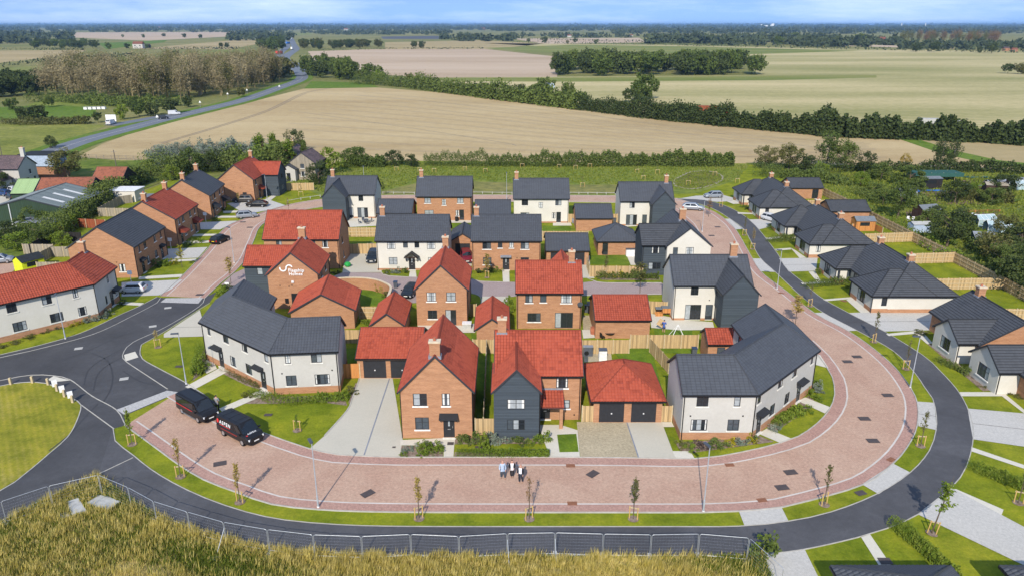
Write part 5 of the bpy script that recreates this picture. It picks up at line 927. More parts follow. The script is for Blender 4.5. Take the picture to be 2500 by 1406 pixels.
# sheds
def shed(label, x, y, w, d, hw_, zr, ze, roofm, wallm, rz=0, door=True, win=True):
    s = empty('garden_shed', (x, y, 0), label, 'shed'); mb = MB(); z = ze
    for a, b in (((-w / 2, -d / 2), (w / 2, -d / 2)), ((w / 2, -d / 2), (w / 2, d / 2)), ((w / 2, d / 2), (-w / 2, d / 2)), ((-w / 2, d / 2), (-w / 2, -d / 2))):
        L = math.hypot(b[0] - a[0], b[1] - a[1]); mb.face([(*a, 0), (*b, 0), (*b, z), (*a, z)], uvq(L, 0, z))
    for xx in (-w / 2, w / 2): mb.face([(xx, -d / 2, z), (xx, d / 2, z), (xx, 0, zr)] if xx > 0 else [(xx, d / 2, z), (xx, -d / 2, z), (xx, 0, zr)], [(0, z), (d, z), (d / 2, zr)])
    me = mb.mesh('wall', wallm); inst('wall', me, s)
    rb = MB()
    for sg in (-1, 1):
        q = [(-w / 2 - .1, sg * (d / 2 + .15), z - .06), (w / 2 + .1, sg * (d / 2 + .15), z - .06), (w / 2 + .1, 0, zr + .03), (-w / 2 - .1, 0, zr + .03)]; rb.face(q if sg < 0 else q[::-1]); rb.face([(a, b, c - .04) for a, b, c in (q[::-1] if sg < 0 else q)])
    inst('roof', rb.mesh('roof', roofm), s)
    if door: inst('door', MB().obox((w / 2 + .002, -.4, .05), (.03, 0, 0), (0, .8, 0), (0, 0, ze * .85)).mesh('door', wallm), s)
    if win: inst('window', MB().obox((-w * .3, -d / 2 - .03, ze * .5), (w * .5, 0, 0), (0, .028, 0), (0, 0, ze * .35)).mesh('window', 'pane_dark'), s)
    s.rotation_euler = (0, 0, rz); return s
shed('bright yellow shed with black felt roof in a back garden', -77.0, 113.2, 3.4, 2.6, 0, 2.6, 1.9, 'black_felt', 'yellow_paint', R(60))
shed('orange timber shed with grey felt roof and window', 67.0, 138.0, 3.6, 2.4, 0, 2.6, 2.0, 'grey_felt', 'wood_orange', 0)
shed('small orange shed with white-framed windows beside the red-roofed pair', -69.5, 139.5, 2.6, 2.2, 0, 2.5, 1.95, 'black_felt', 'wood_orange', R(8))
shed('dark brown allotment shed with grey felt roof', 83.5, 146.5, 4.2, 3.0, 0, 2.9, 2.1, 'grey_felt', 'wood_brown', R(15), True, False)
shed('green allotment shed with white front and lattice on its roof', 83.0, 126.8, 3.4, 2.4, 0, 2.6, 1.9, 'lead', 'metal_green', R(-8))
shed('black timber shed with flat dark window behind green netting', 100.0, 177.0, 5.0, 3.2, 0, 2.7, 2.4, 'grey_felt', 'wood_dark', R(3))
shed('rusty grey corrugated hut on the allotments', 113.0, 172.0, 4.6, 2.6, 0, 2.3, 1.8, 'bark_pale', 'wood_brown', R(-12), False, False)
shed('small black hut at the far edge of the allotments', 121.5, 177.0, 4.0, 2.6, 0, 2.4, 1.8, 'grey_felt', 'wood_brown', R(0), False, False)
shed('blue-grey sheet metal store on the allotments', 107.5, 140.5, 9.0, 6.0, 0, 3.0, 2.6, 'shirt_blue', 'metal_green', R(-6), True, False)
shed('blue and green store half hidden by an apple tree', *G(2243, 566), 3.6, 2.0, 0, 2.0, 1.7, 'cone_grey', 'shirt_blue', R(4), False, False)
# ------------------------------------------------------------------ vegetation
def crown_pts(n, rx, rz, clumps, seed, cz=0.0, shell=.55, low=-.75, conf=0):
    r = np.random.default_rng(seed); c = r.normal(size=(clumps, 3)); c /= np.linalg.norm(c, axis=1)[:, None]; c *= r.uniform(shell, 1, (clumps, 1)); c[:, 2] = np.clip(c[:, 2], low, 1)
    if conf: c[:, 2] = r.uniform(-1, 1, clumps); f = (1 - c[:, 2]) / 2; a = r.uniform(0, 6.283, clumps); c[:, 0] = np.cos(a) * f; c[:, 1] = np.sin(a) * f
    k = r.integers(0, clumps, n); d = r.normal(size=(n, 3)); d /= np.linalg.norm(d, axis=1)[:, None]; d *= r.uniform(.5, 1.0, (n, 1)); cr = r.uniform(.20, .38, clumps)[k][:, None]
    P = c[k] + d * cr; P[:, 0] *= rx; P[:, 1] *= rx; P[:, 2] = P[:, 2] * rz + cz
    return P
def trunk_mb(h, r0, limbs, spread, seed, top=.8):
    r = random.Random(seed); mb = MB(); lean = Vector((r.uniform(-.1, .1), r.uniform(-.1, .1), 1)) * h * top
    mb.cyl((0, 0, -.1), lean * .5, r0, r0 * .7, 7, False); mb.cyl(lean * .5, lean, r0 * .7, r0 * .2, 6, False)
    for k in range(limbs):
        t = r.uniform(.35, .9); a = r.uniform(0, 6.28); p = lean * t; q = p + Vector((math.cos(a) * spread, math.sin(a) * spread, h * r.uniform(.12, .28))) * (1.1 - t * .5)
        mb.cyl(p, q, r0 * .4, r0 * .1, 5, False)
    return mb
PROTO = {}
def proto(kind, leaf, v):
    """(trunk mesh, crown mesh) of a tree of unit kind, 10 m tall"""
    key = (kind, leaf, v)
    if key in PROTO: return PROTO[key]
    sd = hash((kind, v)) % 1000 if False else (sum(map(ord, kind)) * 7 + v * 13); bark = 'bark_pale' if kind in ('birch', 'poplar') else 'bark_brown'
    if kind == 'round': P = crown_pts(3200, 4.2, 3.9, 34, sd, 5.9); L = leaves(P, .42, sd); T = trunk_mb(10, .28, 9, 3, sd, .7)
    elif kind == 'bush': P = crown_pts(2600, 5.2, 4.6, 26, sd, 4.6, low=-.9); L = leaves(P, .55, sd); T = trunk_mb(10, .25, 8, 3.5, sd, .6)
    elif kind == 'birch': P = crown_pts(2600, 2.8, 4.6, 40, sd, 5.8, .3); L = leaves(P, .34, sd); T = trunk_mb(10, .2, 12, 2.2, sd, .9)
    elif kind == 'conifer': P = crown_pts(3000, 2.9, 4.9, 60, sd, 5.0, conf=1); L = leaves(P, .40, sd); T = trunk_mb(10, .22, 6, 1.2, sd, .95)
    elif kind == 'poplar': P = crown_pts(1500, 2.0, 4.6, 50, sd, 5.6, .15); L = leaves(P, .22, sd, True); T = trunk_mb(10, .16, 22, 1.5, sd, .97)
    elif kind == 'willow': P = crown_pts(4600, 4.4, 3.6, 60, sd, 5.2, .35); L = leaves(P, .36, sd); T = trunk_mb(10, .3, 12, 3, sd, .75)
    PROTO[key] = (T.mesh('trunk', bark), raw_mesh('crown', L, 3 if kind == 'poplar' else 4, leaf)); return PROTO[key]
FARP = {}
def far_proto(kind, leaf, v):
    key = (kind, leaf, v)
    if key not in FARP:
        sd = v * 17 + len(kind)
        if kind == 'poplar': P = crown_pts(1700, 2.3, 4.7, 70, sd, 5.4, .12); L = leaves(P, .27, sd, True)
        else: P = crown_pts(1100, 4.6, 4.2, 30, sd, 5.2, .45, low=-.95); L = leaves(P, .95, sd, True)
        FARP[key] = raw_mesh('tree', np.concatenate([L, np.array([(-.2, 0, 0), (.2, 0, 0), (0, 0, 6), (0, -.2, 0), (0, .2, 0), (0, 0, 6)], np.float32)]), 3, leaf)
    return FARP[key]
TN = [0]
def tree(px, py, h, kind, leaf, label, group=None, w=1.0, name='tree', z=0.0):
    TN[0] += 1; x, y = G(px, py); t, c = proto(kind, leaf, TN[0] % 3); s = h / 10
    e = empty(name, (x, y, z), label, 'tree' if name == 'tree' else 'shrub', group, rnd.uniform(0, 6.28)); e.scale = (s * w, s * w, s); inst('trunk', t, e); inst('crown', c, e); return e
def far_tree(x, y, h, kind, leaf, label, group, w=1.0):
    TN[0] += 1; o = inst('tree', far_proto(kind, leaf, TN[0] % 4), None, (x, y, -.1), rnd.uniform(0, 6.28), (h / 10 * w, h / 10 * w, h / 10)); return tag(o, label, 'tree', group)
# trees one by one around the estate
for a in [(168, 436, 7.5, 'round', 'leaf_olive', 'spreading olive-green tree beside the old barns', None, 1.5), (62, 440, 3.5, 'bush', 'leaf_dark', 'dark bush at the corner of the blue-doored cottage'), (10, 470, 5, 'bush', 'leaf_dark', 'dark bush beside the cottage and the vehicle yard'), (125, 362, 4, 'bush', 'leaf_dark', 'dark shrub at the roadside above the cottage'),
          (400, 418, 8, 'willow', 'leaf_silver', 'silvery willow on the field edge behind the chimneyed pair', None, 1.2), (440, 405, 7, 'willow', 'leaf_silver', 'silvery willow rising above the dark hedge trees'), (500, 400, 6, 'willow', 'leaf_silver', 'low silvery willow between the barns and the bend', None, 1.3), (560, 392, 6.5, 'willow', 'leaf_silver', 'pale willow behind the red-roofed bend house', None, 1.5), (640, 386, 6, 'willow', 'leaf_silver', 'pale willow nearest the stubble field gate', None, 1.5),
          (470, 425, 7, 'bush', 'leaf_mid', 'round green tree behind the charcoal-roofed brick pair'), (520, 420, 6, 'bush', 'leaf_dark', 'dark tree behind the red-roofed bend house'), (370, 428, 4.5, 'bush', 'leaf_bright', 'lime green shrub by the paddock'), (345, 450, 4, 'bush', 'leaf_dark', 'dark shrub behind the garden room'), (420, 440, 4, 'bush', 'leaf_bright', 'bright garden shrub behind the second brick pair'),
          (640, 420, 9, 'conifer', 'leaf_bright', 'broad bright conifer beside the blue-clad wing', None, 1.5), (688, 440, 9, 'conifer', 'leaf_mid', 'tall conifer beside the white garden building', None, 1.2), (670, 400, 8, 'conifer', 'leaf_bright', 'yellow-green conifer behind the bend house', None, 1.4), (722, 372, 7, 'round', 'leaf_dark', 'dark tree behind the brown tiled cottage'), (748, 425, 8, 'conifer', 'leaf_mid', 'slender conifer between cottage and meadow'), (600, 425, 5, 'bush', 'leaf_bright', 'bright shrub above the parked dark cars'),
          (712, 432, 8.5, 'conifer', 'leaf_bright', 'bushy conifer hiding the brown tiled cottage', None, 1.5), (805, 425, 7, 'bush', 'leaf_bright', 'bright rounded tree at the hedge end beyond the fence', None, 1.1), (780, 450, 6, 'bush', 'leaf_dark', 'dark tree shading the lawn fence'), (870, 405, 5.5, 'bush', 'leaf_mid', 'green bush joining the long field hedge', None, 1.5), (960, 404, 4.2, 'bush', 'leaf_dark', 'dark rounded bush in the field hedge gap', None, 1.6), (1005, 408, 3.8, 'bush', 'leaf_dark', 'low dark bush beside the hedge gap', None, 1.2),
          (1868, 410, 6, 'round', 'leaf_olive', 'brownish tree at the end of the meadow hedge', None, 1.2), (1925, 415, 7, 'round', 'leaf_olive', 'olive tree behind the first bungalows', None, 1.2), (1965, 425, 5.5, 'bush', 'leaf_dark', 'dark scrub behind the bungalow garage', None, 1.3), (2015, 412, 10, 'birch', 'leaf_mid', 'tall airy birch above the allotments', None, 1.3), (2060, 415, 8, 'round', 'leaf_mid', 'broad green tree next to the tall birch', None, 1.1), (2000, 430, 4, 'bush', 'leaf_bright', 'yellow-green shrub at the birch foot'), (2110, 425, 6, 'round', 'leaf_dark', 'dark tree at the allotment edge'), (2150, 440, 4.5, 'bush', 'leaf_mid', 'shrub by the allotment path', None, 1.4), (2220, 455, 5.5, 'bush', 'leaf_mid', 'dense green bush beside the green netting', None, 1.4),
          (2290, 415, 8.5, 'birch', 'leaf_dark', 'dark birch beside the netted cage'), (2318, 413, 8, 'birch', 'leaf_dark', 'slender birch with pale trunk by the black shed'), (2210, 400, 3, 'bush', 'leaf_gold', 'small russet bush on the field edge'), (2370, 415, 3, 'bush', 'leaf_mid', 'lone dark bush in the straw field'), (2190, 535, 7.5, 'round', 'leaf_mid', 'leafy tree over the orange shed fence', None, 1.0), (2330, 498, 5.5, 'round', 'leaf_dark', 'dark tree in the middle of the allotments', None, 1.2), (2310, 605, 7.5, 'round', 'leaf_dark', 'big apple tree over the allotment boundary fence', None, 1.15), (2265, 560, 4, 'bush', 'leaf_mid', 'bush against the timber boundary fence', None, 1.4), (2455, 590, 5, 'round', 'leaf_olive', 'olive tree beside the white greenhouse', None, 1.3), (2420, 640, 5, 'round', 'leaf_olive', 'twiggy tree by the green shed', None, 1.4), (2500, 720, 8, 'bush', 'leaf_dark', 'dark tree at the corner of the gardens', None, 1.0), (2470, 690, 3.5, 'bush', 'leaf_mid', 'low shrub outside the corner fence'), (2450, 470, 4.5, 'bush', 'leaf_dark', 'dark bush beside the black hut', None, 1.5), (2280, 540, 3.2, 'bush', 'leaf_dark', 'low dark bush beside the brown shed', None, 1.4), (2130, 475, 3, 'bush', 'leaf_mid', 'garden shrub outside the bungalow fence', None, 1.6), (2390, 600, 3, 'bush', 'leaf_bright', 'bright low shrub near the green shed'),
          (2235, 478, 4.0, 'bush', 'leaf_mid', 'spreading bush beside the dark netted tunnel', None, 1.2), (2375, 480, 3.6, 'bush', 'leaf_bright', 'bright bush behind the vegetable plots', None, 1.3), (2420, 500, 4.0, 'bush', 'leaf_mid', 'green bush in front of the sheet metal store', None, 1.3), (2350, 585, 4.2, 'bush', 'leaf_mid', 'leafy bush beside the big apple tree', None, 1.2), (2490, 610, 5.5, 'bush', 'leaf_dark', 'tall dark bush beyond the greenhouses', None, 1.1), (2155, 500, 3.8, 'bush', 'leaf_mid', 'rounded bush outside the shed fence', None, 1.2), (2100, 455, 3.6, 'bush', 'leaf_bright', 'yellow-green bush beyond the bungalow fence', None, 1.2), (2440, 660, 4.5, 'bush', 'leaf_mid', 'broad bush over the corner fence', None, 1.2),
          (45, 610, 3.2, 'bush', 'leaf_bright', 'clipped bright bush behind the timber panels', None, 1.7), (95, 600, 4.2, 'willow', 'leaf_mid', 'grey-green shrub over the garden fence', None, 1.3), (80, 560, 4.5, 'bush', 'leaf_mid', 'rounded shrub beside the green lean-to', None, 1.1), (15, 590, 4, 'bush', 'leaf_dark', 'dark bush at the edge of the shed yard', None, 1.5), (150, 600, 2.6, 'bush', 'leaf_bright', 'garden bush with yellow flowers', None, 1.4), (120, 575, 4, 'birch', 'leaf_silver', 'pale feathery shrub leaning over a fence')]:
    tree(*a, **({'name': 'shrub'} if a[3] == 'bush' and a[2] < 5 else {}))
# hedges: one leafy body each
def hedge(label, px, h, w, leaf, n, size, seed=1, group=None, z=0.0, rough=.25, pts=None):
    P2 = pts or GL(px); L = [math.hypot(P2[i + 1][0] - P2[i][0], P2[i + 1][1] - P2[i][1]) for i in range(len(P2) - 1)]; tot = sum(L); r = np.random.default_rng(seed)
    t = r.uniform(0, tot, n); cum = np.concatenate([[0], np.cumsum(L)]); i = np.clip(np.searchsorted(cum, t) - 1, 0, len(L) - 1); f = (t - cum[i]) / np.array(L)[i]
    A = np.array(P2); C = A[i] + (A[i + 1] - A[i]) * f[:, None]; d = (A[i + 1] - A[i]); d /= np.linalg.norm(d, axis=1)[:, None]; nn = np.stack([d[:, 1], -d[:, 0]], 1)
    bump = 1 + rough * (np.sin(t * 2.3 / w + seed) * .3 + np.sin(t * .61 / w + 2 * seed) * .3 + np.sin(t * 5.9 / w + 3 * seed) * .3 + np.sin(t * 13.1 / w + seed * 1.7) * .28 + np.maximum(0, np.sin(t * 1.1 / w + seed * 5)) ** 6 * .9 + r.normal(size=n) * .2)
    a = r.uniform(0, math.pi, n); rad = r.uniform(.72, 1.05, n); off = np.cos(a) * w / 2 * rad * bump; zz = np.abs(np.sin(a)) ** .6 * h * rad * bump
    zz = np.where(r.random(n) < .35, r.uniform(0, 1, n) * zz, zz)
    P = np.column_stack([C[:, 0] + nn[:, 0] * off, C[:, 1] + nn[:, 1] * off, zz + z]); o0 = P2[0]; P -= np.array([o0[0], o0[1], 0])
    o = inst('hedge', raw_mesh('hedge', leaves(P, size, seed), 4, leaf), None, (*o0, 0)); return tag(o, label, 'hedge', group)
hedge('long dark field hedge between meadow and stubble field', [(1035, 404), (1200, 406), (1400, 406), (1600, 405), (1790, 406)], 3.2, 3.2, 'leaf_mid', 30000, .42, 3, rough=.35)
hedge('field hedge stub beside the bright rounded tree', [(830, 408), (900, 408), (940, 408)], 3.2, 3.0, 'leaf_mid', 3000, .5, 4)
hedge('overgrown dark hedge beside the green metal shed', [(105, 600), (180, 548), (250, 500), (300, 468), (345, 445)], 3.8, 4.2, 'leaf_mid', 15000, .42, 5)
hedge('yellow-green hedge growing against the garden fences', [(118, 600), (160, 572), (195, 548)], 2.6, 1.8, 'leaf_bright', 3000, .32, 6)
hedge('tall field hedge with gaps beyond the stubble field', [(862, 205), (930, 208), (1000, 214), (1100, 228), (1250, 247), (1420, 268)], 6.0, 7, 'leaf_mid', 20000, 1.1, 7, rough=.55)
hedge('dense dark roadside hedge hiding passing lorries', [(1420, 268), (1600, 290), (1750, 305), (1900, 320), (2060, 334), (2250, 340), (2420, 348), (2620, 362)], 5.8, 7, 'leaf_dark', 42000, 1.05, 8, rough=.42)
hedge('low clipped hedge along the front of the blue-clad house', [(1112, 1110), (1225, 1111), (1341, 1111)], .62, .8, 'leaf_bright', 5200, .12, 9, rough=.15)
hedge('clipped laurel hedge running from the footpath to the bungalow corner', [(2172, 1280), (2220, 1316), (2262, 1352), (2310, 1396), (2330, 1420)], 1.0, .9, 'leaf_bright', 6000, .13, 10, rough=.2)
hedge('clipped laurel hedge between two front lawns by the outer footpath', [(2360, 1140), (2420, 1164), (2500, 1196), (2560, 1222)], 1.0, .95, 'leaf_bright', 5000, .13, 11, rough=.2)
hedge('leafy shrub border along the foot of the cream terrace', [(612, 962), (640, 972), (675, 984), (730, 984), (850, 974)], .85, .9, 'leaf_bright', 5200, .13, 12, rough=.4)
hedge('loose laurel hedge beside the terrace end wall', [(488, 858), (492, 880), (484, 905), (478, 920)], 1.3, 1.1, 'leaf_bright', 3000, .14, 13, rough=.4)
hedge('bark-mulched heather border along the terrace front', [(545, 900), (590, 925), (640, 945)], .4, .8, 'leaf_olive', 1400, .12, 14, rough=.4)
hedge('privet border below the cream bungalow pair', [(1960, 703), (2010, 697), (2070, 692)], 1.0, 1.2, 'leaf_mid', 2600, .17, 15, rough=.3)
hedge('privet border before the middle bungalow pair', [(1872, 592), (1900, 590), (1938, 586)], 1.0, 1.2, 'leaf_mid', 2000, .18, 16, rough=.3)
hedge('leafy planting strip below the boarded bungalow window', [(2285, 880), (2320, 895), (2370, 918)], .7, 1.0, 'leaf_mid', 1600, .15, 17, rough=.4)
hedge('grassy planting bank beside the bent terrace', [(1890, 1040), (1920, 1020), (1955, 1005)], .7, 1.3, 'leaf_bright', 2600, .16, 18, rough=.4)
hedge('low hedge inside the fence by the lane lawn', [(1455, 680), (1520, 679), (1608, 680)], .8, 1.1, 'leaf_mid', 2600, .2, 19, rough=.5)
hedge('roadside scrub between woods and the paddock', [(60, 250), (140, 248), (260, 258), (360, 262), (440, 258)], 4, 6, 'leaf_mid', 5000, .9, 20, rough=.5)
hedge('reedy hedge below the maize field', [(0, 303), (70, 305), (130, 304), (220, 302)], 2.5, 4, 'leaf_olive', 2200, .7, 21)
hedge('scrubby hedge line behind the allotments', [(1840, 408), (2000, 420), (2120, 415), (2250, 418), (2400, 418), (2560, 428)], 2.2, 5, 'leaf_dark', 7000, .55, 22, rough=.5)
hedge('dark hedge along the allotment boundary', [(2330, 630), (2400, 665), (2480, 712), (2560, 760)], 1.4, 2.0, 'leaf_dark', 2600, .35, 23, rough=.5)
hedge('overgrown mixed hedge behind the brick row and bend house', [(345, 446), (400, 432), (460, 418), (540, 412), (620, 412), (690, 428)], 4.2, 7, 'leaf_mid', 11000, .6, 24, rough=.6)
hedge('silvery thicket along the corner of the stubble field', [(380, 408), (450, 398), (540, 393), (660, 390)], 4.0, 6, 'leaf_silver', 7000, .55, 25, rough=.6)
hedge('bramble thicket beside the first bungalow garage', [(1850, 425), (1930, 436), (2020, 446), (2080, 455)], 2.2, 5, 'leaf_mid', 5200, .45, 26, rough=.6)
hedge('tangled brambles between the allotment plots', [(2080, 470), (2140, 490), (2200, 500), (2260, 500)], 1.5, 3.5, 'leaf_mid', 3200, .4, 27, rough=.7)
hedge('overgrown fruit bushes beside the blue tarpaulin', [(2290, 480), (2380, 490), (2470, 495)], 1.6, 3, 'leaf_olive', 3000, .4, 28, rough=.7)
hedge('nettle bank behind the boundary fence', [(2170, 545), (2240, 585), (2330, 640)], 1.3, 2.5, 'leaf_bright', 3000, .35, 29, rough=.6)
hedge('bushy undergrowth round the green shed', [(2340, 560), (2400, 615), (2470, 640), (2540, 660)], 1.8, 3.5, 'leaf_mid', 4200, .4, 30, rough=.7)
hedge('garden undergrowth beside the clipped bush and lean-to', [(0, 590), (60, 575), (110, 560), (150, 535)], 1.8, 4, 'leaf_mid', 4200, .38, 31, rough=.6)
# planted shrubs
SHR = {}
def shrub(px, py, r, h, leaf, label, group='border shrubs of the front gardens'):
    TN[0] += 1; key = (leaf, TN[0] % 3)
    if key not in SHR: SHR[key] = raw_mesh('shrub', leaves(crown_pts(420, 1, 1, 14, TN[0], .45, .4, -.4), .20, TN[0]), 4, leaf)
    x, y = G(px, py); tag(inst('shrub', SHR[key], None, (x, y, 0), rnd.uniform(0, 6.28), (r, r, h * .72)), label, 'shrub', group)
SB = {'leaf_bright': 'bright green border shrub', 'leaf_silver': 'silver-leaved lavender clump', 'leaf_yellow': 'golden yellow border shrub', 'leaf_mid': 'mid green border shrub', 'leaf_dark': 'dark green border shrub', 'leaf_olive': 'bronze-green heather clump', 'leaf_plum': 'purple-brown border shrub', 'leaf_gold': 'amber-leaved border shrub'}
WHERE = [('in the bed before the red-roofed brick house', [(990, 1104, .5, .5, 'leaf_silver'), (1003, 1098, .5, .5, 'leaf_silver'), (1018, 1094, .5, .5, 'leaf_silver'), (1030, 1100, .7, .8, 'leaf_bright'), (1045, 1094, .7, .8, 'leaf_mid'), (1062, 1096, .7, .9, 'leaf_bright'), (1073, 1104, .6, .8, 'leaf_bright'), (1050, 1108, .6, .6, 'leaf_bright'), (986, 1112, .4, .4, 'leaf_bright'), (1030, 1112, .5, .5, 'leaf_bright')]),
 ('at the foot of the blue-clad gable', [(1125, 1080, .7, .8, 'leaf_mid'), (1142, 1082, .7, .8, 'leaf_mid'), (1162, 1082, .7, 1.3, 'leaf_mid'), (1180, 1088, .6, 1.6, 'leaf_bright'), (1184, 1100, .5, 1.3, 'leaf_bright'), (1198, 1078, .8, 1.1, 'leaf_silver'), (1215, 1082, .8, .8, 'leaf_silver'), (1235, 1082, .6, .6, 'leaf_silver'), (1258, 1082, .6, .7, 'leaf_mid'), (1275, 1083, .7, .7, 'leaf_dark'), (1295, 1084, .6, .6, 'leaf_bright'), (1315, 1080, .7, .8, 'leaf_bright'), (1330, 1078, .8, 1.2, 'leaf_bright')]),
 ('in the front bed of the slate terrace', [(1670, 1090, .8, .7, 'leaf_olive'), (1685, 1096, .8, .6, 'leaf_bright'), (1705, 1092, .7, .6, 'leaf_plum'), (1722, 1096, .6, .5, 'leaf_plum'), (1750, 1088, 1.1, .8, 'leaf_mid'), (1782, 1082, .7, .6, 'leaf_yellow'), (1800, 1084, .6, .6, 'leaf_silver'), (1815, 1084, .7, .6, 'leaf_silver'), (1832, 1078, .6, .8, 'leaf_yellow'), (1845, 1076, .7, .6, 'leaf_mid'), (1882, 1048, .7, .5, 'leaf_silver'), (1900, 1042, .7, .5, 'leaf_silver'), (1965, 1003, .9, .7, 'leaf_bright'), (1975, 965, .8, .8, 'leaf_bright'), (1992, 955, .9, .8, 'leaf_silver'), (1985, 940, .8, .8, 'leaf_bright'), (2000, 948, .8, .8, 'leaf_silver'), (1995, 975, .7, .6, 'leaf_bright')]),
 ('under the red-roofed cream terrace', [(170, 797, .6, .5, 'leaf_yellow'), (182, 794, .6, .5, 'leaf_yellow'), (196, 790, .6, .5, 'leaf_yellow'), (215, 786, .8, .8, 'leaf_silver'), (235, 782, .9, .9, 'leaf_silver'), (255, 775, .9, .9, 'leaf_silver'), (268, 766, .8, .8, 'leaf_silver'), (140, 803, .7, .5, 'leaf_olive'), (110, 812, .7, .5, 'leaf_olive'), (75, 825, .8, .5, 'leaf_olive'), (40, 838, .8, .5, 'leaf_olive'), (10, 846, .8, .5, 'leaf_olive'), (300, 742, .7, .6, 'leaf_dark')]),
 ('before the charcoal-roofed brick pair', [(380, 652, 1.0, 1.3, 'leaf_mid'), (395, 650, 1.0, 1.2, 'leaf_bright'), (410, 648, 1.0, 1.1, 'leaf_bright'), (425, 646, .9, .9, 'leaf_yellow'), (455, 603, .9, .9, 'leaf_mid'), (470, 596, .9, .9, 'leaf_mid'), (490, 592, .9, .8, 'leaf_bright'), (525, 540, .9, .8, 'leaf_mid'), (545, 515, .9, .8, 'leaf_dark'), (650, 474, 1.0, .7, 'leaf_silver'), (663, 470, 1.0, .8, 'leaf_silver'), (676, 468, 1.0, .8, 'leaf_silver'), (632, 490, .7, .5, 'leaf_yellow')]),
 ('outside the lane houses', [(945, 668, .8, .7, 'leaf_mid'), (958, 668, .9, .7, 'leaf_silver'), (972, 667, .9, .8, 'leaf_silver'), (988, 667, .9, .8, 'leaf_mid'), (1175, 666, 1.1, .8, 'leaf_dark'), (1195, 665, 1.0, .7, 'leaf_mid'), (1215, 664, .9, .8, 'leaf_bright'), (1465, 676, .9, .9, 'leaf_bright'), (1485, 676, .9, .9, 'leaf_gold'), (1500, 675, .9, .9, 'leaf_yellow'), (1520, 676, 1.0, 1.0, 'leaf_yellow'), (1545, 676, 1.1, 1.3, 'leaf_mid'), (1565, 677, 1.1, 1.2, 'leaf_mid'), (1595, 679, .8, .8, 'leaf_olive'), (925, 712, .7, 1.4, 'leaf_gold'), (938, 715, .8, 1.5, 'leaf_gold'), (945, 726, .7, 1.0, 'leaf_olive'), (850, 578, .9, .9, 'leaf_bright'), (862, 575, 1.0, 1.0, 'leaf_mid'), (880, 572, 1.0, 1.0, 'leaf_bright'), (820, 668, .9, .5, 'leaf_dark'), (1445, 756, 1.0, 1.2, 'leaf_mid'), (1240, 745, .8, 1.5, 'leaf_bright'), (1244, 765, .8, 1.5, 'leaf_bright'), (888, 788, .9, .6, 'leaf_bright'), (905, 790, .9, .6, 'leaf_bright')]),
 ('before the bungalows', [(1995, 668, .8, .8, 'leaf_mid'), (1880, 556, 1.0, .8, 'leaf_mid'), (1888, 562, 1.0, .8, 'leaf_bright'), (1815, 507, .9, .6, 'leaf_bright'), (1825, 512, .9, .6, 'leaf_mid'), (2060, 692, .9, .8, 'leaf_bright'), (2072, 700, .9, .6, 'leaf_bright'), (2075, 688, .9, 1.0, 'leaf_yellow'), (2250, 815, 1.2, .4, 'leaf_olive'), (2485, 968, .9, .4, 'leaf_olive'), (2400, 945, .5, .3, 'leaf_olive')]),
 ('by the loose laurel and the junction', [(545, 715, .9, 1.0, 'leaf_bright'), (552, 708, .9, 1.0, 'leaf_mid'), (538, 724, .8, .8, 'leaf_bright'), (498, 900, .9, .9, 'leaf_bright'), (488, 912, .8, .8, 'leaf_bright'), (610, 968, .8, .6, 'leaf_olive'), (860, 955, 1.0, .35, 'leaf_olive'), (1488, 770, .7, .8, 'leaf_mid'), (1460, 806, .6, .6, 'leaf_gold'), (1520, 800, .6, 1.8, 'leaf_mid'), (1872, 1372, 1.2, 2.0, 'leaf_mid'), (1858, 1350, .8, 1.4, 'leaf_bright')])]
for where, lst in WHERE:
    for (px, py, r_, h_, m_) in lst: shrub(px, py, r_, h_, m_, SB[m_] + ' ' + where)
# young street trees: clear stem, columnar crown, two stakes with a cross bar
YP = {}
def young(px, py, h, leaf, dens, label, group='young trees along the verges', w=1.0, stakes=True, lean=0):
    TN[0] += 1; key = (leaf, dens, TN[0] % 3)
    if key not in YP:
        sd = TN[0]; r = random.Random(sd); mb = MB(); mb.cyl((0, 0, 0), (0, 0, 1.7), .045, .035, 6, False); mb.cyl((0, 0, 1.7), (.03, 0, 4.1), .035, .008, 5, False); tips = []
        for k in range(34):
            t = r.uniform(1.35, 3.6); a = r.uniform(0, 6.28); l = r.uniform(.5, 1.1) * (1.15 - (t - 1.3) / 3.4); p = Vector((0, 0, t)); q = p + Vector((math.cos(a) * .30 * l, math.sin(a) * .30 * l, .75 * l)); mb.cyl(p, q, .012, .004, 3, False); tips.append((p, q))
        T = mb.mesh('trunk', 'bark_brown'); rr = np.random.default_rng(sd); P = []
        for p, q in tips:
            for k in range(dens): f = rr.uniform(.25, 1.05); P.append(np.array(p.lerp(q, f)) + rr.normal(size=3) * .05)
        YP[key] = (T, raw_mesh('crown', leaves(np.array(P), .125, sd), 4, leaf))
    x, y = G(px, py); e = empty('young_tree', (x, y, 0), label, 'tree', group); s = h / 4.2; e.rotation_euler = (0, lean, rnd.uniform(-.6, .6))
    inst('trunk', YP[key][0], e, sc=(s, s, s)); inst('crown', YP[key][1], e, sc=(s * w * 1.12, s * w * 1.12, s))
    if stakes:
        for k in (-1, 1): inst('stake', STAKE, e, (k * .32, 0, 0))
        inst('stake_rail', STAKE_BAR, e, (0, 0, .98)); inst('mulch', MULCH, e, (0, 0, .05))
STAKE = MB().cyl((0, 0, 0), (0, 0, 1.15), .045, .045, 6).mesh('stake', 'wood_stake'); STAKE_BAR = MB().box((0, .055, 0), (.8, .03, .1)).mesh('stake_rail', 'wood_post')
MULCH = MB(); MULCH.face([(.45 * math.cos(k * .63), .45 * math.sin(k * .63), 0) for k in range(10)]); MULCH = MULCH.mesh('mulch', 'bark')
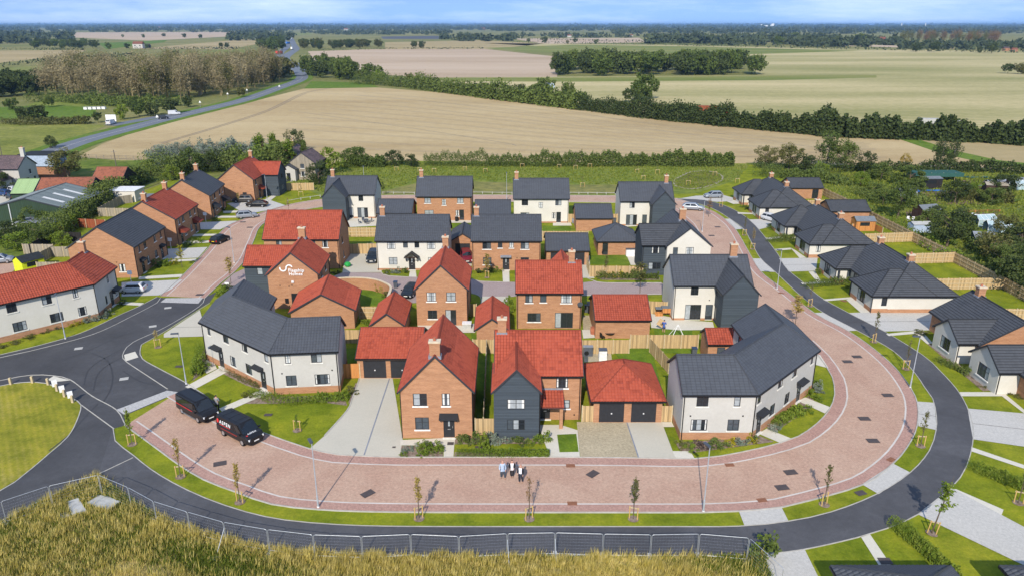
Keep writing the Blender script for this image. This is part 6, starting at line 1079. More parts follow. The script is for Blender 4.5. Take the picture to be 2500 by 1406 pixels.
for a in [(323, 1085, 4.0, 'leaf_bright', 16, 'leafy green young tree at the corner of the verge'), (441, 1164, 4.2, 'leaf_gold', 9, 'sparse golden young tree second along the verge'), (586, 1226, 4.0, 'leaf_gold', 14, 'golden young tree beside the footpath before the lamp post'), (1023, 1266, 4.2, 'leaf_gold', 12, 'golden columnar young tree before the red-roofed brick house'), (1292, 1267, 4.2, 'leaf_rust', 3, 'almost bare rust-brown young tree before the three people'), (1546, 1267, 4.2, 'leaf_olive', 12, 'olive-green young tree before the block-paved drives'),
          (2012, 1232, 4.1, 'leaf_olive', 7, 'thin twiggy young tree on the bend verge'), (2247, 1089, 4.0, 'leaf_olive', 7, 'twiggy young tree beside the pale crossing'), (2211, 901, 3.8, 'leaf_olive', 3, 'bare-stemmed young tree beside the lamp post on the bend'), (2133, 835, 4.4, 'leaf_olive', 6, 'sparse young tree above the bend'), (1977, 748, 3.6, 'leaf_olive', 2, 'staked bare young tree beside the footpath opposite the cream bungalows'), (1837, 609, 4.2, 'leaf_gold', 4, 'thin young tree on the verge by the middle bungalows'), (1817, 575, 4.2, 'leaf_olive', 4, 'thin leaning young tree near the white car drive'), (1760, 505, 3.5, 'leaf_olive', 2, 'staked sapling beside the silver estate car')]: young(*a)
young(2274, 1302, 5.4, 'leaf_bright', 10, 'tall leaning young tree beside the laurel hedge', None, 1.5, True, .12); young(2486, 1228, 4.0, 'leaf_mid', 3, 'staked sapling at the end of the laurel hedge', None)
young(726, 1051, 1.9, 'leaf_bright', 8, 'short staked sapling on the lawn beside the vans', None, 1.4); young(386, 848, 2.6, 'leaf_gold', 5, 'short golden sapling on the lawn by the junction', None, 1.5)
for a in [(445, 653, 4.2, 'leaf_yellow', 8, 'yellowing young tree before the charcoal-roofed brick pair', None, 2.2, False), (564, 693, 4.6, 'leaf_gold', 9, 'yellow-leaved young tree at the paved parking corner', None, 1.8, False), (585, 505, 3.5, 'leaf_gold', 5, 'thin young tree before the parked dark cars', None, 1.3, False), (1189, 678, 4.2, 'leaf_gold', 12, 'staked amber young tree before the brick house on the lane', None, 1.8), (1562, 716, 5.0, 'leaf_olive', 8, 'wide-branching young tree beside the lane', None, 2.6, False), (1479, 677, 4.0, 'leaf_olive', 6, 'staked young tree among the lane border shrubs', None, 1.6), (1941, 795, 4.6, 'leaf_gold', 12, 'golden young tree behind the slate terrace', None, 2.2, False), (705, 520, 3.4, 'leaf_rust', 4, 'bare young tree behind the long red roof', None, 1.4, False), (936, 478, 3.5, 'leaf_mid', 12, 'small dense green tree beside the knee rail', None, 1.6, False), (1730, 530, 4.5, 'leaf_rust', 4, 'bare round-headed young tree beside the silver estate car', None, 2.2, False)]: young(*a)
# tall wild grass in front and rough meadow behind
def scatter(poly_px, n, seed, z=0.0, keep=None):
    pl = GL(poly_px); xs = [p[0] for p in pl]; ys = [p[1] for p in pl]; r = np.random.default_rng(seed); P = np.column_stack([r.uniform(min(xs), max(xs), n), r.uniform(min(ys), max(ys), n)]); return P[inside(P, pl)]
def blades(name, P, h0, h1, w, mat, seed, lean=.25, label=None):
    r = np.random.default_rng(seed); n = len(P); a = r.uniform(0, 6.283, n); d = np.column_stack([np.cos(a), np.sin(a), np.zeros(n)]) * (w / 2) * r.uniform(.6, 1.3, (n, 1)); h = r.uniform(h0, h1, n)
    B = np.column_stack([P, np.zeros(n)]); tip = B + np.column_stack([r.normal(size=n) * lean * h + .12 * h, r.normal(size=n) * lean * h, h])
    mid = (B + tip) / 2; mid[:, 2] += .06
    V = np.stack([B - d * .7, B + d * .7, mid + d, tip, mid - d], 1).reshape(-1, 3); o = inst(name, raw_mesh(name, V, 5, mat)); return tag(o, label, 'grass', None, 'stuff')
TG = scatter([(-120, 1330), (0, 1277), (120, 1216), (240, 1162), (284, 1195), (345, 1237), (430, 1277), (540, 1313), (680, 1340), (850, 1354), (1050, 1359), (1400, 1360), (1700, 1360), (1860, 1355), (1890, 1425), (1400, 1450), (0, 1440), (-120, 1440)], 360000, 5)
r_ = np.random.default_rng(3); f_ = np.sin(TG[:, 0] * .31 + 1.3 * np.sin(TG[:, 1] * .4)) + np.sin(TG[:, 1] * .9 + TG[:, 0] * .17) + r_.normal(size=len(TG)) * .8
slabs_ = [GL([(165, 1228), (192, 1220), (212, 1250), (175, 1262)]), GL([(212, 1232), (245, 1212), (296, 1228), (265, 1250)])]
clump = np.sin(TG[:, 0] * 1.9 + 2.1 * np.sin(TG[:, 1] * 1.3)) * np.sin(TG[:, 1] * 2.3 + 1.7 * np.sin(TG[:, 0] * .8)) + r_.normal(size=len(TG)) * .45
bare = inside(TG, GL([(200, 1400), (300, 1370), (420, 1380), (420, 1420), (200, 1430)])) & (r_.random(len(TG)) < .75)
green = (f_ < -.75) | ((TG[:, 0] < -28.5) & (r_.random(len(TG)) < .45)); ok = (clump > -.75) & ~bare & ~inside(TG, slabs_[0]) & ~inside(TG, slabs_[1])
blades('wild_grass', TG[ok & ~green & (clump < .45)], 0.2, .6, .028, 'grass_tall', 8, .24, 'tall straw-coloured wild grass along the site fence'); blades('wild_grass', TG[ok & ~green & (clump >= .45)], .45, 1.05, .028, 'grass_tall', 18, .14, 'tall seeding clumps standing out of the wild grass'); blades('wild_grass', TG[ok & green], .15, .5, .045, 'grass_green', 9, .25, 'green undergrowth among the straw-coloured grass')
MG = scatter([(690, 440), (840, 396), (1830, 404), (1800, 438), (1700, 466), (1520, 452), (1400, 450), (1160, 442), (1020, 444), (925, 468), (800, 476)], 30000, 6); g2 = np.random.default_rng(2).random(len(MG)) < np.where(MG[:, 1] > 180, .75, .985)
blades('meadow_grass', MG[g2], .12, .4, .3, 'grass_green', 10, .3, 'rough green meadow grass behind the houses')
AG = scatter([(1820, 402), (2420, 416), (2620, 440), (2620, 790), (2480, 716), (2330, 630), (2160, 538), (2060, 484), (2010, 456), (1900, 424)], 42000, 7)
blades('allotment_weeds', AG, .1, .55, .35, 'grass_green', 12, .35, 'weedy grass between the allotment plots')
# ------------------------------------------------------------------ woods and hedgerow trees of the countryside
def wood(px_poly, n, h0, h1, kind, leafs, label, group, seed, w=(.8, 1.2), mass=0):
    P = scatter(px_poly, n * 6, seed)[:n]; r = random.Random(seed)
    P = P[np.argsort(P[:, 1])]
    if mass:
        for lf in sorted(set(leafs)):
            out = []
            for k, (x, y) in enumerate(P[-mass:]):
                if leafs[k % len(leafs)] != lf: continue
                me = far_proto(kind, lf, k % 4); V = np.empty(len(me.vertices) * 3, np.float32); me.vertices.foreach_get('co', V); V = V.reshape(-1, 3); s = r.uniform(h0, h1) / 10; ww = s * r.uniform(*w)
                out.append(V * np.array([ww, ww, s]) + np.array([x, y, -.1]))
            if out: tag(inst('far_trees', raw_mesh('far_trees', np.concatenate(out), 3, lf)), group + ' seen as one mass', 'woodland', None, 'stuff')
        P = P[:-mass]
    for x, y in P: far_tree(x, y, r.uniform(h0, h1), kind, r.choice(leafs), label, group, r.uniform(*w))
wood([(1362, 187), (1850, 183), (1830, 168), (1370, 168)], 75, 14, 20, 'oak', ['leaf_mid', 'leaf_dark', 'leaf_mid'], 'broadleaf tree of the isolated wood in the olive field', 'trees of the isolated wood', 21)
wood([(110, 236), (300, 240), (470, 246), (560, 238), (690, 200), (660, 186), (450, 198), (120, 205)], 240, 16, 23, 'poplar', ['leaf_bare', 'leaf_bare', 'leaf_olive'], 'thin half-bare poplar of the plantation by the main road', 'poplars of the plantation', 22, (.9, 1.5), mass=160)
wood([(-60, 245), (110, 238), (100, 212), (-60, 216)], 22, 10, 15, 'oak', ['leaf_dark'], 'dark evergreen tree at the plantation end', 'dark trees beside the plantation', 23)
wood([(600, 165), (690, 175), (705, 200), (690, 205), (640, 200), (560, 168)], 24, 10, 16, 'oak', ['leaf_dark', 'leaf_olive'], 'dark tree lining the bypass bend', 'trees beside the bypass', 24)
wood([(750, 190), (850, 196), (900, 198), (870, 182), (800, 176), (752, 180)], 22, 10, 17, 'oak', ['leaf_dark', 'leaf_mid'], 'dark tree at the road junction corner', 'trees at the road junction', 25)
wood([(735, 122), (935, 120), (930, 114), (740, 112)], 40, 12, 16, 'oak', ['leaf_olive', 'leaf_dark'], 'tree of the brown-green belt beside the bypass', 'tree belt beside the bypass', 26, mass=40)
wood([(620, 130), (690, 128), (690, 105), (640, 108)], 26, 12, 18, 'oak', ['leaf_mid', 'leaf_dark'], 'tree on the bank of the dual carriageway', 'trees beside the dual carriageway', 27, mass=26)
wood([(2200, 108), (2440, 110), (2440, 100), (2200, 98)], 46, 22, 28, 'poplar', ['leaf_rust', 'leaf_olive'], 'tall rusty poplar of the distant plantation', 'poplars of the distant plantation', 28, (1.3, 1.8), mass=46)
wood([(80, 122), (240, 120), (230, 110), (90, 110)], 26, 12, 16, 'oak', ['leaf_dark', 'leaf_mid'], 'tree of the copse beside the farm track', 'copse beside the farm track', 29, mass=26)
for px, py, h, lf in [(422, 166, 17, 'leaf_dark'), (450, 93, 14, 'leaf_dark'), (490, 96, 14, 'leaf_dark'), (400, 91, 12, 'leaf_dark'), (350, 93, 12, 'leaf_mid'), (300, 92, 10, 'leaf_mid'), (540, 118, 10, 'leaf_dark'), (555, 119, 10, 'leaf_dark'), (265, 121, 12, 'leaf_mid'), (310, 120, 10, 'leaf_dark'), (360, 120, 9, 'leaf_mid'), (1012, 118, 12, 'leaf_dark'), (1030, 118, 13, 'leaf_dark'), (1330, 106, 15, 'leaf_dark'), (1405, 107, 12, 'leaf_dark'), (1290, 104, 9, 'leaf_dark'), (1455, 108, 10, 'leaf_mid'), (1385, 108, 8, 'leaf_olive'), (2460, 180, 9, 'leaf_dark'), (2485, 181, 9, 'leaf_olive'), (2500, 182, 8, 'leaf_olive'), (2235, 127, 14, 'leaf_dark'), (2280, 128, 16, 'leaf_dark'), (2420, 131, 16, 'leaf_dark'), (2390, 130, 10, 'leaf_dark'), (1900, 112, 20, 'leaf_mid'), (1940, 98, 22, 'leaf_mid'), (2100, 108, 22, 'leaf_mid'), (1575, 242, 15, 'leaf_mid'), (1555, 246, 11, 'leaf_mid'), (1535, 250, 8, 'leaf_dark'), (1385, 245, 10, 'leaf_mid'), (1330, 238, 12, 'leaf_mid'), (1310, 240, 9, 'leaf_mid'), (1420, 262, 8, 'leaf_dark'), (1270, 240, 8, 'leaf_dark'), (1240, 238, 7, 'leaf_olive'), (905, 200, 14, 'leaf_mid'), (885, 200, 10, 'leaf_dark'), (925, 204, 9, 'leaf_bright'), (1000, 210, 9, 'leaf_olive'), (1060, 218, 8, 'leaf_dark'), (1160, 230, 7, 'leaf_dark'), (1120, 226, 6, 'leaf_olive'), (300, 292, 7, 'leaf_bright'), (90, 300, 8, 'leaf_dark'), (60, 298, 7, 'leaf_dark'), (340, 285, 7, 'leaf_mid'), (375, 283, 7, 'leaf_dark'), (415, 278, 8, 'leaf_dark'), (240, 300, 5, 'leaf_dark'), (120, 262, 6, 'leaf_mid'), (30, 268, 6, 'leaf_mid'), (460, 262, 6, 'leaf_dark'), (330, 262, 6, 'leaf_mid'), (590, 238, 6, 'leaf_olive')]:
    x, y = G(px, py); far_tree(x, y, h, 'oak', lf, 'single broadleaf tree standing along a field boundary', 'hedgerow trees of the fields', rnd.uniform(.8, 1.15))
x, y = G(610, 166); far_tree(x, y, 16, 'poplar', 'leaf_silver', 'pale silver tree above the bypass bend', None, 1.8)
# woodland that reads as one mass
def far_mass(name, rows, seed, leaf, label):
    r = np.random.default_rng(seed); out = []
    for (x0, x1, y0, y1, n, h, wd) in rows:
        px = r.uniform(x0, x1, n); py = r.uniform(y0, y1, n)
        u = (px - 1250) / F; v = (py - 703) / F; t = -H / (-SP - v * CP); X, Y = u * t, (CP - v * SP) * t
        hh = h * r.uniform(.6, 1.15, n)
        for k in range(n):
            m = 26; d = r.normal(size=(m, 3)); d /= np.linalg.norm(d, axis=1)[:, None]; P = d * np.array([wd, wd * .6, hh[k] * .5]) * r.uniform(.75, 1.0, (m, 1)) + np.array([X[k], Y[k], hh[k] * .46]); P[:, 2] = np.maximum(P[:, 2], .2)
            out.append(leaves(P, max(hh[k] * .62, wd * .55), seed + k, True))
    tag(inst(name, raw_mesh(name, np.concatenate(out), 3, leaf)), label, 'woodland', None, 'stuff')
far_mass('far_woodland', [(-100, 2600, 62.6, 64, 420, 24, 150), (-100, 2600, 64, 67, 520, 22, 80), (-100, 2600, 67, 71, 600, 20, 45), (-100, 1400, 71, 75, 330, 18, 26), (1200, 2600, 71, 77, 420, 18, 26), (1500, 2600, 76, 84, 300, 17, 17)], 31, 'leaf_far', 'wooded countryside fading towards the horizon')
far_mass('far_woodland', [(0, 180, 84, 98, 90, 16, 11), (560, 720, 82, 100, 80, 15, 11), (1080, 1260, 92, 102, 60, 14, 9), (1580, 1760, 97, 108, 80, 16, 10), (1740, 2200, 102, 112, 120, 15, 9), (1940, 2120, 110, 116, 50, 14, 8), (2200, 2520, 112, 122, 70, 12, 8), (740, 1100, 78, 86, 110, 14, 14), (1230, 1640, 88, 94, 60, 12, 10), (-60, 70, 98, 108, 40, 14, 9), (1760, 2050, 92, 100, 90, 14, 9), (0, 700, 74, 80, 120, 14, 14)], 32, 'leaf_far', 'belts of trees between the distant fields')
def far_hedge(px, h, w, n, seed): hedge('thin dark hedge line between distant fields', px, h, w, 'leaf_far', n, h * .8, seed, 'distant field hedges')
far_hedge([(180, 81), (600, 79)], 4, 10, 260, 41); far_hedge([(330, 121), (585, 120)], 3, 4, 300, 42); far_hedge([(0, 163), (120, 150), (240, 142), (330, 136)], 3.5, 5, 300, 43); far_hedge([(1250, 105), (1600, 111), (2050, 121), (2560, 131)], 4, 5, 700, 44); far_hedge([(750, 126), (930, 121), (1180, 120)], 2.5, 4, 260, 45); far_hedge([(1250, 96), (1580, 104)], 4, 6, 220, 46); far_hedge([(0, 123), (210, 123)], 3, 5, 160, 47)
# ------------------------------------------------------------------ fences
def timber_fence(label, px, top=1.8, mat='wood_fence', rails=False, step=1.85, base=True, posts='wood_post', hgt=1.8):
    """post-and-panel fence; px are image points of the top edge (z = top) or of the ground"""
    P = GL(px, 0 if base else hgt); e = empty('timber_fence', (*P[0], 0), label, 'fence')
    for i in range(len(P) - 1):
        a, b = Vector(P[i]), Vector(P[i + 1]); L = (b - a).length; n = max(1, round(L / step)); d = (b - a) / n; u = d.normalized(); nv = Vector((u.y, -u.x)); rz = math.atan2(u.y, u.x)
        for k in range(n):
            p = a + d * k; q = p + u * .06
            MB().obox((*(q - nv * .015), .05), Vector((*(d - u * .12), 0)), Vector((*(nv * .03), 0)), (0, 0, hgt - .05)).build('panel', mat, e)
            MB().box((p.x, p.y, 0), (.11, .11, hgt + .06), rz).build('post', posts, e)
            if rails:
                m = MB()
                for z in (.35, .95, 1.55): m.obox((*(q + nv * .02), z), Vector((*(d - u * .12), 0)), Vector((*(nv * .05), 0)), (0, 0, .09))
                m.build('rail', posts, e)
        if i == len(P) - 2: MB().box((b.x, b.y, 0), (.11, .11, hgt + .06), rz).build('post', posts, e)
    return e
T = False
timber_fence('timber panel fence behind the satellite-dish house garden', [(1419, 830), (1537, 829)], base=T); timber_fence('timber panel fence below the mottled red garage', [(1540, 817), (1706, 817)], base=T); timber_fence('diagonal timber fence dividing two back lawns', [(1588, 826), (1634, 876)], base=T)
timber_fence('white-railed timber fence between the two small garages', [(876, 748), (926, 748)], base=T, rails=True); timber_fence('timber fence behind the double garage of the long drive', [(838, 805), (880, 805)], base=T); timber_fence('short timber screen and gate beside the double garage', [(836, 888), (877, 887)], base=T, mat='wood_orange')
timber_fence('timber side gate between the two front houses', [(1160, 1021), (1207, 1021)], base=T); timber_fence('long thin timber fence separating the two front gardens', [(1188, 829), (1180, 1019)], base=T, mat='wood_grey'); timber_fence('timber fence closing the garden behind the red-roofed brick house', [(1154, 828), (1206, 829)], base=T)
timber_fence('timber gate beside the pyramid-roofed garage and clad house', [(1422, 990), (1450, 990)], base=T); timber_fence('timber gate between the pyramid-roofed garage and the terrace', [(1615, 990), (1642, 990)], base=T)
timber_fence('timber fence round the artificial lawn beside the lane', [(1433, 626), (1440, 649), (1570, 650)], base=T); timber_fence('timber fence behind the lane double garage', [(1324, 565), (1436, 565)], base=T, rails=True)
timber_fence('railed timber fence below the patio house', [(844, 556), (920, 556)], base=T, rails=True); timber_fence('timber fence behind the driveway with the dark car', [(849, 596), (921, 595)], base=T); timber_fence('timber fence closing the lawn beside the bend house', [(685, 448), (765, 447)], base=T); timber_fence('timber fence piece beside the rear cream house', [(1388, 523), (1403, 523)], base=T); timber_fence('timber fence piece beside the blue-binned garage', [(1494, 523), (1508, 523)], base=T)
timber_fence('timber gate beside the central gabled house', [(1147, 742), (1163, 742)], base=T); timber_fence('timber gate beside the cream house rabbit hutch', [(1584, 735), (1630, 737)], base=T)
timber_fence('weathered grey fence stepping behind the brick row gardens', [(238, 508), (292, 480), (320, 476)], base=T, mat='wood_grey'); timber_fence('weathered grey fence across the gardens of the red-roofed pair', [(238, 508), (320, 509)], base=T, mat='wood_grey'); timber_fence('red-brown stained fence along the hedge', [(129, 565), (184, 534)], base=T, mat='wood_red'); timber_fence('red-brown stained fence across the back garden', [(184, 534), (256, 537)], base=T, mat='wood_red'); timber_fence('black stained fence round the planted back garden', [(70, 597), (126, 566), (196, 568)], base=T, mat='wood_dark', posts='wood_dark')
timber_fence('grey panel fence beside the clipped bright bush', [(54, 596), (128, 597)], base=T, mat='wood_grey'); timber_fence('grey fence running down to the yellow shed', [(128, 600), (69, 630)], base=T, mat='wood_grey'); timber_fence('grey panel fence behind the charcoal-roofed brick pair', [(120, 603), (184, 602)], base=T, mat='wood_grey'); timber_fence('grey fence beside the yellow shed', [(88, 640), (160, 640)], base=T, mat='wood_grey')
timber_fence('long railed boundary fence of the bungalow gardens', [(2011, 459), (2046, 475), (2082, 492)], base=T, rails=True); timber_fence('railed boundary fence beside the orange shed', [(2118, 512), (2157, 531), (2230, 567)], base=T, rails=True); timber_fence('railed boundary fence below the big apple tree', [(2230, 567), (2332, 616)], base=T, rails=True); timber_fence('railed boundary fence running to the garden corner', [(2332, 616), (2455, 678), (2560, 735)], base=T, rails=True)
timber_fence('railed cross fence behind the middle bungalows', [(2113, 571), (2230, 567)], base=T, rails=True); timber_fence('railed cross fence between two bare lawns', [(2226, 619), (2332, 616)], base=T, rails=True); timber_fence('railed cross fence behind the cream bungalow pair', [(2288, 680), (2455, 678)], base=T, rails=True); timber_fence('railed cross fence beside the brick and cream bungalow', [(2446, 753), (2560, 754)], base=T, rails=True); timber_fence('timber fence beside the first bungalow garage', [(1973, 489), (2072, 488)], base=T, rails=True); timber_fence('low orange fence round the shed patio', [(2082, 547), (2136, 547), (2156, 556)], base=T, mat='wood_orange', hgt=1.2)
def rail_fence(label, px, h, n_r, step, mat, name='post_and_rail_fence'):
    P = smooth_line(GL(px), step) if len(px) > 2 else GL(px); e = empty(name, (*P[0], 0), label, 'fence')
    pts = P
    if len(px) == 2:
        a, b = Vector(P[0]), Vector(P[1]); n = max(1, round((b - a).length / step)); pts = [tuple(a.lerp(b, k / n)) for k in range(n + 1)]
    for k, p in enumerate(pts):
        MB().box((*p, 0), (.13, .13, h + .05)).build('post', mat, e)
        if k < len(pts) - 1:
            q = pts[k + 1]
            for r_i in range(n_r):
                z = h - .06 - r_i * h / n_r; MB().cyl((*p, z), (*q, z), .055, n=4).build('rail', mat, e)
for lab, px in (('white knee rail round the lawn of the bend house', [(703, 495), (735, 489), (782, 482)]), ('white knee rail behind the patio house garage', [(935, 474), (1012, 475)]), ('white knee rail between the rear brick and cream houses', [(1154, 474), (1250, 475)]), ('white knee rail behind the blue-binned garage', [(1391, 475), (1502, 476)])): rail_fence(lab, px, .5, 1, 2.2, 'cone_grey', 'knee_rail')
rail_fence('three-bar paddock fence at the corner of the stubble field', [(200, 388), (345, 392)], 1.2, 3, 2.4, 'wood_grey'); rail_fence('grey rail fence in front of the green metal shed', [(0, 562), (42, 560)], 1.1, 3, 2.0, 'cone_grey')
# brick garden wall with a curved end
P = smooth_line(GL([(806, 681), (860, 678), (908, 681), (940, 691), (954, 703), (946, 728)], 1.8), .7); w = empty('garden_wall', (*P[0], 0), 'curved brick garden wall with pale coping beside the lane', 'wall')
A, B = offset(P, -.12), offset(P, .12); mb = MB(); s0 = 0
for i in range(len(P) - 1):
    L = math.dist(P[i], P[i + 1])
    for q0, q1 in ((A[i], A[i + 1]), (B[i + 1], B[i])): mb.face([(*q1, 0), (*q0, 0), (*q0, 1.8), (*q1, 1.8)], [(s0 + L, 0), (s0, 0), (s0, 1.8), (s0 + L, 1.8)])
    s0 += L
for k in (0, -1): mb.face([(*A[k], 0), (*B[k], 0), (*B[k], 1.8), (*A[k], 1.8)])
mb.build('brickwork', 'brick_orange', w); r = ribbon('coping', P, .34, 1.9, 'cap_pale', .1, None, w); r.data.transform(Matrix.Translation((0, 0, 0)))
# temporary mesh fence panels on concrete feet
HP = {}
def panel_meshes():
    f = MB(); W, Hh = 3.42, 2.0; rr = .15
    pts = [(0, 0)] + [(0, Hh - rr)] + [(rr - rr * math.cos(R(a)), Hh - rr + rr * math.sin(R(a))) for a in (30, 60, 90)] + [(W - rr + rr * math.sin(R(a)), Hh - rr + rr * math.cos(R(a))) for a in (0, 30, 60, 90)] + [(W, 0)]
    for i in range(len(pts) - 1): f.cyl((pts[i][0], 0, pts[i][1]), (pts[i + 1][0], 0, pts[i + 1][1]), .019, n=6, cap=False)
    f.cyl((0, 0, .16), (W, 0, .16), .02, n=6, cap=False)
    m = MB()
    for k in range(1, 7): z = .16 + k * (Hh - .16) / 7; m.cyl((0, 0, z), (W, 0, z), .0028, n=3, cap=False)
    for k in range(1, 16): x = k * W / 16; m.cyl((x, 0, .16), (x, 0, Hh), .001, n=3, cap=False)
    return f.mesh('frame', 'galv'), m.mesh('wire_mesh', 'galv'), MB().box((0, 0, 0), (.30, .75, .14)).mesh('foot', 'concrete_foot'), MB().cyl((0, 0, 1.5), (.1, -1.5, .05), .022, n=6).box((.1, -1.7, 0), (.5, .5, .16)).mesh('brace', 'galv')
HP = panel_meshes()
FL = GL([(-60, 1243), (2, 1225), (118, 1187), (240, 1160), (312, 1190), (374, 1224), (457, 1250), (545, 1275), (652, 1293), (764, 1306), (882, 1310), (1002, 1305), (1120, 1310), (1239, 1303), (1356, 1301), (1474, 1304), (1591, 1306), (1708, 1304), (1830, 1314)], 2.0)
for k in range(len(FL) - 1):
    a, b = Vector(FL[k]), Vector(FL[k + 1]); d = b - a; e = empty('site_fence_panel', (*a, 0), 'galvanised mesh site fence panel with rounded corners on a concrete foot', 'fence panel', 'mesh panels along the tall grass', math.atan2(d.y, d.x)); s = d.length / 3.5
    inst('frame', HP[0], e, (.03, 0, .05), 0, (s, 1, 1)); inst('wire_mesh', HP[1], e, (.03, 0, .05), 0, (s, 1, 1)); inst('foot', HP[2], e)
    if k in (7, 13, 14): inst('brace', HP[3], e)
a, b = Vector(FL[-1]), Vector(G(1890, 1400, 1.0)); d = b - a; e = empty('site_fence_panel', (*a, 0), 'mesh site fence panel turned back beside the bushes', 'fence panel', None, math.atan2(d.y, d.x)); inst('frame', HP[0], e, (.03, 0, .05)); inst('wire_mesh', HP[1], e, (.03, 0, .05)); inst('foot', HP[2], e)
for k, q in enumerate(slabs_): tag(MB().prism(q, 0, .22).build('concrete_slab', 'cone_grey'), ('small tilted concrete slab lying in the wild grass', 'large concrete slab lying in the wild grass')[k], 'slab')
tag(MB().prism(GL([(140, 1262), (165, 1255), (172, 1264), (148, 1272)]), 0, .25).build('block_pile', 'concrete_foot'), 'pile of broken concrete blocks in the wild grass', 'blocks')
# ------------------------------------------------------------------ street furniture
LM = (MB().cyl((0, 0, 0), (0, 0, 1.1), .085, .075, 8).cyl((0, 0, 1.1), (0, 0, 5.95), .052, .038, 8).mesh('column', 'lamp_grey'), MB().box((0, .38, 5.93), (.26, .75, .10)).box((0, .02, 5.88), (.1, .1, .2)).mesh('lamp_head', 'lamp_head'), MB().cyl((0, 0, 0), (0, 0, .12), .10, .10, 8).mesh('base_collar', 'white_paint'))
for k, (px, py, rz, lab) in enumerate([(777, 1238, 30, 'grey street lamp on the verge before the long concrete drive'), (1717, 1249, 20, 'grey street lamp on the verge opposite the slate terrace'), (2222, 946, 80, 'grey street lamp on the outer bend beside the footpath'), (455, 937, 100, 'grey street lamp beside the cream terrace path'), (160, 827, 200, 'grey street lamp before the red-roofed cream terrace'), (572, 642, 60, 'grey street lamp by the paved parking corner'), (1897, 706, 70, 'grey street lamp opposite the middle bungalows'), (1714, 566, 70, 'grey street lamp beside the silver estate car'), (1237, 488, 0, 'grey street lamp behind the rear cream house'), (653, 492, 150, 'grey street lamp beside the bend house path'), (891, 470, 10, 'grey street lamp behind the patio house')]):
    x, y = G(px, py); e = empty('street_lamp', (x, y, .02), lab, 'street lamp', 'street lamps of the estate', R(rz))
    for n_, me in zip(('column', 'lamp_head', 'base_collar'), LM): inst(n_, me, e)
# covers in the paving
def cover(px, py, w, d, rz, label, mat='manhole', name='manhole_cover', z=.042):
    x, y = G(px, py); mb = MB(); mb.box((0, 0, 0), (w, d, .012)); 
    for k in range(4): mb.box((0, -d / 2 + (k + .5) * d / 4, .012), (w * .8, d * .06, .006))
    o = inst(name, mb.mesh(name, mat), None, (x, y, z), R(rz)); tag(o, label, 'cover', 'covers and gullies in the paving')
for c in [(537, 1132, 20, 'by the vans'), (898, 1205, 45, 'before the red-roofed brick house'), (1447, 1157, 45, 'before the tan gravel drive'), (2092, 871, 0, 'on the upper bend'), (2069, 883, 0, 'beside the upper bend line'), (2167, 965, 0, 'at the middle of the bend'), (2110, 1022, 0, 'on the inner bend'), (2131, 1076, 0, 'on the lower bend'), (1930, 1153, 10, 'before the bent terrace'), (1909, 1190, 10, 'near the pale crossing'), (488, 720, 0, 'near the sett strip'), (593, 543, 0, 'behind the silver car'), (610, 556, 0, 'on the far road bend'), (1752, 555, 0, 'below the silver estate car'), (1737, 576, 0, 'beside the inner road line')]: cover(c[0], c[1], 1.1, .75, c[2], 'dark rectangular inspection cover in the red paving ' + c[3])
for c in [(1393, 1137, 0, 'by the inner line before the front houses'), (1781, 1135, 5, 'by the inner line before the slate terrace'), (1397, 1229, 0, 'by the outer line before the lamp'), (1860, 1221, 10, 'by the outer line near the pale crossing'), (2175, 1122, 35, 'beside the lower bend verge'), (2060, 735, -40, 'above the upper bend'), (1907, 716, -40, 'beside the bungalow lamp post')]: cover(c[0], c[1], .8, .5, c[2], 'rusty drain gully ' + c[3], 'drain_rust', 'drain_gully')
for c in [(303, 925, 20, 'on the asphalt junction'), (192, 851, 20, 'on the asphalt road'), (373, 797, 25, 'near the give-way strip'), (410, 752, 20, 'below the sett strip')]: cover(c[0], c[1], .9, .7, c[2], 'pale square cover ' + c[3], 'concrete_foot')
for c in [(1100, 1083, .6, .5, 0, 'on the slab path of the red-roofed brick house'), (1169, 1092, .7, .4, 0, 'in the grass before the clad house'), (1297, 1100, .7, .4, 10, 'in the hedge lawn of the clad house'), (437, 895, .8, .5, 0, 'in the lawn by the terrace lamp'), (655, 1013, .8, .5, 0, 'in the lawn by the vans'), (2101, 1204, .9, .6, 20, 'in the verge near the bend crossing'), (2161, 1370, .9, .7, 0, 'in the slab path of the ribbed-roof bungalow'), (962, 1092, .3, .25, 0, 'at the edge of the long drive')]: cover(c[0], c[1], c[2], c[3], c[4], 'small dark cover ' + c[5], z=.055)
# bollards with white marker boards at the mown lawn
for k, (px, py) in enumerate([(27, 938), (80, 934), (118, 939), (140, 954), (158, 968), (178, 982)]):
    x, y = G(px, py); e = empty('timber_bollard', (x, y, 0), 'short timber bollard with white marker board at the lawn corner' if k > 2 else 'plain short timber bollard along the mown lawn', 'bollard', 'bollards round the mown lawn' if k <= 2 else 'bollards with marker boards')
    inst('post', MB().box((0, 0, 0), (.22, .22, .8)).mesh('post', 'wood_post'), e)
    if k > 2: inst('marker_board', MB().box((-.2, .1, .5), (.5, .06, .75), .6).mesh('marker_board', 'white_paint'), e)
def board_sign(px, py, h, label, w=.7, hh=.6, rz=0):
    x, y = G(px, py); e = empty('plot_sign', (x, y, 0), label, 'sign', None, R(rz)); inst('post', MB().cyl((0, 0, 0), (0, 0, h), .04).mesh('post', 'white_paint'), e); inst('board', MB().box((0, -.05, h - .1), (w, .04, hh)).mesh('board', 'white_paint'), e)
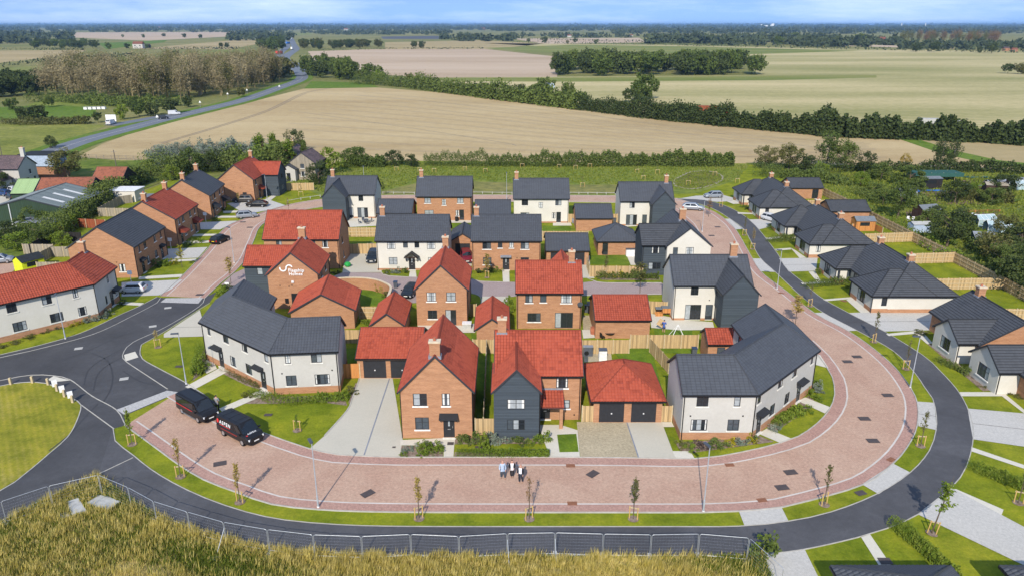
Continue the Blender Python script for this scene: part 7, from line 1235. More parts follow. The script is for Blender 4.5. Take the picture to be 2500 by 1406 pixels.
board_sign(321, 691, 1.5, 'white plot sign before the charcoal-roofed brick pair'); board_sign(418, 608, 1.5, 'white plot sign before the red-roofed brick pair'); board_sign(503, 543, 1.5, 'white plot sign before the chimneyed brick pair'); board_sign(599, 489, 1.0, 'white plot sign beside the dark parked car', .5, .4); board_sign(2461, 956, 1.2, 'white for-sale board before the black-doored bungalow'); board_sign(556, 708, 1.0, 'small white sign at the paved parking corner', .6, .3)
# bins, garden things
def bin_(px, py, label, mat='bin_blue', rz=0, group='wheelie bins'):
    x, y = G(px, py); e = empty('wheelie_bin', (x, y, 0), label, 'bin', None, R(rz))
    b = MB(); t0, t1 = .24, .29
    for s_ in range(4):
        c = [(-1, -1), (1, -1), (1, 1), (-1, 1)]; p, q = c[s_], c[(s_ + 1) % 4]; b.face([(p[0] * t0, p[1] * t0, .05), (q[0] * t0, q[1] * t0, .05), (q[0] * t1, q[1] * t1, 1.0), (p[0] * t1, p[1] * t1, 1.0)])
    inst('body', b.mesh('body', 'grey_plastic'), e); inst('lid', MB().box((0, -.02, 1.0), (.62, .68, .07)).mesh('lid', mat), e); inst('wheel', MB().cyl((-.28, .25, .1), (.28, .25, .1), .1).mesh('wheel', 'tyre'), e)
for a in [(1694, 868, 'blue-lidded bin behind the slate terrace'), (900, 610, 'grey bin beside the dark car on the drive', 'grey_plastic'), (908, 609, 'second grey bin beside the dark car on the drive', 'grey_plastic'), (966, 703, 'blue-lidded bin against the curved wall'), (1146, 622, 'blue-lidded bin beside the dark red car'), (1500, 545, 'dark bin at the end of the plain charcoal garage', 'grey_plastic'), (1432, 762, 'black bin beside the mottled red garage', 'pipe_black'), (1560, 618, 'grey bin beside the hipped outbuilding', 'grey_plastic')]: bin_(*a)
def cabinet(px, py, d, label, mats, name='storage_box', rz=0):
    x, y = G(px, py); e = empty(name, (x, y, 0), label, 'storage', None, R(rz)); inst('body', MB().box((0, 0, 0), d).mesh('body', mats[0]), e)
    lid = MB().box((0, 0, d[2]), (d[0] + .08, d[1] + .08, .07)).mesh('lid', mats[1]); inst('lid', lid, e)
    if name == 'heat_pump': inst('fan', MB().cyl((-.18, -d[1] / 2 - .005, .45), (-.18, -d[1] / 2 - .03, .45), .28, n=14).mesh('fan', 'pipe_black'), e)
cabinet(1435, 868, (1.1, .5, 1.2), 'grey heat pump unit beside the clad house', ('grey_plastic', 'lead'), 'heat_pump'); cabinet(1471, 878, (.9, .8, 1.3), 'white and grey storage cabinet beside the heat pump', ('white_plastic', 'grey_plastic')); cabinet(1542, 625, (2.0, .9, 1.2), 'pale grey two-door garden storage box', ('white_plastic', 'grey_plastic')); cabinet(1420, 562, (1.8, 1.2, .8), 'low grey storage chest behind the rear cream house', ('grey_plastic', 'lead')); cabinet(1440, 760, (.7, 1.6, 1.1), 'black covered barbecue beside the mottled red garage', ('pipe_black', 'pipe_black')); cabinet(1140, 800, (1.1, .9, .7), 'grey garden chest behind the central gabled house', ('cone_grey', 'white_plastic'))
# patio set
def chair_set(px, py, n, label, mat):
    x, y = G(px, py); t = empty('patio_table', (x, y, 0), 'round ' + label + ' patio table', 'table'); inst('top', MB().cyl((0, 0, .68), (0, 0, .73), .65, n=14).mesh('top', mat), t); inst('leg', MB().cyl((0, 0, 0), (0, 0, .68), .06).box((0, 0, 0), (.5, .5, .05)).mesh('leg', mat), t)
    for k in range(n):
        a = 2 * math.pi * k / n + .5; c = empty('patio_chair', (x + 1.1 * math.cos(a), y + 1.1 * math.sin(a), 0), label + ' patio chair drawn up to the round table', 'chair', label + ' patio chairs', a)
        inst('seat', MB().box((0, 0, .38), (.5, .5, .06)).mesh('seat', mat), c); inst('backrest', MB().box((.24, 0, .44), (.05, .5, .5)).mesh('backrest', mat), c)
        for sx in (-.21, .21):
            for sy in (-.21, .21): inst('leg', MB().box((sx, sy, 0), (.04, .04, .38)).mesh('leg', mat), c)
chair_set(892, 545, 4, 'dark grey rattan', 'grey_plastic'); chair_set(1488, 824, 2, 'dark metal', 'pipe_black')
# rabbit hutch
x, y = G(1620, 770); e = empty('rabbit_hutch', (x, y, 0), 'timber rabbit hutch with grey felt roof against the garden fence', 'hutch'); inst('body', MB().box((.3, 0, .5), (1.1, .7, .7)).mesh('body', 'wood_orange'), e); inst('roof', MB().box((.3, 0, 1.2), (1.3, .9, .08)).box((-.7, 0, 1.05), (.9, .9, .06)).mesh('roof', 'grey_felt'), e); inst('run', MB().box((-.7, -.3, 0), (.9, .05, .45)).box((-.7, .3, 0), (.9, .05, .45)).mesh('run', 'wood_orange'), e)
for sx in (-.2, .8):
    for sy in (-.3, .3): inst('leg', MB().box((sx, sy, 0), (.07, .07, .5)).mesh('leg', 'wood_orange'), e)
# play tent frame
x, y = G(1653, 823); e = empty('play_frame', (x, y, 0), 'white pyramid play tent frame behind the timber fence', 'tent')
for sx in (-1, 1):
    for sy in (-1, 1): inst('pole', MB().cyl((sx * .9, sy * .7, 0), (0, 0, 1.7), .04, n=5).mesh('pole', 'white_paint'), e)
x, y = G(849, 652); e = empty('beanbag', (x, y, 0), 'bright green covered bag on the drive', 'bag'); flat('bag_green', (.02, .30, .06), .8)
P = crown_pts(10, .5, .4, 6, 3); bg = MB()
for i in range(6):
    for j in range(10):
        f = lambda a, b: (.55 * math.sin(a) * math.cos(b) * (1 + .1 * math.sin(3 * b)), .5 * math.sin(a) * math.sin(b), .42 + .42 * math.cos(a) * (1.1 if math.cos(a) > 0 else 1))
        a0, a1, b0, b1 = i * math.pi / 6, (i + 1) * math.pi / 6, j * math.pi / 5, (j + 1) * math.pi / 5; bg.face([f(a1, b0), f(a1, b1), f(a0, b1), f(a0, b0)])
inst('bag', bg.mesh('bag', 'bag_green', smooth=True), e)
for k, (px, py, mat, lab) in enumerate([(873, 612, 'cone_grey', 'grey stone water butt beside the fence'), (885, 612, 'cone_grey', 'small grey stone butt beside the water butt'), (1447, 815, 'pot_clay', 'terracotta pot with a dry plant'), (1115, 541, 'pipe_black', 'black arched log store against the brick house'), (1400, 545, 'lead', 'dark ribbed water butt beside the lawn'), (1470, 622, 'pipe_black', 'small black planter on the artificial lawn')]):
    x, y = G(px, py); e = empty('planter', (x, y, 0), lab, 'container'); inst('body', MB().cyl((0, 0, 0), (0, 0, .5), .28, .36, 10).cyl((0, 0, .5), (0, 0, .9), .36, .30, 10).mesh('body', mat, smooth=True), e); inst('rim', MB().cyl((0, 0, .9), (0, 0, .95), .34, .34, 10).mesh('rim', mat), e)
# meadow saplings in timber guards
for k, (px, py) in enumerate([(968, 418), (1025, 420), (1060, 422), (1135, 418), (1185, 422), (1275, 410), (1365, 412), (1405, 414), (1440, 410), (1555, 424), (1570, 440), (1605, 425), (1680, 452), (1745, 430), (1422, 458), (1800, 447), (735, 480), (865, 470)]):
    x, y = G(px, py); e = empty('tree_guard', (x, y, 0), 'timber-staked sapling in the rough meadow', 'sapling', 'staked saplings in the meadow')
    for sx in (-.5, .5): inst('stake', STAKE, e, (sx, 0, 0))
    inst('stake_rail', STAKE_BAR, e, (0, 0, 1.0), 0, (1.3, 1, 1)); inst('stem', MB().cyl((0, 0, 0), (0, 0, 2.4), .03, .01, 5).mesh('stem', 'bark_brown'), e); inst('foliage', raw_mesh('foliage', leaves(crown_pts(60, .4, .9, 8, k, 2.0), .16, k), 4, 'leaf_olive'), e)
# ------------------------------------------------------------------ allotment things
def hoops(px, py, L, w, h, n, label, mat='poly_glass', rz=0, cover_=True, name='polytunnel'):
    x, y = G(px, py); e = empty(name, (x, y, 0), label, 'tunnel', None, R(rz)); c = MB(); pts = [(w / 2 * math.cos(R(a)), h * math.sin(R(a))) for a in range(0, 181, 20)]
    for k in range(n):
        xx = -L / 2 + L * k / (n - 1); m = MB()
        for i in range(len(pts) - 1): m.cyl((xx, pts[i][0], pts[i][1]), (xx, pts[i + 1][0], pts[i + 1][1]), .03, n=4, cap=False)
        inst('hoop', m.mesh('hoop', 'galv'), e)
    if cover_:
        for i in range(len(pts) - 1): c.face([(-L / 2, pts[i][0] * .98, pts[i][1] * .98), (L / 2, pts[i][0] * .98, pts[i][1] * .98), (L / 2, pts[i + 1][0] * .98, pts[i + 1][1] * .98), (-L / 2, pts[i + 1][0] * .98, pts[i + 1][1] * .98)])
        inst('cover', c.mesh('cover', mat), e)
hoops(2210, 478, 4, 3.0, 1.9, 4, 'dark netted hoop tunnel on the allotments', 'lead'); hoops(2440, 448, 8, 1.6, 1.0, 5, 'low dark hoop tunnel on the allotments', 'lead', 12)
def greenhouse(px, py, L, w, h, label, rz=0, mat='poly_glass'):
    x, y = G(px, py); e = empty('greenhouse', (x, y, 0), label, 'greenhouse', None, R(rz)); f = MB(); n = 5; he = h * .68
    for k in range(n):
        xx = -L / 2 + L * k / (n - 1)
        for s_ in (-1, 1): f.cyl((xx, s_ * w / 2, 0), (xx, s_ * w / 2, he), .035, n=4); f.cyl((xx, s_ * w / 2, he), (xx, 0, h), .035, n=4)
    for s_, z in ((-1, he), (1, he)): f.cyl((-L / 2, s_ * w / 2, z), (L / 2, s_ * w / 2, z), .035, n=4)
    f.cyl((-L / 2, 0, h), (L / 2, 0, h), .035, n=4); inst('frame', f.mesh('frame', 'white_paint'), e)
    for s_ in (-1, 1): inst('pane', MB().face([(-L / 2, s_ * (w / 2 - .02), .05), (L / 2, s_ * (w / 2 - .02), .05), (L / 2, s_ * (w / 2 - .02), he), (-L / 2, s_ * (w / 2 - .02), he)]).mesh('pane', mat), e); inst('pane', MB().face([(-L / 2, s_ * (w / 2 - .02), he), (L / 2, s_ * (w / 2 - .02), he), (L / 2, 0, h - .03), (-L / 2, 0, h - .03)]).mesh('pane', mat), e)
greenhouse(2398, 552, 4.0, 2.6, 2.3, 'pale glass greenhouse with blue tint', 8); greenhouse(2435, 567, 4.5, 2.4, 2.2, 'white-framed open greenhouse skeleton', -10); greenhouse(2490, 463, 4, 2.6, 2.2, 'grey greenhouse at the allotment edge', 4)
x, y = G(2290, 440); e = empty('netting_cage', (x, y, 0), 'long green netting cage on timber posts', 'cage'); inst('net', MB().box((-1, 0, 1.2), (12.0, 4.5, .9)).mesh('net', 'net_green'), e)
for sx in (-6, -3, 0, 3): 
    for sy in (-1.9, 1.9): inst('post', MB().cyl((sx, sy, 0), (sx, sy, 2.2), .05, n=5).mesh('post', 'wood_post'), e)
def tarp(px, py, w, d, label, mat, rz=0):
    x, y = G(px, py); mb = MB(); nx, ny = 8, 4; r = random.Random(int(px)); Z = [[.12 + .16 * r.random() for _ in range(ny + 1)] for _ in range(nx + 1)]
    for i in range(nx):
        for j in range(ny): q = [(i, j), (i + 1, j), (i + 1, j + 1), (i, j + 1)]; mb.face([(w * (a / nx - .5), d * (b / ny - .5) * (.7 + .3 * math.sin(a)), Z[a][b]) for a, b in q])
    tag(inst('tarpaulin', mb.mesh('tarpaulin', mat, smooth=True), None, (x, y, 0), R(rz)), label, 'tarpaulin')
tarp(2258, 468, 9, 2.6, 'crumpled bright blue tarpaulin over a plot', 'blue_tarp', 5); tarp(2395, 455, 7, 2.2, 'pale blue plastic sheeting beside the plots', 'poly_glass', -8); tarp(2480, 560, 4, 2.4, 'blue tarpaulin over a heap by the greenhouse', 'blue_tarp', 10); tarp(2495, 572, 5, 3, 'dark blue tarpaulin at the allotment corner', 'car_blue', 0); tarp(2385, 435, 6, 2.5, 'yellow-green garden debris under a net', 'net_green', 0); tarp(2362, 524, 3, 1.6, 'white plastic cloche row', 'white_plastic', -20)
rail_fence('orange board edging round a vegetable plot', [(2350, 520), (2440, 518)], .5, 2, 2.5, 'wood_orange')
for px, py, lab in ((2217, 540, 'white garden chair beside the boundary shrubs'), (2230, 541, 'second white garden chair beside the boundary shrubs')):
    x, y = G(px, py); e = empty('garden_chair', (x, y, 0), lab, 'chair'); inst('seat', MB().box((0, 0, .4), (.5, .5, .06)).mesh('seat', 'white_plastic'), e); inst('backrest', MB().box((0, .24, .46), (.5, .05, .45)).mesh('backrest', 'white_plastic'), e)
    for sx in (-.2, .2):
        for sy in (-.2, .2): inst('leg', MB().box((sx, sy, 0), (.05, .05, .4)).mesh('leg', 'white_plastic'), e)
# poles on the left
for px, py, h, lab in ((292, 452, 8.5, 'weathered timber pole beside the old barns'), (8, 395, 7, 'pale street pole beside the maize field')):
    x, y = G(px, py); e = empty('utility_pole', (x, y, 0), lab, 'pole'); inst('pole', MB().cyl((0, 0, 0), (0, 0, h), .13, .1).mesh('pole', 'wood_grey'), e); inst('cross_arm', MB().box((0, 0, h - .5), (1.2, .1, .12)).mesh('cross_arm', 'wood_grey'), e)
# ------------------------------------------------------------------ vehicles
VM = {}
def car_meshes(kind, col):
    if (kind, col) in VM: return VM[kind, col]
    # length, width, height, belt height, cabin: rear base, rear top, front top, front base (from the rear), bonnet height, nose height
    L, W, Hh, zb, c0, c1, c2, c3, bon, nose = {'hatch': (4.1, 1.76, 1.48, .92, .05, .55, 2.45, 3.15, .93, .66), 'suv': (4.45, 1.86, 1.66, 1.05, .08, .45, 2.65, 3.25, 1.06, .80), 'estate': (4.6, 1.82, 1.50, .95, .06, .75, 2.75, 3.45, .94, .68), 'coupe': (4.5, 1.82, 1.40, .93, .10, 1.05, 2.45, 3.35, .92, .66), 'mini': (3.75, 1.70, 1.43, .92, .12, .45, 2.45, 2.85, .93, .72), 'van': (5.0, 1.98, 1.98, 1.12, .03, .10, 3.45, 4.25, 1.14, .92)}[kind]
    hw = W / 2; rear_z = zb if kind != 'van' else zb
    st = [(0, .36, zb - .10, .90), (.06, .28, zb - .02, .955), (.5, .24, zb, .99), (L * .5, .22, zb + .01, 1.0), (c3 - .05, .22, bon, .99), (c3 + (L - c3) * .55, .23, (bon + nose) / 2 + .07, .965), (L - .10, .26, nose, .88), (L, .34, nose - .12, .76)]
    rings = []
    for x, z0, z1, k in st:
        w = hw * k; rings.append([(x, s * w * a, z) for s, a, z in ((-1, .88, z0), (-1, 1, z0 + .16), (-1, 1, z1 - .16), (-1, .94, z1 - .03), (-1, .5, z1 + .03), (1, .5, z1 + .03), (1, .94, z1 - .03), (1, 1, z1 - .16), (1, 1, z0 + .16), (1, .88, z0))])
    b = MB(); off = Vector((L / 2, 0, 0)); n = len(rings[0])
    for i in range(len(rings) - 1):
        for j in range(n): b.face([Vector(p) - off for p in (rings[i][j], rings[i][(j + 1) % n], rings[i + 1][(j + 1) % n], rings[i + 1][j])])
    b.face([Vector(p) - off for p in rings[0]][::-1]); b.face([Vector(p) - off for p in rings[-1]])
    # cabin shell in body colour
    wb, wt = hw * .93, hw * (.74 if kind != 'van' else .86); zt = Hh - .07; cz = zb - .02
    q = lambda x, y, z: Vector((x, y, z)) - off
    base = [(c0, wb), (c0 + .35, wb), (c2, wb), (c3, wb * .96)]; top = [(c1, wt), (c1 + .3, wt), (c2 - .3, wt), (c2, wt * .96)]
    for s in (-1, 1):
        for i in range(3):
            f = [q(base[i][0], s * base[i][1], cz), q(base[i + 1][0], s * base[i + 1][1], cz), q(top[i + 1][0], s * top[i + 1][1], zt), q(top[i][0], s * top[i][1], zt)]; b.face(f if s < 0 else f[::-1])
    for i in range(3):
        for y0, y1, z0, z1 in ((-1, -.6, 0, .07), (-.6, .6, .07, .07), (.6, 1, .07, 0)): b.face([q(top[i][0], y0 * top[i][1], zt + z0), q(top[i + 1][0], y0 * top[i + 1][1], zt + z0), q(top[i + 1][0], y1 * top[i + 1][1], zt + z1), q(top[i][0], y1 * top[i][1], zt + z1)])
    b.face([q(c0, -wb, cz), q(c1, -wt, zt), q(c1, -wt * .6, zt + .07), q(c1, wt * .6, zt + .07), q(c1, wt, zt), q(c0, wb, cz)]); b.face([q(c3, wb * .96, cz), q(c2, wt * .96, zt), q(c2, wt * .58, zt + .07), q(c2, -wt * .58, zt + .07), q(c2, -wt * .96, zt), q(c3, -wb * .96, cz)])
    out = [('body', b.mesh('body', col))]
    # glass, slightly proud of the shell
    def pane(f0, f1, g0, g1, s, u0, u1, zlo=.10, zhi=.88):
        A = lambda u, v: q(base[0][0] + (base[3][0] - base[0][0]) * u + ((top[0][0] + (top[3][0] - top[0][0]) * u) - (base[0][0] + (base[3][0] - base[0][0]) * u)) * v, s * ((wb + (wt - wb) * v) + .012), cz + (zt - cz) * v)
        f = [A(u0, zlo), A(u1, zlo), A(u1, zhi), A(u0, zhi)]; return MB().face(f if s < 0 else f[::-1]).mesh('side_window', 'glass_car')
    spans = {'van': [(.80, .97)], 'mini': [(.10, .92)]}.get(kind, [(.08, .46), (.50, .92)])
    for s in (-1, 1):
        for u0, u1 in spans: out.append(('side_window', pane(0, 0, 0, 0, s, u0, u1)))
    e = Vector((.02, 0, .012)); ws = [q(c3, -wb * .88, cz), q(c3, wb * .88, cz), q(c2, wt * .88, zt), q(c2, -wt * .88, zt)]; lo, hi = .06, .93
    mixf = lambda a, c, t: a.lerp(c, t)
    out.append(('windscreen', MB().face([mixf(ws[0], ws[3], lo) + e, mixf(ws[1], ws[2], lo) + e, mixf(ws[1], ws[2], hi) + e, mixf(ws[0], ws[3], hi) + e]).mesh('windscreen', 'glass_car')))
    if kind != 'van' or True:
        rs = [q(c0, wb * .84, cz), q(c0, -wb * .84, cz), q(c1, -wt * .84, zt), q(c1, wt * .84, zt)]; e2 = Vector((-.02, 0, .01)); lo = .15 if kind != 'van' else .35
        out.append(('rear_window', MB().face([mixf(rs[0], rs[3], lo) + e2, mixf(rs[1], rs[2], lo) + e2, mixf(rs[1], rs[2], .9) + e2, mixf(rs[0], rs[3], .9) + e2]).mesh('rear_window', 'glass_car')))
    for s in (-1, 1):
        out.append(('headlight', MB().box((L / 2 - .14, s * hw * .66, nose - .26), (.24, .34, .17), s * -.35).mesh('headlight', 'lamp_clear'))); out.append(('tail_light', MB().box((-L / 2 + .03, s * hw * .76, zb - .32), (.10, .22, .26)).mesh('tail_light', 'lamp_red')))
        out.append(('wing_mirror', MB().box((c3 - L / 2 - .25, s * (hw + .08), zb - .02), (.14, .2, .15)).mesh('wing_mirror', col)))
    out += [('number_plate', MB().box((L / 2 - .005, 0, .46), (.03, .52, .11)).mesh('number_plate', 'plate_white')), ('number_plate', MB().box((-L / 2 + .0, 0, .60), (.03, .52, .11)).mesh('number_plate', 'plate_yellow')), ('grille', MB().box((L / 2 - .02, 0, .58 if kind != 'van' else .64), (.05, .95, .13)).mesh('grille', 'pipe_black')), ('bumper', MB().box((L / 2 - .05, 0, .26), (.10, W * .72, .16)).mesh('bumper', 'grey_plastic' if kind in ('suv', 'mini') else 'pipe_black'))]
    r = .34 if kind in ('van', 'suv') else .31; ax = (L * .5 - .92, -L * .5 + .85 if kind != 'van' else -L * .5 + 1.1)
    tyre = MB().cyl((0, -.11, 0), (0, .11, 0), r, n=18).mesh('tyre', 'tyre'); rim = MB().cyl((0, -.125, 0), (0, .125, 0), r * .64, n=12).mesh('rim', 'rim')
    VM[kind, col] = (out, tyre, rim, ax, hw - .12, r, L, W, Hh); return VM[kind, col]
def vehicle(kind, col, x, y, heading, label, group=None, name='car', cat='car', z=.03):
    out, tyre, rim, ax, wy, r, L, W, Hh = car_meshes(kind, col); e = empty(name, (x, y, z), label, cat, group, R(heading))
    for n_, me in out: inst(n_, me, e)
    for a in ax:
        for s in (-1, 1):
            w = inst('wheel', tyre, e, (a, s * wy, r)); inst('rim', rim, w)
    return e
def carpx(kind, col, px, py, heading, label, **kw): x, y = G(px, py); return vehicle(kind, col, x, y, heading, label, **kw)
def wheels(kind, rear, front, side):
    """centre and heading from the image points of the two wheels on one side (+1: seen from the vehicle's right)"""
    a, b = Vector(G(*rear)), Vector(G(*front)); d = (b - a).normalized(); nl = Vector((-d.y, d.x)); W = {'van': 1.98, 'mini': 1.7}.get(kind, 1.8); c = (a + b) / 2 + nl * (W / 2 - .1) * side; return c.x, c.y, math.degrees(math.atan2(d.y, d.x))
x, y, hd = wheels('van', (545, 1062), (594, 1088), 1); v = vehicle('van', 'van_black', x, y, hd, 'black panel van lettered in white with red logo on its side and bonnet', name='van', cat='van')
def decal(v, key, O, ex, up, mat): return put_letters(LETTERS[key], v, O, ex, up, mat)
# right flank faces -y in the van's own frame; the text runs front to rear reversed so that it reads from outside
decal(v, 'side', (-1.80, -.985, 1.30), (1, 0, 0), (0, .14, 1), 'decal_white')
lg = MB()
for k in range(8): a0, a1 = R(45 * k), R(45 * (k + 1)); lg.face([(-2.05, -.975, 1.48), (-2.05 + .17 * math.cos(a0), -.978 + .025 * math.sin(a0), 1.50 + .22 * math.sin(a0)), (-2.05 + .17 * math.cos(a1), -.978 + .025 * math.sin(a1), 1.50 + .22 * math.sin(a1))])
inst('logo', lg.mesh('logo', 'decal_red'), v); inst('strapline', MB().box((-.95, -.995, 1.17), (1.7, .008, .06)).mesh('strapline', 'decal_red'), v)
decal(v, 'bonnet', (2.06, -.55, 1.145), (0, 1, 0), (-1, 0, .28), 'decal_white'); inst('logo', MB().box((2.12, -.70, 1.11), (.16, .14, .02)).mesh('logo', 'decal_red'), v)
for k in range(3): inst('roof_rib', MB().box((-1.6 + k * .95, 0, 1.975), (.05, 1.3, .02)).mesh('roof_rib', 'van_black'), v)
inst('lower_stripe', MB().box((-.4, -.992, .78), (2.6, .006, .035)).mesh('lower_stripe', 'decal_red'), v)
x, y, hd = wheels('van', (441, 1006), (489, 1034), 1); v = vehicle('van', 'van_black', x, y, hd, 'plain black crew van with dark side glass and a red side stripe', name='van', cat='van')
MB_ = MB().face([(-2.25, -.985, 1.22), (.95, -.985, 1.22), (.9, -.90, 1.80), (-2.2, -.90, 1.80)]).mesh('side_window', 'glass_car'); inst('side_window', MB_, v); inst('red_stripe', MB().box((-.75, -.995, .98), (3.1, .008, .07)).mesh('red_stripe', 'decal_red'), v); inst('running_board', MB().box((-.1, -1.0, .26), (2.6, .12, .05)).mesh('running_board', 'rim'), v)
for yy in (-.62, .62): inst('roof_rail', MB().box((-.6, yy, 1.97), (3.2, .05, .04)).mesh('roof_rail', 'van_black'), v)
x, y, hd = wheels('mini', (341, 717), (299, 718), -1); vehicle('mini', 'car_white', x, y, hd, 'white three-door hatchback parked on the drive of the cream terrace')
carpx('suv', 'car_steel', 594, 494, 185, 'bronze-grey sport utility car parked against the brick gable'); carpx('coupe', 'car_black', 628, 505, 180, 'black saloon car parked beside the bend house path'); carpx('hatch', 'car_silver', 603, 532, 22, 'silver hatchback parked at the roadside on the far bend'); carpx('hatch', 'car_black', 538, 592, 76, 'black hatchback with yellow plate parked on the red road'); carpx('suv', 'car_navy', 911, 636, -88, 'dark people carrier parked on the drive of the cream house'); carpx('suv', 'car_red', 1139, 636, -82, 'dark red car parked before the single garage'); carpx('hatch', 'car_navy', 1001, 720, -100, 'dark blue-black car parked beside the central gabled house'); carpx('estate', 'car_silver', 1692, 513, -14, 'silver estate car parked where the footpath begins'); carpx('hatch', 'car_silver', 1741, 483, 188, 'silver hatchback parked on the drive of the far bungalow'); carpx('hatch', 'car_white', 1882, 540, -60, 'small white car between the bungalow pairs')
carpx('hatch', 'car_silver', 2, 642, 20, 'silver-blue car parked behind the grey garden fence'); carpx('hatch', 'car_blue', 8, 478, 160, 'blue car parked in the yard beside the lime-roofed barn'); carpx('hatch', 'car_navy', 30, 486, 140, 'navy car parked in the shed yard'); carpx('hatch', 'car_white', 22, 470, 170, 'pale car parked behind the blue car in the yard')
carpx('hatch', 'car_navy', 400, 291, 20, 'dark car driving along the main road', z=-.005); carpx('van', 'car_white', 426, 281, 22, 'white van driving along the main road', name='van', cat='van', z=-.005); carpx('van', 'car_white', 272, 304, 90, 'white horsebox van parked at the roadside entrance', name='van', cat='van', z=0); carpx('hatch', 'car_black', 741, 168, 160, 'dark car turning at the road junction', z=0)
def lorry(px, py, heading, cabc, boxc, label, L=13.0, hh=4.0, z=0.0):
    x, y = G(px, py); e = empty('lorry', (x, y, z), label, 'lorry', None, R(heading)); inst('trailer', MB().box((-2.2, 0, 1.0), (L, 2.5, hh - 1.0)).mesh('trailer', boxc), e); inst('cab', MB().box((L / 2 - .8, 0, .6), (2.2, 2.4, 2.6)).box((L / 2 - .95, 0, 3.2), (1.8, 2.2, .6)).mesh('cab', cabc), e); inst('windscreen', MB().box((L / 2 + .31, 0, 1.9), (.03, 2.0, .9)).mesh('windscreen', 'glass_car'), e)
    for a in (-L / 2 - .5, -L / 2 + 1, L / 2 - 3, L / 2 - .8):
        for s in (-1, 1): w = inst('wheel', MB().cyl((0, -.15, 0), (0, .15, 0), .5, n=12).mesh('wheel', 'tyre'), e, (a, s * 1.1, .5))
lorry(1744, 283, -12, 'car_red', 'wood_red', 'red lorry passing behind the dense roadside hedge', 11, 4.1); lorry(2296, 319, -9, 'car_white', 'cone_grey', 'white lorry passing behind the dense roadside hedge', 12, 4.3); lorry(713, 122, 100, 'car_white', 'white_paint', 'white lorry on the dual carriageway', 11); lorry(683, 133, 80, 'car_red', 'decal_red', 'red lorry on the dual carriageway'); lorry(704, 108, 80, 'car_blue', 'blue_tarp', 'blue lorry far along the dual carriageway', 11); lorry(712, 96, 95, 'car_white', 'white_paint', 'distant white lorry on the bypass crest', 11)
# ------------------------------------------------------------------ far buildings
def far_house(px, py, w, h, label, wall='render_white', roof='tile_old', rz=0):
    x, y = G(px, py); e = empty('far_house', (x, y, 0), label, 'house', None, R(rz)); d = w * .6; inst('wall', MB().box((0, 0, 0), (w, d, h)).mesh('wall', wall), e); rb = MB()
    for s in (-1, 1): f = [(-w / 2, s * d * .55, h), (w / 2, s * d * .55, h), (w / 2, 0, h + d * .4), (-w / 2, 0, h + d * .4)]; rb.face(f if s < 0 else f[::-1])
    for xx in (-w / 2, w / 2): rb.face([(xx, -d * .5, h), (xx, d * .5, h), (xx, 0, h + d * .4)])
    inst('roof', rb.mesh('roof', roof), e)
    for k in (-1, 1): inst('window', MB().box((k * w * .25, -d / 2 - .03, h * .5), (w * .12, .05, h * .25)).mesh('window', 'pane_dark'), e)
far_house(340, 119, 16, 7, 'white farmhouse beside the green paddock'); far_house(358, 118, 12, 4, 'low dark roofed barn beside the white farmhouse', 'wood_dark', 'tile_purple'); far_house(2150, 104, 18, 7, 'red brick farmhouse among distant trees', 'brick_brown'); far_house(2455, 125, 8, 4, 'red roofed cottage in the far hedgerow', 'brick_brown', 'tile_purple'); far_house(2475, 127, 8, 3.5, 'second red roofed cottage in the far hedgerow', 'brick_brown'); far_house(388, 70, 30, 9, 'white distant hall at the wood edge'); far_house(660, 72, 26, 8, 'long white distant building above the bypass'); far_house(845, 75, 24, 8, 'pale distant farm buildings'); far_house(1180, 74, 30, 9, 'distant village roof cluster', 'brick_brown'); far_house(40, 104, 24, 3.5, 'row of pale glasshouses beside the copse', 'poly_glass', 'poly_glass'); far_house(1390, 92, 12, 5, 'pale house along the far lane'); far_house(1540, 91, 12, 5, 'pale cottage at the end of the far lane')
x, y = G(1870, 68); e = empty('far_factory', (x, y, 0), 'white distant factory with a tower on the horizon', 'factory'); inst('hall', MB().box((0, 0, 0), (130, 40, 24)).mesh('hall', 'white_paint'), e); inst('tower', MB().box((75, 0, 0), (30, 30, 44)).mesh('tower', 'white_paint'), e); inst('tower', MB().box((-55, 0, 0), (22, 22, 36)).mesh('tower', 'white_paint'), e)
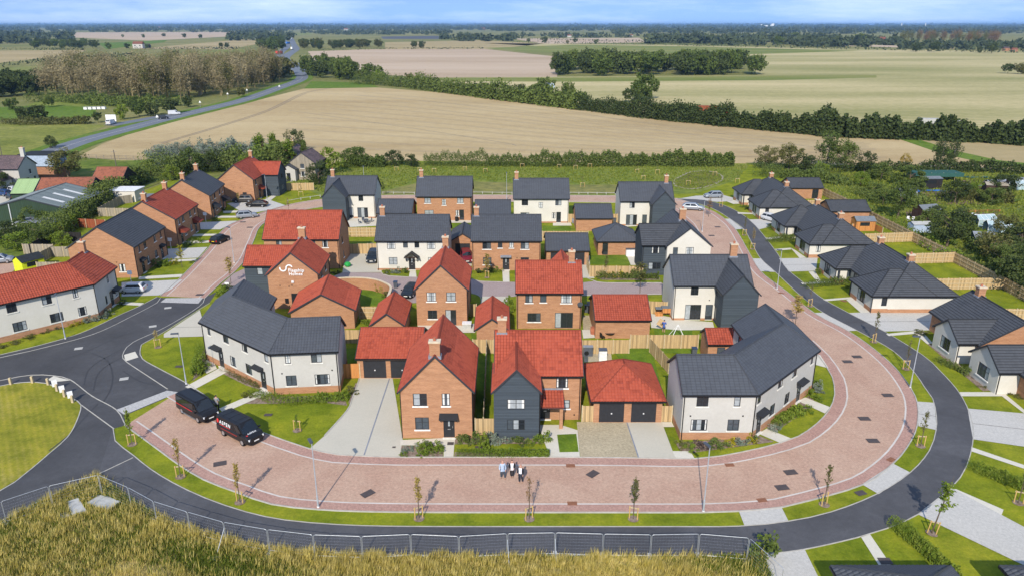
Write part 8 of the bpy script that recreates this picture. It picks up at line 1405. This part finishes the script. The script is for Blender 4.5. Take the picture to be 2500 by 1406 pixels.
for px in (2200, 2258):
    x, y = G(px, 70); e = empty('far_mast', (x, y, 0), 'slim white mast on the far horizon', 'mast', 'white masts on the horizon'); inst('shaft', MB().cyl((0, 0, 0), (0, 0, 48), 4.5, 3.5, 8).mesh('shaft', 'white_paint'), e); inst('cap', MB().cyl((0, 0, 48), (0, 0, 50), 4.5, 4.5, 8).mesh('cap', 'lead'), e)
for px, py, w, h, zz, lab in ((823, 168, 7, 4, 4, 'large pale road sign on posts beside the field'), (1343, 235, 5, 3.5, 3.5, 'pale road sign back above the tall hedge'), (273, 303, 4, 2.5, 1.0, 'white advertising board at the roadside entrance')):
    x, y = G(px, py); e = empty('road_sign', (x, y, 0), lab, 'sign'); inst('board', MB().box((0, 0, zz), (w, .15, h)).mesh('board', 'shirt_blue' if zz > 2 else 'white_paint'), e)
    for s in (-1, 1): inst('post', MB().cyl((s * w * .35, .2, 0), (s * w * .35, .2, zz + h), .15).mesh('post', 'lead'), e)
for px, py in ((683, 222), (604, 232), (557, 242), (490, 264), (386, 302)):
    x, y = G(px, py); e = empty('warning_sign', (x, y, 0), 'small triangular warning sign on a post at the main road', 'sign', 'warning signs along the main road'); inst('post', MB().cyl((0, 0, 0), (0, 0, 2.6), .06).mesh('post', 'lead'), e); inst('plate', MB().face([(-.6, -.05, 2.3), (.6, -.05, 2.3), (0, -.05, 3.3)]).mesh('plate', 'white_paint'), e)
# white poultry arks in the paddock
for k in range(5):
    x, y = G(210 + k * 11, 268 - k * .3); e = empty('poultry_ark', (x, y, 0), 'small white poultry ark in the roadside paddock', 'hutch', 'row of white poultry arks'); inst('body', MB().box((0, 0, 0), (1.5, 1.3, 1.0)).mesh('body', 'white_paint'), e); inst('roof', MB().box((0, 0, 1.0), (1.7, 1.5, .15)).mesh('roof', 'cone_grey'), e)
# ------------------------------------------------------------------ hazy air
s = NT('haze_air'); s.t.nodes.remove(s.b); pv = s.n('ShaderNodeVolumePrincipled'); pv.inputs['Color'].default_value = (.38, .64, 1, 1); pv.inputs['Density'].default_value = 6.5e-5; pv.inputs['Anisotropy'].default_value = 0.1; s.l(pv.outputs[0], s.out.inputs['Volume'])
hz = MB().obox((-30500, -900, -1.2), (61000, 0, 0), (0, 43500, 0), (0, 0, 63)).build('haze', 'haze_air', kind='stuff')
